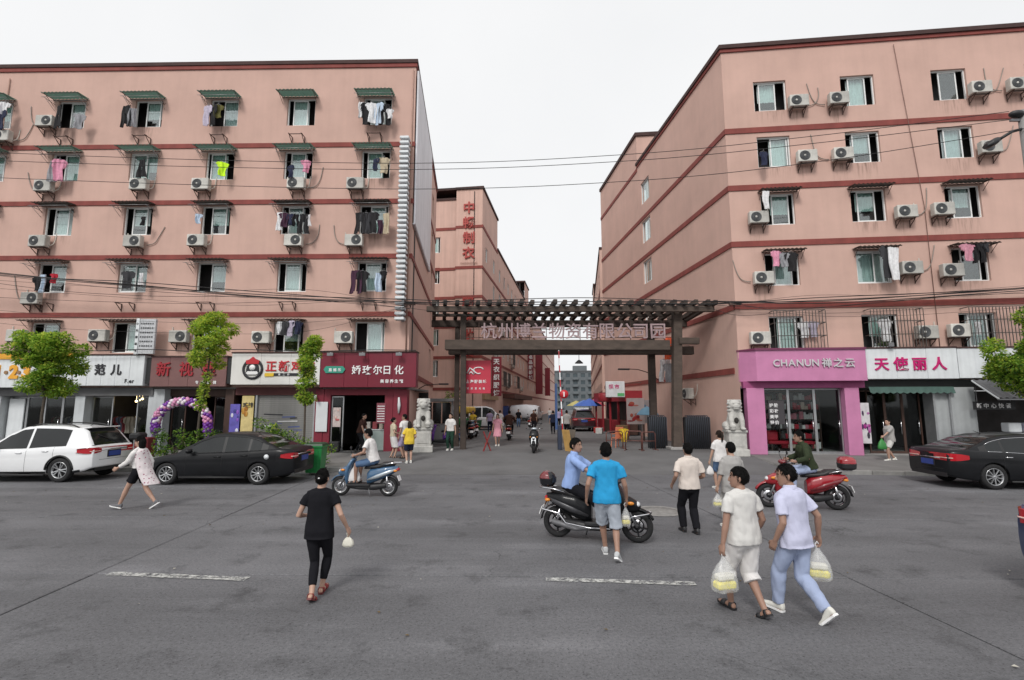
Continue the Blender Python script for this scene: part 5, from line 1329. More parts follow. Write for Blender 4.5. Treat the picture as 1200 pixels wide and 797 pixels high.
# ================================================================== scooters
def se(c, e): return math.copysign(abs(c) ** (2 / e), c)
def ring_x(x, zc, hw, hh, n=18, e=2.6): return [(x, hw * se(math.cos(2 * math.pi * k / n), e), zc + hh * se(math.sin(2 * math.pi * k / n), e)) for k in range(n)]
def ring_z(z, xc, hx, hy, n=18, e=2.4): return [(xc + hx * se(math.cos(2 * math.pi * k / n), e), hy * se(math.sin(2 * math.pi * k / n), e), z) for k in range(n)]
def smoothed(tab, k=4):
    out = []
    for a, b in zip(tab, tab[1:]):
        for i in range(k):
            f = i / k; f = f * f * (3 - 2 * f); out.append(tuple(p + (q - p) * f for p, q in zip(a, b)))
    return out + [tab[-1]]
def scooter(label, paint, paint2, loc, rz, maxi=False, box=None, bars=False, seatm=None, rack=True, plate=LWHT, steer=0, cat='scooter', sc_=1.0):
    T = thing('motor_scooter', label, cat, loc, rz); T.scale = (sc_,) * 3
    B = .68 if maxi else .63; r = .265 if maxi else .245
    for x in (B, -B):
        o = bpy.data.objects.new('wheel', None); COL.objects.link(o); o.parent = T; o.location = (x, 0, r); o.rotation_euler = (0, random.uniform(0, 6), steer if x > 0 else 0)
        t = MB(); t.lathe([(r * .68, .045), (r * .8, .062), (r * .95, .045), (r, 0), (r * .95, -.045), (r * .8, -.062), (r * .68, -.045)], n=30, axis='Y'); t.build('tyre', TYRE, o)
        m = MB(); m.lathe([(r * .62, .03), (r * .7, .045), (r * .7, -.045), (r * .62, -.03), (r * .62, .03)], n=28, axis='Y'); m.lathe([(0, .05), (.05, .05), (.055, -.05), (0, -.05)], n=12, axis='Y')
        for k in range(5):
            a = 2 * math.pi * k / 5; m.bar((.04 * math.cos(a), 0, .04 * math.sin(a)), (r * .66 * math.cos(a + .25), 0, r * .66 * math.sin(a + .25)), .035, .03)
        m.build('rim', BLACKM if maxi or paint is PAINT_K else ALLOY, o)
        d = MB(); d.lathe([(.06, .035), (r * .45, .035), (r * .45, .03), (.06, .03)], n=20, axis='Y'); d.build('brake_disc', CHROME, o)
    P = lambda nm, m, mt: m.build(nm, mt, T)
    # fork and front mudguard
    for s in (1, -1):
        m = MB(); m.tube([(B, s * .075, r), (B - .08, s * .075, .42), (B - .17, s * .06, .62)], .02, 8); P('fork', m, GREY_MET)
    m = MB(); m.loft([[(B + (r + .035 + .012 * q) * math.cos(a), y, r + (r + .035 + .012 * q) * math.sin(a)) for y, q in ((-.065, -2), (-.05, 0), (0, 1.2), (.05, 0), (.065, -2), (.05, -.8), (0, .2), (-.05, -.8))] for a in [R(25 + k * 11) for k in range(12)]], 0); P('front_fender', m, paint)
    # leg shield, nose and headset
    m = MB(); m.loft([ring_z(z, x, hx, hy) for z, x, hx, hy in smoothed([(.30, B - .2, .05, .11), (.42, B - .19, .07, .17), (.60, B - .20, .075, .21), (.78, B - .25, .075, .20), (.90, B - .31, .06, .15), (.955, B - .335, .04, .09)])]); P('leg_shield', m, paint)
    m = MB(); m.loft([ring_x(x, zc, hw, hh) for x, zc, hw, hh in smoothed([(B - .26, .62, .15, .12), (B - .12, .62, .14, .13), (B + .0, .595, .10, .09), (B + .07, .57, .04, .035)])]); P('nose', m, paint)
    m = MB(); m.ball((B + .015, 0, .625), (.05, .085, .05), 14, 0, 8); P('headlight', m, CLEARL)
    for s in (1, -1):
        m = MB(); m.ball((B - .09, s * .145, .66), (.06, .025, .03), 10); P('turn_signal', m, mat('amber', (.7, .25, .03), .25))
    m = MB(); m.ball((B - .33, 0, 1.0), (.10, .14, .055), 14, 0, 8); P('headset', m, paint2)
    m = MB(); m.tube([(B - .46, .34, 1.0), (B - .38, .2, 1.02), (B - .34, 0, 1.0), (B - .38, -.2, 1.02), (B - .46, -.34, 1.0)], .013, 8); P('handlebar', m, GREY_MET)
    for s in (1, -1):
        m = MB(); m.tube([(B - .385, s * .21, 1.018), (B - .47, s * .355, 1.0)], .02, 8); P('grip', m, BLACKP)
        m = MB(); m.tube([(B - .345, s * .2, 1.02), (B - .41, s * .35, 1.01)], .007, 6); P('brake_lever', m, CHROME)
        m = MB(); m.tube([(B - .36, s * .17, 1.02), (B - .33, s * .25, 1.15), (B - .34, s * .28, 1.2)], .007, 6); P('mirror_stem', m, BLACKP)
        m = MB(); m.ball((B - .35, s * .29, 1.225), (.016, .062, .045), 12); P('mirror', m, BLACKP)
    # floor, belly, engine
    m = MB(); m.box((.12, 0, .285), (.62, .36, .07), bev=.025); P('floorboard', m, BLACKP)
    m = MB(); m.loft([ring_x(x, zc, hw, hh) for x, zc, hw, hh in smoothed([(.40, .24, .10, .05), (.1, .22, .15, .06), (-.3, .24, .14, .09), (-.6, .27, .06, .06)])]); P('engine', m, BLACKP)
    k = 1.16 if maxi else 1.0
    m = MB(); m.loft([ring_x(x, zc, hw, hh) for x, zc, hw, hh in smoothed([(-.08, .46, .09 * k, .15), (-.16, .50, .145 * k, .19), (-.35, .56, .17 * k, .18 * k), (-.58, .62, .16 * k, .145 * k), (-.76, .67, .11 * k, .10), (-.88, .70, .05, .05)])]); P('rear_body', m, paint)
    m = MB()
    for s in (1, -1):
        m2 = MB(); m2.tube([(-.12, s * .15 * k, .42), (-.4, s * .178 * k, .52), (-.7, s * .15 * k, .63), (-.86, s * .08, .69)], [.02, .05, .04, .015], 8, flat=.3); P('side_stripe', m2, paint2)
    m = MB(); m.loft([ring_x(x, zc, hw, hh, e=3) for x, zc, hw, hh in smoothed([(.0, .70, .07, .03), (-.06, .725, .12, .05), (-.3, .74, .15, .055), (-.42, .755, .15, .06), (-.5, .79, .145, .07), (-.7, .81, .12, .06), (-.8, .81, .06, .03)])]); P('seat', m, seatm or mat('seat_vinyl', (.016, .015, .016), .5, .15, 8, .2, 60))
    m = MB(); m.ball((-.875, 0, .675), (.04, .12, .045), 14); P('tail_light', m, REDL)
    for s in (1, -1):
        m = MB(); m.ball((-.84, s * .135, .65), (.05, .035, .03), 10); P('turn_signal', m, mat('amber', (.7, .25, .03), .25))
    m = MB(); m.loft([[(-B + (r + .04 + q) * math.cos(a), y, r + (r + .04 + q) * math.sin(a)) for y, q in ((-.07, 0), (0, .015), (.07, 0), (.07, -.01), (0, .005), (-.07, -.01))] for a in [R(95 + j * 10) for j in range(9)]]); P('rear_fender', m, BLACKP)
    m = MB(); m.box((-B - r - .03, 0, .46), (.012, .2, .14), rot=Matrix.Rotation(.35, 3, 'Y')); P('number_plate', m, plate)
    m = MB(); m.tube([(-.1, -.12, .2), (-.35, -.16, .2), (-.75, -.17, .3)], [.02, .045, .05], 10); P('exhaust', m, GREY_MET)
    for s in (1, -1):
        m = MB(); m.tube([(-B, s * .12, r), (-.62, s * .13, .52)], .025, 8); P('shock_absorber', m, CHROME)
    m = MB(); m.tube([(-.15, .12, .22), (-.22, .2, .02)], .012, 6); P('kickstand', m, GREY_MET)
    if rack:
        m = MB(); m.tube([(-.52, .14, .79), (-.72, .15, .84), (-.98, .11, .86), (-.98, -.11, .86), (-.72, -.15, .84), (-.52, -.14, .79)], .013, 8); m.tube([(-.98, .0, .86), (-.7, 0, .83)], .011, 6); P('rack', m, CHROME)
    if bars:   # chrome guard rails round the body
        for s in (1, -1):
            m = MB(); m.tube([(-.86, s * .12, .62), (-.92, s * .2, .5), (-.62, s * .26, .46), (-.5, s * .25, .30), (-.1, s * .24, .24), (.25, s * .22, .24)], .014, 8); P('guard_rail', m, CHROME)
            m = MB(); m.tube([(.42, s * .2, .3), (.62, s * .22, .46), (.86, s * .15, .5), (.92, 0, .5)], .013, 8); P('guard_rail', m, CHROME)
    if box:
        m = MB(); m.loft([ring_z(z, -.92, hx, hy, 20, 3.2) for z, hx, hy in smoothed([(.87, .12, .15), (.90, .16, .19), (1.0, .17, .2)])]); P('box_base', m, box[0])
        m = MB(); m.loft([ring_z(z, -.92, hx, hy, 20, 3.0) for z, hx, hy in smoothed([(1.0, .172, .202), (1.08, .165, .19), (1.13, .12, .14), (1.145, .05, .06)])]); P('box_lid', m, box[1])
    return T
PAINT_R = mat('paint_red', (.30, .012, .02), .25, .1, 3, coat=.8); PAINT_BL = mat('paint_steel_blue', (.05, .12, .22), .25, .15, 3, coat=.8); PAINT_SV = mat('paint_silver', (.45, .5, .54), .3, .05, 3, metal=.5, coat=.6); RED2 = mat('paint_dark_red', (.16, .01, .015), .25, .2, 3, coat=.8)
# black maxi scooter in the middle of the road
SK = scooter('black maxi scooter with chrome rails in the middle of the road', PAINT_K, mat('dark_silver', (.06, .06, .065), .3, .1, 4, metal=.5), (1.47, 9.06, 0), math.atan2(-.39, 1.32), maxi=True, bars=True)
SR = scooter('red scooter with a top box ridden left in front of the pink shop', PAINT_R, RED2, (6.54, 11.7, 0), math.pi + math.atan2(-.3, 1.26), maxi=True, box=(BLACKP, PAINT_R), sc_=1.02)
SB = scooter('blue and silver scooter ridden left past the crimson shop', PAINT_BL, PAINT_SV, (-3.78, 13.3, 0), math.pi + math.atan2(-.2, 1.2) * .6, steer=.05)
SF = scooter('black scooter with a pale front facing out under the gateway', PAINT_K, PAINT_SV, (.98, 22.3, .3), R(-96), steer=.15)
m = MB(); m.box((.70, 0, .50), (.02, .2, .26), rot=Matrix.Rotation(-.3, 3, 'Y'), bev=.008); m.build('front_panel', WHITE_P, SF)
SF2 = scooter('dark red scooter carrying a rider down the lane beyond the gateway', RED2, PAINT_K, (-.15, 30.0, .3), R(86))
# purple covered motorcycle behind the left lion
SP = scooter('purple scooter half hidden behind the left stone lion', mat('paint_purple', (.12, .03, .28), .35, .2, 4, coat=.4), mat('paint_purple2', (.2, .08, .4), .35), (-3.5, 25.3, .3), R(200))
# helmet box on the maxi scooter
hb = thing('helmet', 'black and red helmet sitting on the rack of the black maxi scooter', 'helmet', SK.matrix_basis @ Vector((-.86, 0, .87)), SK.rotation_euler.z)
m = MB(); m.loft([ring_z(z, 0, a, b, 20, 2.3) for z, a, b in smoothed([(.0, .10, .09), (.04, .135, .12), (.13, .15, .13), (.2, .125, .11), (.245, .07, .06), (.255, .02, .02)])]); m.build('shell', BLACKM, hb)
m = MB(); m.loft([ring_z(z, -.012, a, b, 20, 2.3) for z, a, b in smoothed([(.135, .142, .134), (.2, .12, .113), (.245, .066, .062), (.262, .02, .02)])]); m.build('top_stripe', RED2, hb)
m = MB(); m.loft([[(.152 * math.cos(a) + .004, .133 * math.sin(a), z) for a in [R(-55 + 10 * k) for k in range(12)]] for z in (.07, .11, .15)], caps=False, closed=False); m.build('visor', CARGL, hb)
# ================================================================== people
SKIN = mat('skin', (.44, .27, .20), .55, .08, 6); SKIN2 = mat('skin_tan', (.31, .18, .13), .55, .08, 6)
HAIRM = mat('black_hair', (.006, .0055, .0055), .7, .4, 30, .8, 120, stretch=(1, 1, .25), spec=.12); HAIRB = mat('brown_hair', (.022, .013, .009), .6, .4, 30, .8, 120, spec=.25)
def remesh(mb, vox, smooth=3, wrinkle=0, wscale=9, seed=0):
    me0 = bpy.data.meshes.new('t'); me0.from_pydata([tuple(v) for v in mb.v], [], mb.f)
    o = bpy.data.objects.new('t', me0)
    md = o.modifiers.new('r', 'REMESH'); md.mode = 'VOXEL'; md.voxel_size = vox; md.use_smooth_shade = True
    if smooth:
        sm = o.modifiers.new('s', 'SMOOTH'); sm.iterations = smooth; sm.factor = .5
    me = evaluated(o); bpy.data.meshes.remove(me0)
    if wrinkle:
        off = Vector((seed * 3.1, seed * 1.7, 0)); ns = [v.normal.copy() for v in me.vertices]
        for v, n in zip(me.vertices, ns):
            p = v.co
            q = Vector(((p.x + p.z * .35) * wscale * .9, p.y * wscale, (p.z - p.x * .5) * wscale * .42)) + off
            d = abs(noise.noise(q)) * 1.4 - .35 + .5 * noise.noise(q * 2.3)
            v.co = p + n * (d * wrinkle)
        me.update()
    return me
def ell(c, rx, ry, ax, ay, n=14, e=2.3): return [c + ax * (rx * se(math.cos(2 * math.pi * k / n), e)) + ay * (ry * se(math.sin(2 * math.pi * k / n), e)) for k in range(n)]
def ik(a, t, l1, l2, pole):
    d = t - a; L = min(d.length, (l1 + l2) * .999); u = d.normalized()
    c = (l1 * l1 + L * L - l2 * l2) / (2 * l1 * L); h = l1 * math.sqrt(max(0, 1 - c * c))
    p = pole - u * pole.dot(u); p.normalize()
    return a + u * (l1 * c) + p * h, a + u * L

def person(label, loc, rz, H=1.7, fat=1.0, female=False, lean=0.0, twist=0.0, hip=None, feet=None, hands=None, head=(0, 0), skin=SKIN, top=None, bottom=None, skirt=None, shoes=None, hair='short', hairm=HAIRM, vox=.010, curl=1.0, seed=1, elbow=None, knees=None, coat=None, tilt=0.0):
    """built standing at the origin, looking along +y; x is the person's right"""
    s = H / 1.7; V = Vector
    T = thing('person', label, 'person', loc, rz)
    hz = hip if hip is not None else .865
    feet = feet or {1: (.09, .05, .075, 0), -1: (-.09, -.05, .075, 0)}
    hands = hands or {1: (.26, .05, .80), -1: (-.26, .05, .80)}
    rot = Matrix.Rotation(twist, 3, 'Z') @ Matrix.Rotation(-lean, 3, 'X') @ Matrix.Rotation(tilt, 3, 'Y')
    pel = V((0, 0, hz))
    def tp(x, y, z): return pel + rot @ V((x, y, z - .90))       # torso space: pelvis at z .90
    AX, AY, AZ = rot @ V((1, 0, 0)), rot @ V((0, 1, 0)), rot @ V((0, 0, 1))
    sw = .172 if female else .188
    tr = [(.79, .10, .075, 0), (.83, .145, .095, 0), (.90, .165 if not female else .172, .108, -.005), (1.0, .15 if not female else .142, .10, 0), (1.08, .145 if not female else .128, .095, .005), (1.2, .158 if not female else .145, .108, .005), (1.31, .17 if not female else .152, .113 if not female else .118, .005), (1.38, .165 if not female else .148, .095, -.005), (1.425, .12, .075, -.012), (1.45, .07, .062, -.012)]
    tr = [(z, rx * (fat if z < 1.36 else 1), ry * (fat ** 1.4 if z < 1.36 else 1), y) for z, rx, ry, y in tr]
    body = MB()
    def torso(mb, rows, dr=0, drb=0, n=20): mb.loft([ell(tp(0, y, z), rx + dr, ry + drb, AX, AY, n, 2.4) for z, rx, ry, y in rows], smooth=True)
    torso(body, [(z, rx - (.022 if z > 1.25 else .008), ry - (.014 if z > 1.25 else .006), y) if z < 1.44 else (z, rx, ry, y) for z, rx, ry, y in tr] if top else tr)
    nk = tp(0, -.012, 1.43); hy, hp = head
    hr = rot @ Matrix.Rotation(hy, 3, 'Z') @ Matrix.Rotation(-hp + lean * .7, 3, 'X')
    hb = tp(0, .008, 1.485)
    def hd(x, y, z): return hb + hr @ V((x, y, z - 1.485))
    body.tube([nk, hd(0, -.01, 1.5), hd(0, 0, 1.54)], [.062, .053, .05], 14)
    HX, HY = hr @ V((1, 0, 0)), hr @ V((0, 1, 0))
    body.loft([ell(hd(0, y, z), rx, ry, HX, HY, 16, 2.15) for z, rx, ry, y in [(1.472, .025, .03, .055), (1.49, .046, .055, .04), (1.52, .061, .078, .02), (1.56, .069, .09, .01), (1.60, .073, .095, .004), (1.64, .073, .096, .0), (1.67, .062, .082, -.003), (1.69, .042, .055, -.005), (1.70, .015, .02, -.006)]])
    body.loft([ell(hd(0, y, z), rx, .014, HX, HY, 8, 2) for z, rx, y in ((1.60, .007, .096), (1.57, .012, .108), (1.55, .015, .112), (1.542, .010, .10))])
    for k in (1, -1): body.tube([hd(k * .074, -.012, 1.545), hd(k * .08, -.018, 1.575), hd(k * .079, -.016, 1.605)], [.011, .017, .013], 8)
    # arms, hands
    res = {}; arms = {}
    l1, l2 = .285, .245
    for k in (1, -1):
        sh = tp(k * sw, -.005, 1.365); tgt = V(hands[k]) / s if False else V(hands[k])
        pole = V((elbow or {}).get(k, (k * .35, -1, -.25)))
        el, wr = ik(sh, tgt, l1, l2, pole)
        arms[k] = (sh, el, wr)
        f = .9 if female else 1.0
        body.tube([tp(k * .03, -.012, 1.415), tp(k * .09, -.01, 1.385), tp(k * .14, -.005, 1.36)], [.03, .026, .024], 10)
        body.tube([tp(k * (sw - .06), -.005, 1.345), sh, sh.lerp(el, .3), sh.lerp(el, .75), el, el.lerp(wr, .3), el.lerp(wr, .75), wr], [.036, .038 * f, .042 * f, .041 * f, .038 * f, .039 * f, .030 * f, .026 * f], 12)
        d = (wr - el).normalized(); inw = V((-k, .15, 0)); nrm = inw - d * inw.dot(d); nrm.normalize(); side_ = d.cross(nrm) * k     # side_: towards the thumb
        if side_.y < 0: side_ = -side_
        pc = wr + d * .05
        body.loft([ell(wr + d * t, w, th, side_, nrm, 12, 2.4) for t, w, th in ((-.005, .026, .022), (.02, .034, .019), (.05, .042, .018), (.085, .041, .016), (.095, .036, .012))])
        for q, (o_, ln) in enumerate(((.031, .066), (.0105, .075), (-.0105, .07), (-.031, .055))):
            c_ = curl * (.5 + .08 * q); p0 = wr + d * .085 + side_ * o_; pts = [p0]; ang = 0
            for seg, fr_ in ((0, .45), (1, .32), (2, .25)):
                ang += c_ * (.55, .8, .6)[seg]; pts.append(pts[-1] + (d * math.cos(ang) + nrm * math.sin(ang)) * ln * fr_)
            body.tube(pts, [.0105, .010, .0092, .0075], 8)
        th0 = wr + d * .025 + side_ * .028; body.tube([th0, th0 + side_ * .025 + d * .025 + nrm * .012, th0 + side_ * .03 + d * .055 + nrm * .028, th0 + side_ * .025 + d * .078 + nrm * .035], [.014, .0125, .011, .008], 8)
        res[k] = wr + d * .10 + nrm * .025
    # legs
    legs = {}
    for k in (1, -1):
        hj = pel + Matrix.Rotation(twist * .5, 3, 'Z') @ V((k * .088, 0, -.02)); ft = feet[k]
        kn, an = ik(hj, V(ft[:3]), .415, .40, V((knees or {}).get(k, (k * .12, 1, .1))))
        legs[k] = (hj, kn, an, ft[3])
        g = fat
        body.tube([hj + V((0, 0, .06)), hj, hj.lerp(kn, .35), hj.lerp(kn, .8), kn, kn.lerp(an, .28), kn.lerp(an, .6), an], [.085 * g, .088 * g, .078 * g, .058 * g, .053 * g, .056 * g, .043 * g, .034], 14)
        pt = ft[3]; yaw = ft[4] if len(ft) > 4 else 0
        FR_ = Matrix.Rotation(-yaw, 3, 'Z') @ Matrix.Rotation(pt, 3, 'X')
        F = lambda y, z: an + FR_ @ V((0, y, z))
        fx_, fz_ = FR_ @ V((1, 0, 0)), FR_ @ V((0, 0, 1))
        body.loft([ell(F(y, z), w, h, fx_, fz_, 12, 2.3) for y, z, w, h in ((-.062, -.045, .018, .015), (-.05, -.04, .03, .028), (-.01, -.03, .034, .04), (.06, -.045, .04, .028), (.12, -.055, .046, .018), (.165, -.058, .042, .014), (.19, -.06, .025, .01))])
    bm_ = remesh(body, vox * s, 2)
    bm_.materials.append(skin)
    link('body', bm_, T, scale=s)
    # eyes, mouth, brows
    for k in (1, -1):
        e = MB(); e.ball(hd(k * .03, .086, 1.592), (.012, .006, .006), 8); link('eye', e.mesh('eye', BLACKM), T, scale=s)
        e = MB(); e.tube([hd(k * .014, .094, 1.613), hd(k * .032, .09, 1.618), hd(k * .048, .08, 1.612)], .0045, 6); link('eyebrow', e.mesh('eyebrow', hairm), T, scale=s)
    e = MB(); e.tube([hd(-.022, .092, 1.515), hd(0, .1, 1.513), hd(.022, .092, 1.515)], [.004, .007, .004], 6); link('mouth', e.mesh('mouth', mat('lips', (.30, .1, .09), .5)), T, scale=s)
    # hair
    h = MB()
    if hair != 'none':
        low = {'short': 1.505, 'long': 1.48}.get(hair, 1.50)
        def hv(i, j, n=26, k=18):
            th = 2 * math.pi * i / n; ph = math.pi * (j / k - .5); cr = max(math.cos(ph), .03)
            x, y, z = math.cos(th) * cr, math.sin(th) * cr, math.sin(ph)
            bump = 1 + .05 * noise.noise(Vector((x * 4, y * 4, z * 4 + seed)))
            px, py, pz = x * .084 * bump, -.010 + y * .108 * bump, 1.600 + z * (.125 if z > 0 else .105) * bump
            line = low if py < -.045 else low + (py + .045) / .06 * .09 if py < .015 else low + .09 + (py - .015) / .08 * (1.652 - low - .09) + .012 * noise.noise(Vector((px * 40, seed, 0)))
            if pz < line: px, py, pz = px * .78, -.01 + (py + .01) * .78, 1.6 + (pz - 1.6) * .8 + .006
            return hd(px, py, pz)
        h.grid(lambda a, b: hv(round(a * 26), round(b * 18)), 26, 18)
        if vox <= .011:      # loose strand clumps break up the outline
            rh = random.Random(seed)
            for q in range(420):
                th, ph = rh.uniform(0, 6.283), rh.uniform(-.5, 1.45); cr = math.cos(ph); x, y, z = math.cos(th) * cr, math.sin(th) * cr, math.sin(ph)
                px, py, pz = x * .083, -.010 + y * .107, 1.600 + z * (.123 if z > 0 else .103)
                line = low if py < -.045 else low + (py + .045) / .06 * .09 if py < .015 else low + .09 + (py - .015) / .08 * (1.652 - low - .09)
                if pz < line - .004: continue
                nrm_ = Vector((x / .083, y / .107, z / .12)).normalized(); dn = Vector((x * .6 + rh.uniform(-.5, .5), y * .6 + rh.uniform(-.5, .5), -1)); dn = (dn - nrm_ * dn.dot(nrm_)).normalized(); sd = nrm_.cross(dn) * rh.uniform(.003, .007)
                p0 = Vector((px, py, pz)) + nrm_ * .002; ln = rh.uniform(.02, .045)
                h.add([hd(*(p0 - sd)), hd(*(p0 + sd)), hd(*(p0 + dn * ln + nrm_ * rh.uniform(-.002, .009))), hd(*(p0 + nrm_ * .006))], [(0, 1, 3), (1, 2, 3), (2, 0, 3)])
        if hair == 'ponytail': h.tube([hd(0, -.1, 1.65), hd(0, -.15, 1.66), hd(0, -.17, 1.58), hd(0, -.15, 1.46), hd(0, -.13, 1.38)], [.025, .036, .038, .03, .01], 10)
        if hair == 'bun': h.ball(hd(0, -.118, 1.60), (.052, .045, .048), 12, 0, 8)
        if hair == 'long': h.loft([ell(hd(0, -.06, z), rx, ry, HX, HY, 14, 2.3) for z, rx, ry in ((1.34, .05, .025), (1.40, .085, .045), (1.5, .092, .06), (1.58, .09, .065), (1.64, .08, .06))])
        link('hair', h.mesh('hair', hairm), T, scale=s)
        if hair == 'bun':
            e = MB(); e.box(hd(.005, -.162, 1.612), (.02, .01, .014)); link('hair_clip', e.mesh('hair_clip', LWHT), T, scale=s)
    # trousers or shorts
    def leg_cloth(mb, frac, r0, r1, flare=0):
        for k in (1, -1):
            hj, kn, an, _ = legs[k]; path = [hj + V((0, 0, .05)), hj, hj.lerp(kn, .3), hj.lerp(kn, .6), hj.lerp(kn, .85), kn, kn.lerp(an, .25), kn.lerp(an, .5), kn.lerp(an, .75), kn.lerp(an, .97)]
            rr = [.088 * fat + r0, .094 * fat + r0, .083 * fat + r0, .073 * fat + r0 * 1.1, .063 * fat + r0 * 1.25, .058 + r1, .060 + r1, .054 + r1, .047 + r1, .045 + r1]
            m = max(3, round(frac * 9)) + 1; m = min(m, 10)
            rr = rr[:m]; rr[-1] += flare
            mb.tube(path[:m], rr, 18)
    if bottom:
        c = MB(); rows = [(z, rx, ry, y) for z, rx, ry, y in tr if z <= 1.0]
        torso(c, rows, .012, .014); leg_cloth(c, bottom.get('len', 1.0), bottom.get('r', .012), bottom.get('r2', .014), bottom.get('flare', .0))
        cm = remesh(c, max(.011, vox), 4, bottom.get('wr', .012), 9, seed + 3); cm.materials.append(bottom['m']); link(bottom.get('n', 'trousers'), cm, T, scale=s)
    if skirt:
        c = MB(); z0 = skirt['z']; k0 = (legs[1][1] + legs[-1][1]) / 2
        rows = [ell(tp(0, 0, 1.04), .15 * fat, .105 * fat, AX, AY, 24), ell(tp(0, 0, .93), .178 * fat, .125 * fat, AX, AY, 24)]
        zz = .80
        while zz > z0:
            f = (.9 - zz) / .5; mid = pel.lerp(V((k0.x, k0.y, zz)), min(1, f)); rows.append([V((mid.x + p.x, mid.y + p.y, zz + hz - .865)) for p in ell(V((0, 0, 0)), .185 + skirt.get('fl', .05) * f, .135 + skirt.get('fl', .05) * f, V((1, 0, 0)), V((0, 1, 0)), 24)]); zz -= .06
        c.loft(rows); cm = remesh(c, max(.012, vox), 3, .010, 7, seed + 5); cm.materials.append(skirt['m']); link('skirt', cm, T, scale=s)
    # shirt
    if top:
        c = MB(); hem = top.get('hem', .84); ex = top.get('r', .018); loose = top.get('loose', 1.0)
        rows = []
        for z, rx, ry, y in tr:
            if z > 1.44: continue
            if z < hem: continue
            wmin = .155 * fat * loose
            rows.append((z, max(rx, wmin if z < 1.3 else 0) + (0 if z > 1.4 else .004), max(ry, .1 * fat if z < 1.3 else 0), y))
        b0 = rows[0]
        if b0[0] > hem + .01: rows.insert(0, (hem, b0[1] + top.get('hemfl', .008), b0[2] + top.get('hemfl', .008), b0[3]))
        if bottom and hem < .9:
            br_ = bottom.get('r', .012); need = .088 + .094 * fat + br_ + .012; ny = .094 * fat + br_ + .016
            rows = [(z, max(rx, (need - ex) * (1 - max(0, (z - .9) / .25)) + rx * min(1, max(0, (z - .9) / .25))) if z < 1.15 else rx, max(ry, (ny - ex) * (1 - max(0, (z - .9) / .25)) + ry * min(1, max(0, (z - .9) / .25))) if z < 1.15 else ry, y) for z, rx, ry, y in rows]
        torso(c, rows, ex, ex + .004, 24)
        c.loft([ell(tp(0, -.014, z), rx, ry, AX, AY, 16) for z, rx, ry in ((1.40, .12, .085), (1.44, .078, .07), (1.462, .066, .064))])
        sl = top.get('sleeve', .42)
        for k in (1, -1):
            sh, el, wr = arms[k]; c.tube([tp(k * .035, -.014, 1.425), tp(k * .10, -.008, 1.405), sh + AZ * .008], [.052, .055, .054], 12); path = [tp(k * (sw - .08), -.005, 1.35), tp(k * (sw - .02), -.005, 1.36), sh.lerp(el, .15)]; r0 = top.get('sr', .02); rr = [.055, .06, .058 + r0 * .5]
            n = 5; tot = sl * 2
            for i in range(1, n + 1):
                t = .15 + (tot - .15) * i / n
                p = sh.lerp(el, t) if t <= 1 else el.lerp(wr, t - 1); path.append(p); rr.append((.048 if t < .8 else .042 if t < 1.2 else .036) + r0 * (1 + .15 * i / n))
            c.tube(path, rr, 16)
        cm = remesh(c, max(.010, vox), 7 if vox < .012 else 4, top.get('wr', .012), 9, seed); cm.materials.append(top['m']); o = link(top.get('n', 'shirt'), cm, T, scale=s)
        if top.get('collar'):
            e = MB(); e.loft([ell(tp(0, -.012, z), rx, ry, AX, AY, 18) for z, rx, ry in ((1.44, .078, .072), (1.485, .07, .066), (1.487, .064, .06), (1.45, .066, .062))], caps=False); link('collar', e.mesh('collar', top['m'], True), T, scale=s)
    if coat:    # open long cardigan hanging from the shoulders, swinging out behind
        c = MB(); rows = []
        for z in (1.42, 1.36, 1.25, 1.1, .95, .8, .68, .58):
            f = max(0, (1.42 - z) / .84); rx = (.13 if z > 1.4 else .19) + .02 * f; cy = -.03 - coat.get('swing', .12) * f * f
            rows.append([tp(0, cy, z) + AX * (rx * math.cos(a)) + AY * ((.125 + .04 * f) * math.sin(a)) for a in [R(165 + 210 * i / 20) for i in range(21)]])
        inn = [[p - ((p - (r[0] + r[10] + r[20]) / 3) * Vector((1, 1, 0))).normalized() * .026 for p in r] for r in rows]
        ring = [r + q[::-1] for r, q in zip(rows, inn)]
        c.loft(ring); cm = remesh(c, .009, 2, .010, 8, seed + 9); cm.materials.append(coat['m']); link('cardigan', cm, T, scale=s)
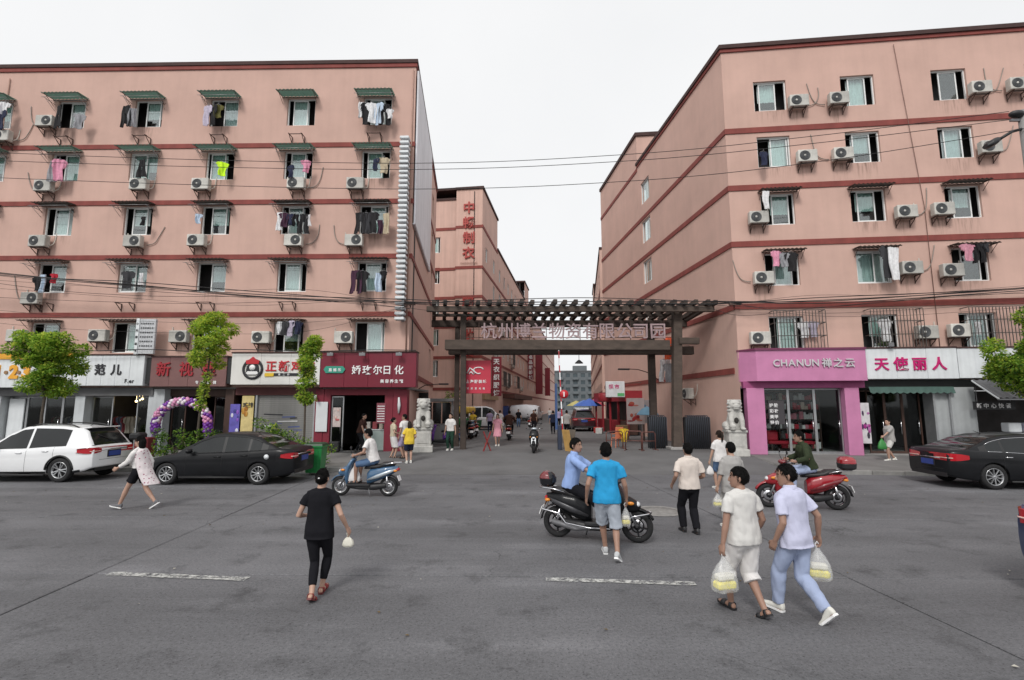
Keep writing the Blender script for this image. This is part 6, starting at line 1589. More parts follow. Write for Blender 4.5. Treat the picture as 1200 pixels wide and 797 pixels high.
    # shoes
    if shoes:
        for k in (1, -1):
            an = legs[k][2]; pt = feet[k][3]; yaw = feet[k][4] if len(feet[k]) > 4 else 0
            FR_ = Matrix.Rotation(-yaw, 3, 'Z') @ Matrix.Rotation(pt, 3, 'X'); F = lambda x, y, z: an + FR_ @ V((x, y, z)); fx_, fz_ = FR_ @ V((1, 0, 0)), FR_ @ V((0, 0, 1)); fy_ = FR_ @ V((0, 1, 0))
            sole = MB(); outl = [(-.072, .026), (-.05, .036), (.0, .036), (.06, .042), (.12, .05), (.17, .045), (.205, .024)]
            ring = [F(-w, y, 0) for y, w in outl] + [F(w, y, 0) for y, w in outl[::-1]]
            sole.loft([[p + fz_ * -.078 for p in ring], [p + fz_ * -.055 for p in ring]], smooth=False)
            o = link('shoe', sole.mesh('shoe', shoes.get('sole', LWHT), True), T, scale=s)
            u = MB()
            if shoes['kind'] == 'shoe':
                u.loft([ell(F(0, y, z), w, h, fx_, fz_, 14, 2.4) for y, z, w, h in ((-.074, -.035, .02, .02), (-.06, -.015, .036, .045), (-.02, -.012, .04, .05), (.04, -.03, .043, .04), (.1, -.045, .049, .024), (.16, -.05, .045, .018), (.2, -.055, .026, .012))])
                um = remesh(u, .008, 2); um.materials.append(shoes['m']); link('upper', um, o)
            else:
                u.loft([[F(x, .085 + y, z) for y in (-.03, .035)] + [F(x * .93, .085 + y, z - .006) for y in (.035, -.03)] for x, z in ((-.052, -.06), (-.045, -.035), (-.02, -.018), (.02, -.018), (.045, -.035), (.052, -.06))])
                u.loft([[F(x, -.02 + y, z) for y in (-.02, .02)] + [F(x * .93, -.02 + y, z - .006) for y in (.02, -.02)] for x, z in ((-.042, -.06), (-.042, -.02), (-.03, .0), (.03, .0), (.042, -.02), (.042, -.06))])
                link('strap', u.mesh('strap', shoes['m'], True), o)
    M = Matrix.LocRotScale(Vector(loc), Matrix.Rotation(rz, 3, 'Z').to_quaternion(), Vector((s, s, s)))
    return {k: M @ res[k] for k in res}

FILM = glass('bag_film', (.9, .9, .9), .3, .3)
def film_mat():
    m = bpy.data.materials.new('plastic_film'); m.use_nodes = True; n, l = m.node_tree.nodes, m.node_tree.links; n.clear()
    o = n.new('ShaderNodeOutputMaterial'); a = n.new('ShaderNodeMixShader'); t = n.new('ShaderNodeBsdfTransparent'); d = n.new('ShaderNodeBsdfPrincipled'); d.inputs['Base Color'].default_value = (.85, .86, .86, 1); d.inputs['Roughness'].default_value = .25
    z = n.new('ShaderNodeTexNoise'); z.inputs['Scale'].default_value = 14; r = n.new('ShaderNodeMapRange'); r.inputs['To Min'].default_value = .12; r.inputs['To Max'].default_value = .5
    l.new(z.outputs['Fac'], r.inputs['Value']); l.new(r.outputs[0], a.inputs[0]); l.new(t.outputs[0], a.inputs[1]); l.new(d.outputs[0], a.inputs[2]); l.new(a.outputs[0], o.inputs[0]); return m
PLAST = film_mat(); FOODY = mat('food_yellow', (.75, .66, .05), .6, .25, 12); FOODW = mat('food_white', (.66, .64, .56), .6, .1, 8)
def bag(label, p, h=.34, w=.24, d=.14, rz=0, opaque=None, food=True, lean=0.0):
    """carrier bag hanging from p"""
    T = thing('carrier_bag', label, 'bag', (p[0], p[1], p[2]), rz)
    m = MB(); rows = []
    for t, k in ((0, .10), (.12, .2), (.3, .55), (.5, .85), (.75, 1), (.93, 1.02), (1, .85)):
        z = -.02 - h * t; rows.append([(w / 2 * k * se(math.cos(a), 2.8) + lean * t * h, d / 2 * (k if t > .2 else k * .7) * se(math.sin(a), 2.8), z + .006 * math.sin(5 * a + 9 * t)) for a in [2 * math.pi * q / 22 for q in range(22)]])
    m.loft(rows)
    for v in range(len(m.v)):
        x, y, z = m.v[v]; q = noise.noise(Vector((x * 18 + p[0] * 9, y * 18, z * 14))) * .012; m.v[v] = (x * (1 + q * 4), y * (1 + q * 4) + q, z)
    m.build('film', opaque or PLAST, T)
    for s in (1, -1):
        q = MB(); q.tube([(s * w * .06 * 1, 0, -.04), (s * .02, 0, .0), (0, 0, .03), (-s * .012, .0, .0)], .006, 6); q.build('handle', opaque or LWHT, T)
    if food:
        f = MB(); f.box((lean * h * .9, 0, -h * .88), (w * .78, d * .72, h * .22), bev=.02); f.build('food_tub', FOODY, T)
        f = MB(); f.box((lean * h * .7, 0, -h * .66), (w * .66, d * .6, h * .17), bev=.02); f.build('food_tub', FOODW, T)
    return T
def cl(n, c, **k): return mat('wear_' + n, c, .95, .07, 5, .25, 120, spec=.12, **k)
WT = cl('white', (.68, .66, .65)); LAV = cl('lavender', (.52, .53, .68)); CRM = cl('cream', (.62, .55, .50)); BLUE = cl('bright_blue', (.03, .30, .58)); PBL = cl('pale_blue', (.27, .38, .66)); BLK = cl('black', (.012, .012, .015)); JEAN = cl('pale_jeans', (.34, .40, .56)); GRYS = cl('grey_shorts', (.40, .44, .50)); GRYK = cl('grey_knit', (.36, .35, .34)); OLV = cl('olive', (.035, .045, .025)); DEN = cl('denim', (.09, .15, .26)); NVY = cl('navy', (.02, .025, .05)); YELW = cl('yellow', (.70, .50, .06)); WSH = cl('off_white', (.60, .59, .57)); PNK = cl('pink', (.60, .28, .34)); GRN = cl('dark_green', (.02, .05, .035)); LILC = cl('lilac', (.38, .32, .48)); BRN = cl('brown', (.05, .025, .02))
def floral():
    m = mat('wear_floral', (.68, .62, .63), .9, .07, 5); n, l = m.node_tree.nodes, m.node_tree.links
    v = n.new('ShaderNodeTexVoronoi'); v.inputs['Scale'].default_value = 16; r = n.new('ShaderNodeValToRGB'); r.color_ramp.elements[0].position = .18; r.color_ramp.elements[0].color = (.28, .06, .12, 1); r.color_ramp.elements[1].position = .3; r.color_ramp.elements[1].color = (.68, .62, .63, 1)
    l.new(n['Texture Coordinate'].outputs['Object'], v.inputs['Vector']); l.new(v.outputs['Distance'], r.inputs['Fac']); l.new(r.outputs[0], n['Principled BSDF'].inputs['Base Color']); return m
SH_W = dict(kind='shoe', m=cl('shoe_white', (.66, .65, .60)), sole=LWHT); SH_K = dict(kind='shoe', m=BLACKP, sole=LWHT); SAND_K = dict(kind='sandal', m=BLACKP, sole=BLACKP); SAND_R = dict(kind='sandal', m=cl('sandal_red', (.25, .05, .05)), sole=mat('sole_red', (.14, .03, .03), .6)); SH_KK = dict(kind='shoe', m=BLACKP, sole=BLACKP); SH_G = dict(kind='shoe', m=cl('shoe_grey', (.45, .46, .47)), sole=LWHT)

# 1 woman in black walking away
h = person('woman in black top and leggings walking away across the near road', (-2.36, 6.42, 0), R(2), 1.53, .98, True, lean=.02, feet={1: (.015, .16, .09, .15), -1: (-.01, -.16, .105, -.42)}, hands={1: (.36, .06, .88), -1: (-.25, .22, 1.02)}, skin=SKIN, top=dict(m=BLK, sleeve=.24, hem=.80, r=.012, wr=.006, sr=.014, hemfl=.02), bottom=dict(m=BLK, len=.9, r=.004, r2=.004, wr=.004, n='leggings'), shoes=SAND_R, hair='bun', vox=.008, seed=2)
bag('small cream bag held in the right hand of the woman in black', h[1], .13, .14, .08, 0, FOODW, False)
# 2 man in the bright blue t-shirt
h = person('man in bright blue t-shirt and grey shorts walking behind the black scooter', (1.46, 8.0, 0), R(-6), 1.74, .93, feet={1: (.12, -.2, .11, -.5, .35), -1: (-.02, .24, .08, .1)}, hands={1: (.30, .10, .84), -1: (-.30, .02, .86)}, skin=SKIN2, top=dict(m=BLUE, sleeve=.3, hem=.83, r=.016), bottom=dict(m=GRYS, len=.58, r=.026, r2=.032, flare=.01, n='shorts'), shoes=SH_G, vox=.008, seed=4)
bag('clear bag with a yellow drink held by the man in bright blue', h[1], .30, .15, .12)
# 4 man in white t-shirt and white shorts
h = person('man in white t-shirt, white shorts and sandals carrying bags on the near road', (2.62, 5.93, 0), R(20), 1.61, .98, lean=.04, feet={1: (.08, -.17, .105, -.45), -1: (-.06, .2, .085, .1)}, hands={1: (.27, .10, .86), -1: (-.30, .02, .80)}, head=(.75, 0), skin=SKIN2, top=dict(m=WSH, sleeve=.3, hem=.82, r=.02, hemfl=.015), bottom=dict(m=WT, len=.62, r=.028, r2=.034, flare=.01, n='shorts'), shoes=SAND_K, vox=.008, seed=6)
bag('clear bag of yellow and white food held by the man in white shorts', h[-1], .38, .30, .18, R(15))
# 5 man in lavender shirt
h = person('man in lavender shirt and pale jeans carrying a food bag, nearest the camera', (3.16, 5.85, 0), R(28), 1.65, 1.0, lean=.07, feet={1: (.04, -.28, .15, -.8), -1: (-.04, .24, .08, .1)}, hands={1: (.34, -.06, .86), -1: (-.25, .08, .84)}, head=(.7, .12), skin=SKIN2, top=dict(m=LAV, sleeve=.36, hem=.80, r=.028, loose=1.06, collar=True, hemfl=.02), bottom=dict(m=JEAN, len=1.0, r=.016, r2=.022), shoes=SH_W, vox=.008, seed=8)
bag('clear bag with yellow food held by the man in lavender', h[1], .36, .26, .16, R(-20))
# 6 man in cream shirt
h = person('man in cream shirt and black trousers walking towards the gateway', (3.25, 9.5, 0), R(4), 1.62, 1.03, feet={1: (.08, -.08, .08, -.15), -1: (-.09, .12, .08, .05)}, hands={1: (.25, .20, .98), -1: (-.30, .08, .90)}, skin=SKIN2, top=dict(m=CRM, sleeve=.38, hem=.86, r=.022, collar=True), bottom=dict(m=BLK, len=1.0, r=.012, r2=.022, wr=.007), shoes=SH_KK, vox=.010, seed=10)
# 7 woman in grey knit, mostly behind the man in white
h = person('woman in grey knit top with short black hair behind the man in white', (4.15, 9.75, 0), R(8), 1.62, 1.08, True, feet={1: (.09, -.1, .08, -.2), -1: (-.08, .14, .08, .1)}, hands={1: (.27, .06, .80), -1: (-.28, .06, .82)}, top=dict(m=GRYK, sleeve=.5, hem=.74, r=.024), bottom=dict(m=GRYK, len=.95, r=.015, r2=.03, n='trousers'), shoes=SH_W, hair='short', vox=.010, seed=12)
bag('small clear bag with yellow food held by the woman in grey', h[-1], .26, .2, .13)
# 8 woman in white tee with ponytail
h = person('woman with ponytail in white t-shirt and denim shorts near the right lion', (5.75, 14.2, 0), R(10), 1.62, .98, True, feet={1: (.07, -.12, .085, -.25), -1: (-.06, .16, .08, .1)}, hands={1: (.27, .04, .80), -1: (-.28, .1, .80)}, top=dict(m=WT, sleeve=.32, hem=.82, r=.02), bottom=dict(m=DEN, len=.45, r=.014, r2=.02, n='shorts'), shoes=SH_W, hair='ponytail', hairm=HAIRB, vox=.011, seed=14)
bag('small white bag held by the woman with the ponytail', h[-1], .26, .2, .12, 0, WT, False)
# 10 woman in floral cardigan
h = person('woman in floral cardigan and black shorts striding left past the parked cars', (-8.42, 11.66, 0), R(90), 1.62, 1.0, True, lean=.06, feet={1: (.06, -.40, .15, -.6), -1: (-.06, .36, .085, .22)}, hands={1: (.22, -.12, .84), -1: (-.22, .36, .96)}, top=dict(m=WT, sleeve=.85, hem=.98, r=.012, sr=.012), bottom=dict(m=BLK, len=.33, r=.014, r2=.02, n='shorts', flare=.008), coat=dict(m=floral(), swing=.26), shoes=dict(kind='shoe', m=cl('shoe_mix', (.16, .16, .17)), sole=LWHT), hair='long', vox=.010, seed=16)
# riders ------------------------------------------------------------
def rider(sco, label, H, dx, lean, top, bottom, shoes, head=(0, 0), skin=SKIN2, seed=1, hair='short', vox=.010, twist=0, foot_drop=False, female=False, hip=.80):
    """dx: seat position along the scooter"""
    s = H / 1.7; M = sco.matrix_basis; k_ = sco.scale[0]
    B = .68
    base = M @ Vector((dx, 0, 0)); z0 = base.z
    def L(x, y, z): return ((-y) * k_ / s, (x - dx) * k_ / s, (z * k_) / s)
    gx = .63 - .45
    fz = .33 + .078 * s
    feet = {1: (*L(.20, -.13, fz), 0), -1: (*L(.20, .13, fz), 0)}
    if foot_drop: feet[foot_drop] = (foot_drop * .34, .16, .075, 0)
    hands = {1: L(gx - .02, -.31, 1.04), -1: L(gx - .02, .31, 1.04)}
    return person(label, (base.x, base.y, z0), sco.rotation_euler.z - math.pi / 2, H, 1.02, female, lean, twist, hip=(hip * k_ + .10) / s, feet=feet, hands=hands, head=head, skin=skin, top=top, bottom=bottom, shoes=shoes, hair=hair, vox=vox, seed=seed, curl=1.5, elbow={1: (.8, -.4, -.8), -1: (-.8, -.4, -.8)}, knees={1: (.25, .6, 1), -1: (-.25, .6, 1)})
rider(SK, 'man in pale blue shirt sitting on the black maxi scooter', 1.72, -.45, .16, dict(m=PBL, sleeve=.5, hem=.86, r=.024, collar=True), dict(m=BLK, len=1.0, r=.012, r2=.016), SH_KK, head=(-.35, 0), seed=20, vox=.009, foot_drop=False)
rider(SR, 'man in olive jacket riding the red scooter', 1.72, -.2, .30, dict(m=OLV, sleeve=.97, hem=.86, r=.028, sr=.024, collar=True, n='jacket'), dict(m=JEAN, len=1.0, r=.012, r2=.016), SH_KK, seed=22)
h = rider(SB, 'man in white t-shirt and denim shorts riding the blue scooter', 1.7, -.22, .28, dict(m=WT, sleeve=.3, hem=.86, r=.02), dict(m=DEN, len=.55, r=.016, r2=.02, n='shorts'), SAND_K, seed=24)
rider(SF2, 'rider in dark clothes on the red scooter beyond the gateway', 1.7, -.22, .15, dict(m=BRN, sleeve=.9, hem=.86, r=.02), dict(m=BLK, len=1.0), SH_KK, seed=26, vox=.018)
p = SB.matrix_basis @ Vector((.26, .06, .80)); bag('white carrier bag hanging on the blue scooter before the rider', p, .42, .32, .14, R(0), WT, False)
# people on the left pavement ---------------------------------------
person('woman in pale yellow top and white skirt by the crimson shop', (-4.78, 20.6, .21), R(-60), 1.62, 1.0, True, hands={1: (.2, .2, 1.0), -1: (-.2, .22, 1.02)}, top=dict(m=cl('pale_yellow', (.5, .44, .33)), sleeve=.3, hem=.92), skirt=dict(m=WT, z=.42, fl=.03), shoes=SAND_K, hair='bun', vox=.013, seed=30)
person('man in white t-shirt and lilac shorts by the crimson shop', (-4.32, 20.5, .23), R(60), 1.74, 1.0, hands={1: (.22, .22, .95), -1: (-.27, .02, .82)}, head=(.4, 0), skin=SKIN2, top=dict(m=WT, sleeve=.32, hem=.84), bottom=dict(m=LILC, len=.55, r=.024, r2=.028, n='shorts'), shoes=SAND_K, vox=.013, seed=32)
person('woman in yellow top and dark shorts nearest the left lion', (-3.92, 19.55, .13), R(20), 1.58, 1.0, True, hands={1: (.22, .15, .95), -1: (-.22, .16, .95)}, top=dict(m=YELW, sleeve=.34, hem=.78, r=.024), bottom=dict(m=NVY, len=.42, r=.022, r2=.02, n='shorts'), shoes=SH_W, hair='long', hairm=HAIRB, vox=.013, seed=34)
person('man in dark brown t-shirt stepping out of the crimson shop', (-6.55, 22.05, .29), R(-100), 1.70, 1.0, lean=.25, hands={1: (.2, .32, .75), -1: (-.22, .26, .72)}, feet={1: (.08, .15, .08, 0), -1: (-.08, -.2, .1, -.3)}, skin=SKIN2, top=dict(m=BRN, sleeve=.3, hem=.86), bottom=dict(m=BLK, len=1.0), shoes=SH_KK, vox=.013, seed=36)
h = person('woman in grey blouse and pale shorts carrying bags by the white shop', (14.45, 19.6, .2), R(95), 1.60, 1.08, True, feet={1: (.07, -.2, .1, -.35), -1: (-.07, .16, .08, .1)}, hands={1: (.22, -.05, .86), -1: (-.2, .42, 1.0)}, top=dict(m=GRYK, sleeve=.5, hem=.80, r=.026), bottom=dict(m=WSH, len=.5, r=.022, r2=.024, n='shorts'), shoes=SH_W, hair='short', vox=.013, seed=38)
bag('green carrier bag held out by the woman in the grey blouse', h[-1], .42, .32, .16, 0, mat('bag_green', (.04, .22, .05), .45), False)
bag('white shopping bag on the arm of the woman in the grey blouse', h[1], .36, .3, .12, R(30), WT, False)
wp = FR.w(11.35, .35, .3)
person('person in pink top behind the food counter under the dark awning', wp, R(175), 1.62, 1.0, True, hands={1: (.15, .35, 1.05), -1: (-.15, .35, 1.05)}, top=dict(m=PNK, sleeve=.4, hem=.85), bottom=dict(m=BLK, len=1.0), shoes=SH_KK, hair='bun', vox=.015, seed=40)
# people in the lane ------------------------------------------------
person('person in white top and dark green trousers beside the left gate post', (-2.78, 23.1, .3), R(170), 1.66, 1.0, True, top=dict(m=WT, sleeve=.35, hem=.9), bottom=dict(m=GRN, len=1.0), shoes=SH_W, hair='long', vox=.015, seed=42)
person('woman in pink dress walking in the lane behind the gateway', (-.72, 25.4, .3), R(175), 1.6, 1.0, True, feet={1: (.05, .14, .08, .1), -1: (-.05, -.14, .1, -.3)}, top=dict(m=PNK, sleeve=.3, hem=.9), skirt=dict(m=PNK, z=.45, fl=.05), shoes=SH_W, hair='long', vox=.015, seed=44)
person('man in grey t-shirt and black trousers walking away beyond the barrier pole', (3.5, 32.6, .3), R(-5), 1.72, 1.0, feet={1: (.06, -.14, .1, -.3), -1: (-.06, .14, .08, .1)}, top=dict(m=GRYK, sleeve=.34, hem=.84), bottom=dict(m=BLK, len=1.0), shoes=SH_KK, vox=.018, seed=46)
for k, (x, y, tm, bt, lab) in enumerate(((-1.7, 39, LILC, NVY, 'distant person in lilac top before the white van'), (1.7, 40, BRN, BLK, 'distant person in dark clothes in the middle of the lane'), (2.9, 36, NVY, BLK, 'distant person in navy beside the barrier pole'), (4.6, 62, WT, DEN, 'far person in white top near the end of the lane'), (3.2, 75, PNK, BLK, 'farthest person, in pink, at the end of the lane'), (7.2, 55, BLUE, BLK, 'far person in blue by the right-hand stalls'), (-.9, 38, WT, NVY, 'distant person in white top left of the lane before the truck'), (.6, 47, BLK, DEN, 'distant person in black before the white tarpaulin'), (2.3, 50, GRYK, BLK, 'distant person in grey right of the white tarpaulin'), (-2.6, 34, YELW, BLK, 'person in yellow top at the left of the lane by the cart'), (4.4, 48, LILC, BLK, 'far person in lilac behind the maroon car'))):
    person(lab, (x, y, .3), R(180 if k % 2 else 0), 1.66, 1.0, top=dict(m=tm, sleeve=.35, hem=.84), bottom=dict(m=bt, len=1.0), shoes=SH_KK, vox=.026, seed=50 + k)
# ================================================================== trees and shrubs
def leaf_mat(name, c, t):
    m = mat(name, c, .6, .3, 2.5, spec=.25); see_light(m, t, .48); return m
LF = [leaf_mat('leaf_fresh', (.27, .41, .06), (.55, .76, .1)), leaf_mat('leaf_mid', (.15, .28, .04), (.36, .58, .07)), leaf_mat('leaf_deep', (.045, .10, .02), (.1, .2, .03)), leaf_mat('leaf_yellow', (.42, .48, .08), (.72, .8, .12))]
BARK = mat('bark', (.07, .055, .042), .9, .3, 8, .5, 30)
def leaf(mb, p, d, n, L, w, m):
    s = d.cross(n).normalized() * w
    mb.add([p, p + d * L * .5 + s, p + d * L, p + d * L * .5 - s, p + d * L * .5 + n * w * .35], [(0, 1, 4), (1, 2, 4), (2, 3, 4), (3, 0, 4)], m, False)
def foliage(mb, clumps, per, L, pal, rnd, flat=.7):
    for c, r in clumps:
        c = Vector(c); tone = rnd.random()
        for _ in range(int(per * (r / .3) ** 2)):
            v = Vector((rnd.gauss(0, 1), rnd.gauss(0, 1), rnd.gauss(0, 1))); v.normalize(); q = c + Vector((v.x, v.y, v.z * flat)) * r * rnd.uniform(.45, 1.05)
            d = (v + Vector((rnd.uniform(-1, 1), rnd.uniform(-1, 1), rnd.uniform(-.8, .4)))).normalized(); n = Vector((rnd.uniform(-.6, .6), rnd.uniform(-.6, .6), 1)); n = (n - d * n.dot(d)).normalized()
            leaf(mb, q, d, n, L * rnd.uniform(.7, 1.25), L * rnd.uniform(.22, .34), rnd.choices(range(4), pal if tone < .6 else pal[::-1] if tone > .93 else [pal[0] * .5, pal[1], pal[2] * 1.6, pal[3]])[0])
def tree(label, x, y, z0, clumps, per, L, pal, trunk, seed, cat='tree'):
    rnd = random.Random(seed); T = thing('street_tree', label, cat, (x, y, z0))
    m = MB(); m.tube(trunk[0], trunk[1], 9)
    top = Vector(trunk[0][-1]); low = Vector(trunk[0][len(trunk[0]) // 2])
    m.build('trunk', BARK, T)
    for c, r in clumps:
        c = Vector(c); ax = min((Vector(p) for p in trunk[0]), key=lambda p: abs(p.z - c.z + .35)) 
        b = MB(); mid = ax.lerp(c, .5) + Vector((rnd.uniform(-.05, .05), rnd.uniform(-.05, .05), -.04)); b.tube([ax, mid, c], [.028, .02, .008], 6); b.build('limb', BARK, T)
    f = MB(); foliage(f, clumps, per, L, pal, rnd); f.build('crown', LF, T, fix=False)
    return T
rt = random.Random(5)
cl1 = [((rt.uniform(-.66, .66) * (1 - .5 * (.0 if z > 3.4 else (3.4 - z) / 1.2)), rt.uniform(-.8, .8) * (1 - .4 * (0 if z > 3.4 else 1)), z), rt.uniform(.26, .46)) for z in [2.75, 2.85, 2.95, 3.0, 3.1, 3.15, 3.3, 3.35, 3.4, 3.5, 3.55, 3.6, 3.7, 3.75, 3.8, 3.85, 3.9, 3.95, 4.0, 4.05, 4.1, 4.15, 4.2, 4.25, 4.3, 4.35, 4.4, 4.45, 4.5, 4.55, 4.6, 4.65] if True]
tree('round leafy green tree in front of the orange numbered sign', -17.45, 18.9, .14, cl1, 340, .12, [4, 5, 1, 2], ([(0, 0, 0), (.02, 0, .9), (-.03, .02, 1.8), (.02, 0, 2.6), (0, 0, 3.4), (0, 0, 4.3)], [.07, .06, .05, .045, .035, .015]), 3)
cl2 = [((rt.uniform(-.62, .62), rt.uniform(-.55, .55), z), rt.uniform(.22, .36)) for z in [3.75, 3.85, 3.95, 4.1, 4.2, 4.3, 4.4, 4.5, 4.6, 4.7, 4.8, 4.9, 5.0, 5.1, 5.2, 5.3, 5.4, 5.5]] + [((.12, 0, 3.0), .16), ((.05, 0, 2.75), .17), ((.0, 0, 2.5), .16), ((-.06, 0, 2.15), .2), ((.15, .0, 3.25), .15)]
tree('young yellow-green tree rising in front of the mauve sign', -11.6, 18.95, .14, cl2, 380, .12, [4, 2, .6, 5], ([(0, 0, 0), (-.05, 0, 1.2), (-.02, 0, 2.2), (.15, 0, 3.2), (.18, 0, 4.0), (.05, 0, 5.2)], [.055, .045, .04, .034, .028, .01]), 4)
cl3 = [((rt.uniform(-.26, .26), rt.uniform(-.26, .26), z), rt.uniform(.2, .3)) for z in [3.3, 3.45, 3.6, 3.75, 3.9, 4.05, 4.2, 4.35, 4.5, 4.6]] + [((rt.uniform(-.2, .2), 0, z), .24) for z in (2.95, 3.05)] + [((-.1, 0, 2.5), .24), ((.12, 0, 2.45), .24), ((0, .1, 2.35), .22)]
tree('slim tiered young tree beside the roller shutter', -7.72, 18.95, .14, cl3, 380, .12, [4, 3, 1, 3], ([(0, 0, 0), (.03, 0, 1.0), (.0, 0, 2.2), (.02, 0, 3.2), (0, 0, 4.5)], [.045, .04, .035, .03, .01]), 5)
cl4 = [((rt.uniform(-.95, 1.0), rt.uniform(-.8, .8), z), rt.uniform(.25, .42)) for z in [2.6, 2.7, 2.85, 2.95, 3.1, 3.2, 3.3, 3.4, 3.5, 3.6, 3.7, 3.8, 3.9, 4.0, 4.1, 4.2, 3.35, 3.55, 3.15]] + [((.55, .1, 5.2), .34), ((.8, 0, 5.0), .34), ((.9, .1, 5.45), .3), ((.7, 0, 4.7), .3)]
tree('leafy tree at the right edge above the parked black car', 17.1, 16.95, .12, cl4, 340, .12, [3, 4, 2, 2], ([(.3, 0, 0), (.32, 0, 1.2), (.25, 0, 2.3), (.3, 0, 3.3), (.6, 0, 4.6), (.8, 0, 5.3)], [.07, .06, .05, .045, .03, .012]), 6)
def shrub(label, x, y, z0, w, d, h, n, seed, pal):
    rnd = random.Random(seed); T = thing('shrub', label, 'shrub', (x, y, z0))
    cs = [((rnd.uniform(-w, w) / 2, rnd.uniform(-d, d) / 2, h * rnd.uniform(.25, .85)), rnd.uniform(.16, .27)) for _ in range(n)]
    f = MB(); foliage(f, cs, 170, .10, pal, rnd); f.build('foliage', LF, T, fix=False)
    b = MB()
    for k in range(5): b.tube([(rnd.uniform(-w, w) * .3, 0, 0), (rnd.uniform(-w, w) * .4, rnd.uniform(-d, d) * .3, h * .6)], .012, 5)
    b.build('stems', BARK, T)['kind'] = 'stuff'
    return T
shrub('dark green shrub behind the bonnet of the left black sedan', -12.1, 18.75, .14, 1.9, .7, 1.4, 20, 11, [.4, 3, 5, .1])
shrub('shrub behind the boot of the left black sedan near the shutter', -8.45, 18.75, .14, 1.8, .7, 1.8, 30, 12, [.8, 4, 3, .4])
shrub('shrub at the left edge behind the white SUV', -20.6, 18.75, .14, 2.6, .7, 1.15, 18, 13, [1, 4, 4, .3])
shrub('low bushy plant beside the green wheeled bin', -6.95, 18.6, .14, .8, .6, .7, 8, 14, [2, 4, 2, 2])

# ================================================================== street furniture
# wheeled bin
GBIN = mat('bin_green', (.02, .21, .055), .4, .12, 4, streak=.15)
t = thing('wheeled_bin', 'green wheeled rubbish bin at the kerb behind the left sedan', 'bin', (-6.62, 17.35, 0), R(4))
m = MB(); m.loft([[(sx * w, sy * d + .0, z) for sx, sy in ((-1, -1), (1, -1), (1, 1), (-1, 1))] for z, w, d in ((.08, .23, .27), (.9, .29, .34))], smooth=False); m.build('body', GBIN, t)
for k in range(4):
    m = MB(); x = -.18 + .12 * k; m.bar((x * .85, -.275, .15), (x, -.335, .85), .018); m.build('rib', GBIN, t)
m = MB(); m.box((0, -.0, .93), (.64, .74, .07), bev=.02); m.build('rim', GBIN, t)
m = MB(); m.loft([[(sx * w, sy * d - .01, z) for sx, sy in ((-1, -1), (1, -1), (1, 1), (-1, 1))] for z, w, d in ((.965, .31, .36), (1.02, .29, .33), (1.05, .2, .24))], smooth=False); m.build('lid', mat('bin_lid', (.012, .05, .02), .5), t)
for s in (-1, 1):
    m = MB(); m.lathe([(.05, -.025), (.1, -.02), (.1, .02), (.05, .025)], (s * .25, .3, .1), 'X', 16); m.build('wheel', TYRE, t)
m = MB(); m.tube([(-.22, .36, .95), (-.22, .42, .97), (.22, .42, .97), (.22, .36, .95)], .015, 6); m.build('handle', GBIN, t)
# red goods trolley by the optician, half hidden
t = thing('display_stand', 'red display stand with a dark cloth behind the walking woman', 'stand', (-13.75, 19.2, .16))
m = MB(); m.box((0, 0, .5), (.5, .45, .9), bev=.03); m.build('box', mat('stand_red', (.16, .015, .02), .6, .2, 4), t); m = MB(); m.box((-.2, -.1, 1.0), (.4, .5, .25), bev=.08); m.build('cloth', BLACKP, t)

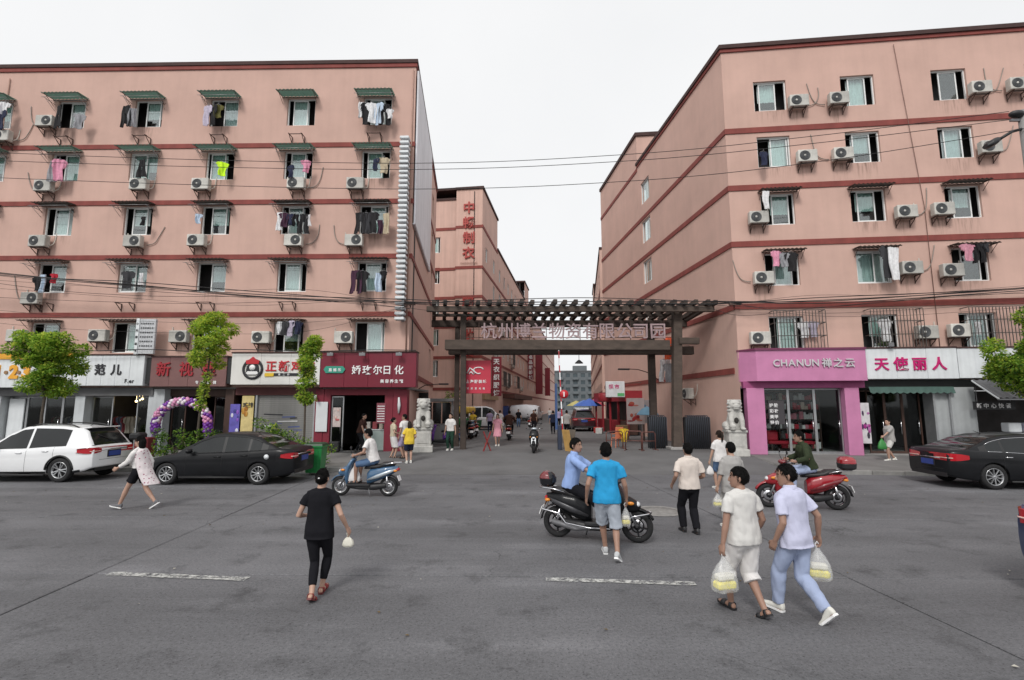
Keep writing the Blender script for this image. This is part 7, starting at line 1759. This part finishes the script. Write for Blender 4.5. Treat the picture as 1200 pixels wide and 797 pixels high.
# stone guardian lions
STONE = mat('white_stone', (.52, .51, .48), .85, .15, 5, .5, 30, streak=.25)
def lion(label, x, y, z, rz, mirror):
    T = thing('stone_lion', label, 'statue', (x, y, z), rz)
    p = MB(); p.box((0, 0, .14), (.86, .86, .3), bev=.03); p.build('base', STONE, T)
    p = MB(); p.box((0, 0, .62), (.70, .72, .68), bev=.02); p.build('pedestal', STONE, T)
    p = MB(); p.box((0, 0, 1.0), (.78, .8, .1), bev=.02); p.build('slab', STONE, T)
    for sx in (-1, 1):
        p = MB(); p.box((0, -.365, .62), (.5, .03, .46), bev=.01); p.build('carved_panel', STONE, T); break
    b = MB(); k = mirror
    b.loft([ell(Vector((0, yy, zz)), rx, ry, Vector((1, 0, 0)), Vector((0, 1, 0)), 16) for zz, rx, ry, yy in ((1.05, .26, .30, .08), (1.2, .27, .3, .07), (1.4, .24, .26, .02), (1.6, .22, .22, -.04), (1.8, .2, .2, -.08), (1.95, .16, .16, -.1))])
    b.ball((0, -.14, 1.98), (.21, .2, .21), 16, 0, 10); b.ball((0, -.3, 1.92), (.13, .12, .1), 14, 0, 8); b.ball((0, -.38, 1.965), (.06, .04, .04), 10); b.ball((0, -.31, 1.84), (.11, .09, .045), 12)
    for s in (-1, 1):
        b.ball((s * .075, -.31, 2.05), (.045, .04, .04), 10); b.ball((s * .19, -.1, 2.12), (.05, .04, .07), 8)
        b.tube([(s * .15, -.16, 1.66), (s * .17, -.27, 1.4), (s * .17, -.3, 1.15), (s * .17, -.36, 1.09)], [.1, .085, .075, .08], 12); b.ball((s * .17, -.36, 1.1), (.09, .11, .06), 12)
        b.ball((s * .24, .12, 1.2), (.13, .22, .17), 12); b.ball((s * .26, -.1, 1.09), (.09, .14, .06), 12)
    b.ball((k * .17, -.38, 1.2), (.11, .11, .11), 12)
    for ring_, zz in ((9, 2.14), (12, 2.03), (12, 1.9), (11, 1.77), (9, 1.66)):
        for q in range(ring_):
            a = math.pi * (q / (ring_ - 1)) - .15 * math.pi + (.15 * math.pi * 2 * q / (ring_ - 1)); rr_ = .2 if zz > 1.7 else .19
            if zz > 2.1: rr_ = .13
            b.ball((rr_ * math.cos(a), -.1 + rr_ * 1.0 * math.sin(a), zz), .05, 8, 0, 5)
    b.tube([(0, .33, 1.1), (0, .4, 1.3), (0, .33, 1.5), (.05, .26, 1.62)], [.07, .08, .08, .03], 10)
    me = remesh(b, .016, 1); me.materials.append(STONE); link('lion', me, T, loc=(0, 0, -.105), scale=(1.22, 1.15, 1.1))
    m = MB(); m.ball((0, -.385, 1.885), (.07, .02, .022), 10); m.build('mouth', mat('painted_shadow', (.03, .027, .025), .9), T)  # shade of the open mouth painted as a dark ball
    m = MB(); m.ball((0, -.29, 1.45), (.09, .05, .12), 10); m.build('painted_leg_gap_shade', mat('painted_shadow', (.03, .027, .025), .9), T)  # dark ball painted in for the shade between the forelegs
    return T
lion('white stone lion on a pedestal at the corner of the crimson shop', -3.86, 22.2, .3, R(8), 1)
lion('white stone lion on a pedestal beside the pink shop', 9.22, 21.15, .24, R(-6), -1)

# barrier pole with sign
t = thing('boom_barrier', 'red and white boom barrier pole raised upright under the gateway', 'barrier', (2.17, 23.35, .3))
m = MB(); m.box((0, 0, .55), (.18, .28, 1.1), bev=.02); m.build('cabinet', mat('barrier_navy', (.03, .04, .07), .5), t)
for k in range(12):
    m = MB(); m.bar((.12 - .012 * k, -.2, .85 + k * .33), (.12 - .012 * (k + 1), -.2, .85 + (k + 1) * .33), .09, .05); m.build('arm_section', LWHT if k % 2 else REDL, t)
m = MB(); m.box((-.14, -.02, 1.95), (.1, .08, 2.1)); m.build('pillar', mat('barrier_blue', (.04, .08, .2), .5), t)
m = MB(); m.lathe([(0, -.02), (.2, -.02), (.2, .02), (0, .02)], (.2, -.26, 2.5), 'Y', 22); m.build('sign_disc', mat('sign_red', (.5, .02, .03), .4), t)
m = MB(); m.box((.2, -.29, 2.5), (.05, .012, .22)); m.build('sign_bar', LWHT, t); m = MB(); m.bar((.08, -.16, 2.5), (.2, -.2, 2.5), .03); m.build('sign_bracket', GREY_MET, t)
t = thing('sandwich_board', 'yellow-brown sandwich board at the foot of the boom barrier', 'sign', (2.5, 22.5, .3), R(-48))
for s, mt in ((-1, mat('board_ochre', (.5, .3, .1), .6, .2, 4)), (1, mat('board_back', (.12, .1, .08), .7))):
    m = MB(); m.box((0, 0, 0), (.42, .025, .95), rot=Matrix.Rotation(-s * .22, 3, 'X')); m.build('leaf', mt, t, loc=(0, s * .11, .47))
# tubular hoop barriers
HOOP = mat('hoop_brown', (.13, .05, .04), .6, .25, 6)
def hoop(label, x, y, rz, w=.85, h=.8):
    t = thing('hoop_barrier', label, 'barrier', (x, y, .3), rz)
    m = MB(); m.tube([(-w / 2, 0, 0), (-w / 2, 0, h - .08), (-w / 2 + .08, 0, h), (w / 2 - .08, 0, h), (w / 2, 0, h - .08), (w / 2, 0, 0)], .025, 8); m.build('hoop', HOOP, t)
    m = MB(); m.tube([(-w / 2, 0, h * .5), (w / 2, 0, h * .5)], .018, 6); m.build('cross_rail', HOOP, t)
    for s in (-1, 1):
        m = MB(); m.tube([(s * w / 2, -.25, .02), (s * w / 2, .25, .02)], .02, 6); m.build('foot', HOOP, t)
hoop('brown hoop barrier, left of the three by the folded gate', 4.75, 23.7, R(18)); hoop('brown hoop barrier, middle of the three by the folded gate', 5.45, 22.9, R(-25), .75, .85); hoop('brown hoop barrier right beside the folded gate', 6.15, 23.1, R(15), .7)
t = thing('crossed_rail', 'red crossed rail barrier standing near the left gate post', 'barrier', (-1.1, 22.6, .3), R(30))
for s in (-1, 1):
    m = MB(); m.bar((s * .2, s * .04, 0), (-s * .16, s * .04, .85), .05); m.build('rail', mat('rail_red', (.25, .03, .03), .6), t)
m = MB(); m.bar((-.16, 0, .35), (.16, 0, .35), .03); m.build('brace', HOOP, t)
# stacked plastic chair and a bright jacket on it
t = thing('plastic_chair', 'orange plastic chair beside the hoop barriers', 'chair', (5.05, 24.6, .3), R(200))
OR = mat('chair_orange', (.6, .19, .1), .5, .1, 4)
m = MB(); m.box((0, 0, .44), (.42, .42, .035), bev=.012); m.build('seat', OR, t); m = MB(); m.box((0, .2, .72), (.42, .035, .5), rot=Matrix.Rotation(-.12, 3, 'X'), bev=.012); m.build('backrest', OR, t)
for sx in (-1, 1):
    for sy in (-1, 1):
        m = MB(); m.bar((sx * .18, sy * .18, .43), (sx * .21, sy * .21, 0), .035); m.build('leg', OR, t)
    m = MB(); m.tube([(sx * .2, .18, .66), (sx * .22, -.14, .64), (sx * .2, -.18, .44)], .018, 6); m.build('armrest', OR, t)
tag(garment_mesh('shirt', .62, 77).build('work_jacket', mat('jacket_yellow', (.62, .42, .03), .8), None, (5.32, 24.3, 1.2), (0, 0, R(20)), fix=False), 'bright yellow work jacket hung over the orange chair', 'jacket')

# guard booth behind the left post
t = thing('guard_booth', 'grey guard booth with dark windows behind the left gate post', 'booth', (-3.95, 27.6, .3))
BG = mat('booth_grey', (.24, .245, .25), .6, .12, 3, streak=.15)
m = MB(); m.box((0, 0, .5), (1.7, 1.7, 1.0)); m.build('lower_wall', BG, t)
for sx in (-1, 1):
    for sy in (-1, 1):
        m = MB(); m.box((sx * .8, sy * .8, 1.6), (.1, .1, 1.2)); m.build('post', BG, t)
for k in range(3):
    m = MB(); m.box((-.5 + .5 * k, -.82, 1.6), (.44, .02, 1.1)); m.build('pane', CARGL, t)
m = MB(); m.box((.82, 0, 1.6), (.02, 1.5, 1.1)); m.build('pane', CARGL, t)
m = MB(); m.box((0, 0, 2.27), (2.1, 2.1, .16), bev=.02); m.build('roof', BG, t)
# stalls along the right-hand wall of the lane
t = thing('market_stall', 'red fronted shop stall built against the right wall of the lane', 'stall', (7.75, 37.6, .3), FRS.ang + math.pi / 2)
SR_ = mat('stall_red', (.28, .02, .03), .5, .15, 3)
m = MB(); m.box((0, 0, 2.62), (1.3, 8.2, .7)); m.build('fascia', SR_, t)
m = MB(); m.box((.45, 0, 1.15), (.1, 8, 2.3)); m.build('back', DARKIN, t)
for k in range(5):
    m = MB(); m.box((-.5, -4 + 2 * k, 1.12), (.12, .16, 2.26)); m.build('post', SR_, t)
for k in range(4):
    m = MB(); m.box((-.1, -3 + 2 * k, .5), (.7, 1.6, .9), bev=.02); m.build('counter', [BROWNW, SR_][k % 2], t)
t = thing('box_sign', 'white box sign with green corner above the lane stall', 'sign', (6.85, 33.6, 2.85))
m = MB(); m.box((0, 0, .5), (1.25, .25, 1.05), bev=.03); m.build('box', WHITE_P, t); m = MB(); m.box((.35, -.13, .15), (.45, .02, .2)); m.build('corner', mat('corner_green', (.1, .4, .15), .5), t); m = MB(); m.bar((.5, 0, .9), (1.75, 0, .95), .05); m.build('bracket', RUST, t); lettering('超市', -.45, -.14, .55, .32, LPNK, t, pitch=.4, ext=.01)
t = thing('drum_sign', 'round red drum sign on the lane stall', 'sign', (6.3, 34.4, 2.55)); m = MB(); m.lathe([(0, 0), (.42, 0), (.45, .05), (.45, .5), (.42, .55), (0, .55)], n=22); m.build('drum', SR_, t); m = MB(); m.bar((0, 0, .5), (2.1, 0, .55), .04); m.build('bracket', RUST, t)
def lane_poster(label, x, y, z, w, h, mt, cols, n):
    t = thing('poster_board', label, 'poster', (x, y, z)); m = MB(); m.box((0, 0, h / 2), (w, .05, h)); m.build('board', mt, t); blots(cols, n, -.03)(t, w, h)
    for s in (-1, 1):
        m = MB(); m.bar((s * w * .42, .04, -(z - .3)), (s * w * .42, .04, h), .04); m.build('leg', RUST, t)
lane_poster('red and white patterned poster board behind the gate post', 6.95, 28.6, 1.25, 1.0, 1.45, mat('poster_lane', (.6, .5, .48), .6), [(.45, .03, .03), (.5, .1, .06), (.3, .02, .03), (.55, .2, .15)], 12)
lane_poster('pale poster board with blue foot behind the gate posts', 7.75, 28.9, 1.3, .6, 1.3, mat('poster_lane2', (.45, .4, .4), .6), [(.1, .25, .4), (.4, .05, .08), (.6, .6, .6)], 6)
t = thing('parasol', 'blue parasol over a stall far down the lane', 'parasol', (6.4, 42.0, .3)); m = MB(); m.tube([(0, 0, 0), (0, 0, 2.3)], .025, 6); m.build('pole', GREY_MET, t)
m = MB(); m.lathe([(.02, 2.55), (.5, 2.35), (1.15, 1.95), (1.13, 1.93), (.5, 2.3)], n=8, smooth=False); m.build('canopy', mat('parasol_blue', (.05, .12, .42), .7), t)
t = thing('parasol', 'pale blue parasol leaning by the poster boards behind the gate', 'parasol', (7.35, 27.6, .3)); m = MB(); m.tube([(0, 0, 0), (0, 0, 1.9)], .02, 6); m.build('pole', GREY_MET, t)
m = MB(); m.lathe([(.02, 1.95), (.3, 1.82), (.62, 1.5), (.6, 1.48), (.3, 1.78)], n=8, smooth=False); m.build('canopy', mat('parasol_pale', (.2, .4, .55), .7), t)
for k, (y, x2) in enumerate(((30.4, 6.6), )):
    t = thing('wall_lamp', 'curved arm street lamp on the right wall of the lane', 'street lamp', (8.6, y, 4.1)); m = MB(); m.tube([(.35, 0, -.4), (-.2, 0, .1), (-1.0, 0, .35), (-1.6, 0, .38)], .03, 8); m.build('arm', RUST, t); m = MB(); m.box((-1.85, 0, .36), (.7, .2, .1), bev=.03); m.build('head', BLACKP, t)
t = thing('wall_lamp', 'small arm street lamp behind the left gate post', 'street lamp', (-4.6, 25.5, 3.2)); m = MB(); m.tube([(-.3, 0, -.2), (.2, 0, .1), (.9, 0, .16)], .025, 8); m.build('arm', RUST, t); m = MB(); m.box((1.15, 0, .16), (.5, .16, .08), bev=.03); m.build('head', BLACKP, t)

# ================================================================== vehicles in the lane
t = car('dark maroon car with pale roof driving away down the lane', SUV, PAINT_M, (5.62, 41.2, .3), R(88), 5)
m = MB(); m.box((.2, 0, 1.74), (1.6, 1.1, .12), bev=.05); m.build('roof_cover', WHITE_P, t)
VAN = dict(SUV, L=4.1, W=1.66, xr=.7, xf=3.35, rw=.31, clad=.3, lip=False, rails=False, spoiler=False, top=[(0, 1.0), (.06, 1.05), (1.5, 1.05), (3.2, 1.03), (3.7, .98), (4.0, .86), (4.1, .7)], bot=[(0, .4), (.25, .3), (.6, .26), (3.6, .26), (4.1, .32)], roof=[(.04, 1.07), (.12, 1.5), (.22, 1.8), (.45, 1.88), (2.6, 1.9), (3.05, 1.78), (3.5, 1.35), (3.85, .98)], rear_glass=.3, front_glass=2.75, doors=[(.35, 1.2), (1.3, 2.2), (2.3, 3.3)], seams=[1.25, 2.25, 3.35], handles=[1.5, 2.4], mirror=3.3, lean=.12, tl=(.85, .12, .16, .3), hl=(.8, .2, .25, .18), plate=.7, rt=.05)
car('white minivan standing on the left of the lane', VAN, PAINT_W, (-2.7, 42.4, .3), R(2), 5)
t = thing('covered_truck', 'small truck with a bulging white tarpaulin in the lane', 'truck', (1.5, 56.5, .3), R(-12))
m = MB(); m.loft([[(x, w * se(math.cos(a), 2.6), 1.25 + h * se(math.sin(a), 2.6)) for a in [2 * math.pi * k / 20 for k in range(20)]] for x, w, h in ((-1.7, .7, .5), (-1.5, .95, .75), (0, 1.0, .85), (1.2, .95, .75), (1.5, .7, .55))]); m.build('tarpaulin', mat('tarp_white', (.62, .64, .67), .6, .12, 2, .4, 8), t)
m = MB(); m.box((0, 0, .55), (3.4, 1.8, .14)); m.build('bed', BLACKP, t)
m = MB(); m.loft([[(x, y, z) for y, z in ((-.85, .4), (.85, .4), (.85, 1.2), (.75, top_), (-.75, top_), (-.85, 1.2))] for x, top_ in ((-2.9, 1.3), (-2.5, 1.9), (-1.8, 1.95))], smooth=False); m.build('cab', mat('cab_blue', (.03, .06, .2), .4), t)
for x in (-2.3, 1.0):
    for s in (-1, 1): wheel(t, x, s * .8, .33, s)
t = thing('cargo_tricycle', 'yellow topped cargo tricycle by the left wall of the lane', 'tricycle', (-3.55, 39.0, .3), R(80))
m = MB(); m.box((-.5, 0, .8), (1.5, 1.1, .45), bev=.02); m.build('tray', GBIN, t); m = MB(); m.box((-.35, 0, 1.65), (2.0, 1.25, .5), bev=.12); m.build('canopy', mat('canopy_yellow', (.62, .42, .06), .6), t)
for sx in (-1.15, .45):
    for s in (-1, 1):
        m = MB(); m.bar((sx, s * .5, .9), (sx, s * .5, 1.5), .04); m.build('canopy_post', GREY_MET, t)
for x, y in ((-.8, .5), (-.8, -.5), (.95, 0)): wheel(t, x, y, .27, 1 if y >= 0 else -1, 8, .1)
m = MB(); m.tube([(.95, 0, .27), (.8, 0, .9), (.65, .3, 1.0)], .025, 6); m.tube([(.8, 0, .9), (.65, -.3, 1.0)], .02, 6); m.build('fork', GREY_MET, t); m = MB(); m.box((.3, 0, .75), (.4, .35, .12), bev=.04); m.build('saddle', BLACKP, t)
t = thing('refuse_cart', 'green refuse cart parked in front of the yellow tricycle', 'cart', (-2.75, 36.6, .3), R(10))
m = MB(); m.loft([[(sx * w, sy * d, z) for sx, sy in ((-1, -1), (1, -1), (1, 1), (-1, 1))] for z, w, d in ((.25, .4, .4), (.95, .55, .5))], smooth=False); m.build('tub', mat('cart_green', (.02, .1, .04), .5), t)
for s in (-1, 1): wheel(t, s * .0, s * .45, .2, s, 6, .08)

# ================================================================== signs in the lane
VR = mat('blade_red', (.2, .008, .02), .45, .1, 2)
def blade(label, x, y, z0, z1, w, txt, mt=VR, h=.5):
    t = thing('blade_sign', label, 'blade sign', (x, y, z0)); H_ = z1 - z0
    m = MB(); m.box((0, 0, H_ / 2), (w, .2, H_), bev=.02); m.build('box', mt, t)
    for z in (.4, H_ - .4):
        m = MB(); m.bar((-w / 2 - .35, 0, z), (-w / 2, 0, z), .06); m.build('bracket', RUST, t)
    if txt:
        p = H_ / len(txt)
        for k, ch in enumerate(txt): lettering(ch, 0, -.13, H_ - p * (k + .9) , p * .78, LWHT, t, ext=.02, bold=.03, vertical=True)
blade('crimson vertical blade sign with white characters beside the red billboard', -1.45, 47.0, 3.15, 6.8, .95, '天衣织服饰')
blade('narrow dark red vertical sign with white characters deep in the lane', 3.0, 81, 6.4, 10.5, .95, '名品服装城')
blade('plain red vertical sign hanging beside the narrow lettered sign', 5.1, 96, 4.4, 12.0, 1.45, '')
t = thing('wall_lettering', 'large red vertical characters on the raised corner of the middle house', 'sign', FMF.w(-1.25, -.04, 0), FMF.ang)
for k, ch in enumerate('中畅制衣'): lettering(ch, 0, -.05, 19.8 - k * 1.42, 1.15, LRED if False else mat('letter_brick', (.38, .05, .04), .6), t, vertical=True, bold=.02, ext=.04)
lettering('ZHONGCHANG', -.75, -.05, 14.95, .2, mat('letter_dull', (.3, .16, .13), .7), t, ext=.02)
for k, ch in enumerate('服饰批发'): lettering(ch, 0, -.05, 10.9 - k * 1.42, 1.15, mat('letter_brick', (.38, .05, .04), .6), t, vertical=True, bold=.02, ext=.04)
# window cages and wall clutter on the lane side of the middle house
for k, (x, z, w) in enumerate(((9.5, 4.4, 2.2), (13, 4.4, 1.8), (17, 7.2, 1.8), (21, 4.5, 2.4), (12, 10.0, 1.4))):
    m = MB()
    for q in range(12): m.box((x + w * q / 11, -.5, z + .75), (.03, .03, 1.5))
    for zz in (z, z + .75, z + 1.5): m.bar((x, -.5, zz), (x + w, -.5, zz), .04); m.bar((x, 0, zz), (x, -.5, zz), .04); m.bar((x + w, 0, zz), (x + w, -.5, zz), .04)
    put(m, 'window_cage', CAGE, MB1, FM)
m = MB(); m.box((22, -.7, 3.3), (20, 1.3, .5)); put(m, 'shop_canopy', mat('canopy_brown', (.09, .035, .025), .7), MB1, FM)
m = MB(); m.box((4, -.15, 3.2), (7, .3, .8)); put(m, 'shop_fascia', mat('fascia_buff', (.35, .24, .14), .7), MB1, FM)
for k in range(6):
    ac(FM, 6 + k * 4.3, [7.2, 10.0, 4.6][k % 3], f'small air conditioner on the lane side of the middle house, {ORD[k + 1]} from the gate', 'air conditioners on the middle house')
# hanging green plants by the left gate post
shrub('small green bush on the left of the lane behind the red billboard', -4.6, 40.6, .3, 1.6, 1.2, 3.4, 18, 21, [.5, 4, 4, .2])

# more traffic and clutter deep in the lane
car('second white minivan farther down the left of the lane', VAN, PAINT_W, (3.0, 69.0, .3), R(75), 5)
car('silver car parked on the right of the lane beyond the maroon car', SEDAN, mat('paint_silver_car', (.35, .36, .38), .3, .05, 2, metal=.4, coat=.5), (8.3, 62, .3), R(86), 5)
for k, (x, y, a, p1, lab) in enumerate(((-2.55, 31.0, 100, PAINT_K, 'black scooter parked at the left wall of the lane, nearest of the row'), (-2.5, 32.2, 96, PAINT_BL, 'blue scooter parked second in the row at the left wall of the lane'), (-2.45, 33.3, 104, PAINT_R, 'red scooter parked third in the row at the left wall of the lane'), (1.6, 44, 80, PAINT_R, 'red scooter ridden in the middle of the lane'))):
    scooter(lab, p1, PAINT_SV if k % 2 else PAINT_K, (x, y, .3), R(a))
for k, (x, y, z, c, lab) in enumerate(((6.55, 30.2, .3, (.35, .22, .1), 'brown carton on the ground by the lane posters'), (6.5, 30.2, .72, (.3, .2, .1), 'upper brown carton stacked by the lane posters'), (-3.1, 29.6, .3, (.05, .12, .3), 'blue crate at the left wall of the lane'), (6.2, 36.2, .3, (.5, .5, .48), 'white foam box before the lane stall'), (6.25, 37.4, .3, (.45, .05, .04), 'red crate before the lane stall'))):
    m = MB(); m.box((0, 0, .21), (.55, .45, .4), bev=.015); o = m.build('crate', mat('crate_%d' % k, c, .8, .2, 4), None, (x, y, z), (0, 0, k * .4)); tag(o, lab, 'crate')
for k, (y, c, lab) in enumerate(((46, (.45, .05, .06), 'red parasol farther down the right side of the lane'), (53, (.1, .2, .5), 'dark blue parasol far down the right side of the lane'), (60, (.55, .5, .2), 'yellow parasol farthest down the right side of the lane'))):
    t = thing('parasol', lab, 'parasol', (7.4 + .1 * k, y, .3)); m = MB(); m.tube([(0, 0, 0), (0, 0, 2.3)], .025, 6); m.build('pole', GREY_MET, t)
    m = MB(); m.lathe([(.02, 2.55), (.5, 2.35), (1.15, 1.95), (1.13, 1.93), (.5, 2.3)], n=8, smooth=False); m.build('canopy', mat('parasol_c%d' % k, c, .7), t)
blade('long red banner hanging from the scaffold in the lane', 8.3, 118, 4.5, 11.0, 1.2, '')
# ================================================================== poles and overhead cables
t = thing('utility_pole', 'tall grey utility pole at the right edge with two black lamps', 'utility pole', (17.85, 16.45, .12))
POLE = mat('pole_concrete', (.26, .255, .25), .85, .15, 3, .2, 40)
m = MB(); m.tube([(0, 0, 0), (0, 0, 6), (0, 0, 12.4)], [.19, .16, .13], 14); m.build('shaft', POLE, t)
m = MB(); m.tube([(0, 0, 11.75), (-.5, -.05, 11.6), (-1.0, -.1, 11.3)], .05, 8); m.build('lamp_arm', BLACKP, t)
m = MB(); m.loft([ring_x(x, z, w, h) for x, z, w, h in smoothed([(-.92, 11.34, .09, .07), (-1.12, 11.24, .2, .13), (-1.32, 11.14, .2, .12), (-1.45, 11.08, .1, .06)])]); m.build('lamp_head', BLACKP, t)
m = MB(); m.ball((-.25, -.05, 12.25), (.26, .16, .13), 14, 0, 8); m.build('lamp_head', BLACKP, t)
m = MB(); m.bar((-.45, 0, 12.05), (.5, 0, 12.05), .08); m.build('crossarm', GREY_MET, t)
t2 = thing('utility_pole', 'utility pole beyond the left edge of the view', 'utility pole', (-30.5, 20.3, .12)); m = MB(); m.tube([(0, 0, 0), (0, 0, 13.9)], [.19, .13], 14); m.build('shaft', POLE, t2)
CAB = mat('cable_black', (.016, .016, .017), .7, .2, 6)
def spline(pts, k=10):
    out = []; P = [Vector(p) for p in pts]
    for i in range(len(P) - 1):
        a, b, c, d = P[max(i - 1, 0)], P[i], P[i + 1], P[min(i + 2, len(P) - 1)]
        for j in range(k):
            t = j / k; out.append(.5 * ((2 * b) + (-a + c) * t + (2 * a - 5 * b + 4 * c - d) * t * t + (-a + 3 * b - 3 * c + d) * t ** 3))
    return out + [P[-1]]
def cable(label, pts, r, group=None):
    m = MB(); m.tube(spline(pts), r, 5); return tag(m.build('overhead_cable', CAB, None, fix=False), label, 'cable', group)
cable('topmost thin cable strung high across both houses', [(-30.5, 20.3, 13.6), (-20.5, 19.9, 12.75), (-4.9, 18.7, 11.72), (4.2, 17.9, 11.66), (10.9, 17.2, 12.0), (17.4, 16.45, 12.5)], .012, 'thin high cables')
cable('second thin cable strung high just below the topmost', [(-30.5, 20.3, 13.2), (-20.5, 19.9, 12.4), (-4.9, 18.7, 11.46), (4.2, 17.9, 11.4), (10.9, 17.2, 11.72), (18.2, 16.45, 12.3)], .012, 'thin high cables')
cable('third and lowest of the thin high cables', [(-30.5, 20.3, 12.4), (-20.5, 19.9, 11.65), (-4.9, 18.7, 10.66), (4.2, 17.9, 10.6), (10.9, 17.2, 11.0), (17.85, 16.3, 11.8)], .012, 'thin high cables')
rc = random.Random(9)
base_ = [(-30.4, 21.6, 8.9), (-21.8, 21.7, 7.95), (-16.5, 21.7, 7.55), (-10.8, 21.6, 7.05), (-4.6, 21.6, 6.78), (-1.5, 22.1, 6.82), (3.2, 22.1, 6.9), (8.0, 21.6, 6.72), (9.9, 21.2, 6.68), (13.3, 20.8, 6.66), (19.0, 20.2, 6.88), (26, 19.5, 7.3)]
for k in range(6):
    dz = (0, .05, -.06, .1, -.14, -.3)[k]; 
    cable(f'cable of the sagging black bundle above the gateway, {ORD[k + 1]} of six', [(x, y + rc.uniform(-.05, .05), z + dz * (1 + .8 * math.sin(i * 1.9 + k)) + rc.uniform(-.04, .04)) for i, (x, y, z) in enumerate(base_)], .018 if k < 4 else .01, 'cable bundle above the gateway')
cable('slack thin cable drooping below the bundle on the left house', [(-26, 21.8, 7.2), (-20, 21.8, 6.9), (-14, 21.8, 6.75), (-8, 21.8, 6.85), (-4.5, 21.7, 6.5)], .009)
cable('black cable lying along the top of the left shop signs', [(-28, 21.95, 4.68), (-19, 21.93, 4.66), (-16, 21.9, 4.72), (-13.5, 21.9, 4.62), (-12, 21.9, 4.72), (-9, 21.9, 4.64), (-6, 21.9, 4.7), (-4.2, 21.9, 4.68)], .02)
for k, (z, dx) in enumerate(((7.5, 0), (6.2, 1), (7.0, 2), (5.75, 0))):
    cable(f'loose thin wire across the left facade below the bundle, {ORD[k + 1]} of four', [(-27 + dx, 21.85, z + .6), (-20 + dx, 21.82, z + rc.uniform(-.1, .2)), (-14 + dx, 21.8, z - .25 + rc.uniform(-.1, .1)), (-9 + dx, 21.8, z - .2 + rc.uniform(-.15, .1)), (-4.6, 21.7, 6.6)], .007, 'loose wires on the left facade')
    cable(f'loose thin wire across the right facade below the bundle, {ORD[k + 1]} of four', [(9.6, 21.2, 6.6), (12.5, 20.85, z * .5 + 3.2 + rc.uniform(-.2, .1)), (16, 20.5, z * .5 + 3.1), (20, 20.0, z * .5 + 3.3), (26, 19.4, z * .5 + 3.7)], .007, 'loose wires on the right facade')
# wall plates that hold the bundle at the two house corners
for p, lab in (((-4.5, 21.75, 6.72), 'dark cable clamp arm at the corner of the left house'), ((9.6, 21.3, 6.62), 'dark cable clamp arm at the corner of the right house')):
    m = MB(); m.box((0, 0, 0), (.5, .12, .1)); m.bar((0, 0, 0), (-.1 if p[0] < 0 else .1, .75 if p[0] < 0 else .35, 0), .05); tag(m.build('cable_clamp', RUST, None, p), lab, 'clamp')
# drain pipes and loose wall wiring
for fr, B, x, z0, z1 in ((FL, LB, -20.0, 4.7, 18.2), (FL, LB, -.12, 4.7, 18.4), (FR, RB, 7.45, 4.7, 18.4)):
    m = MB(); m.tube([(x, -.05, z1), (x + .25 if fr is FR else x, -.05, 14.9), (x + (.55 if fr is FR else .0), -.05, z0 + 6), (x + (.55 if fr is FR else 0), -.05, z0)], .013 if fr is FR else .03, 6); put(m, 'drain_pipe', mat('pipe_pink', (.40, .25, .2), .7) if fr is not FR else mat('pipe_brown', (.2, .11, .09), .7), B, fr)
WIRE = mat('wall_wire', (.30, .26, .23), .7)
for fr, B, tb in ((FL, LB, LAC), (FR, RB, RAC)):
    for x, z, r in tb:
        if r == 5 or random.random() < .35: continue
        s = random.choice((-1, 1)); m = MB()
        wx = LX if fr is FL else RX
        if any(abs(x + 1.0 * s - q) < 1.0 for q in wx): s = -s
        if any(abs(x + 1.0 * s - q) < 1.0 for q in wx): continue
        m.tube(spline([(x + .45 * s, -.06, z - .1), (x + .8 * s, -.05, z + .0), (x + 1.0 * s, -.04, z + .35), (x + random.uniform(1.0, 1.25) * s, -.03, z + random.uniform(.7, 1.15))], 5), .02, 5); put(m, 'wall_pipe', WIRE, B, fr)
# litter and leaves on the road
LIT = [mat('litter_pale', (.4, .38, .33), .9), mat('leaf_dry', (.12, .08, .03), .9)]
rl = random.Random(21)
m = MB()
for k in range(160):
    x, y = rl.uniform(-14, 14), rl.uniform(3.5, 21); z = .012 if y < 17.5 else zst(y) + .01
    a = rl.uniform(0, 6.3); s = rl.uniform(.012, .035); c_, s_ = math.cos(a) * s, math.sin(a) * s
    m.add([(x - c_, y - s_, z), (x + s_ * .6, y - c_ * .6, z + rl.uniform(.002, .012)), (x + c_, y + s_, z), (x - s_ * .6, y + c_ * .6, z + rl.uniform(0, .012))], [(0, 1, 2, 3)], rl.choice((0, 1, 1)))
o = m.build('litter', LIT, None, fix=False); tag(o, 'scattered dry leaves and scraps of litter on the road', 'litter', kind='stuff')
bpy.data.scenes.remove(WORK)
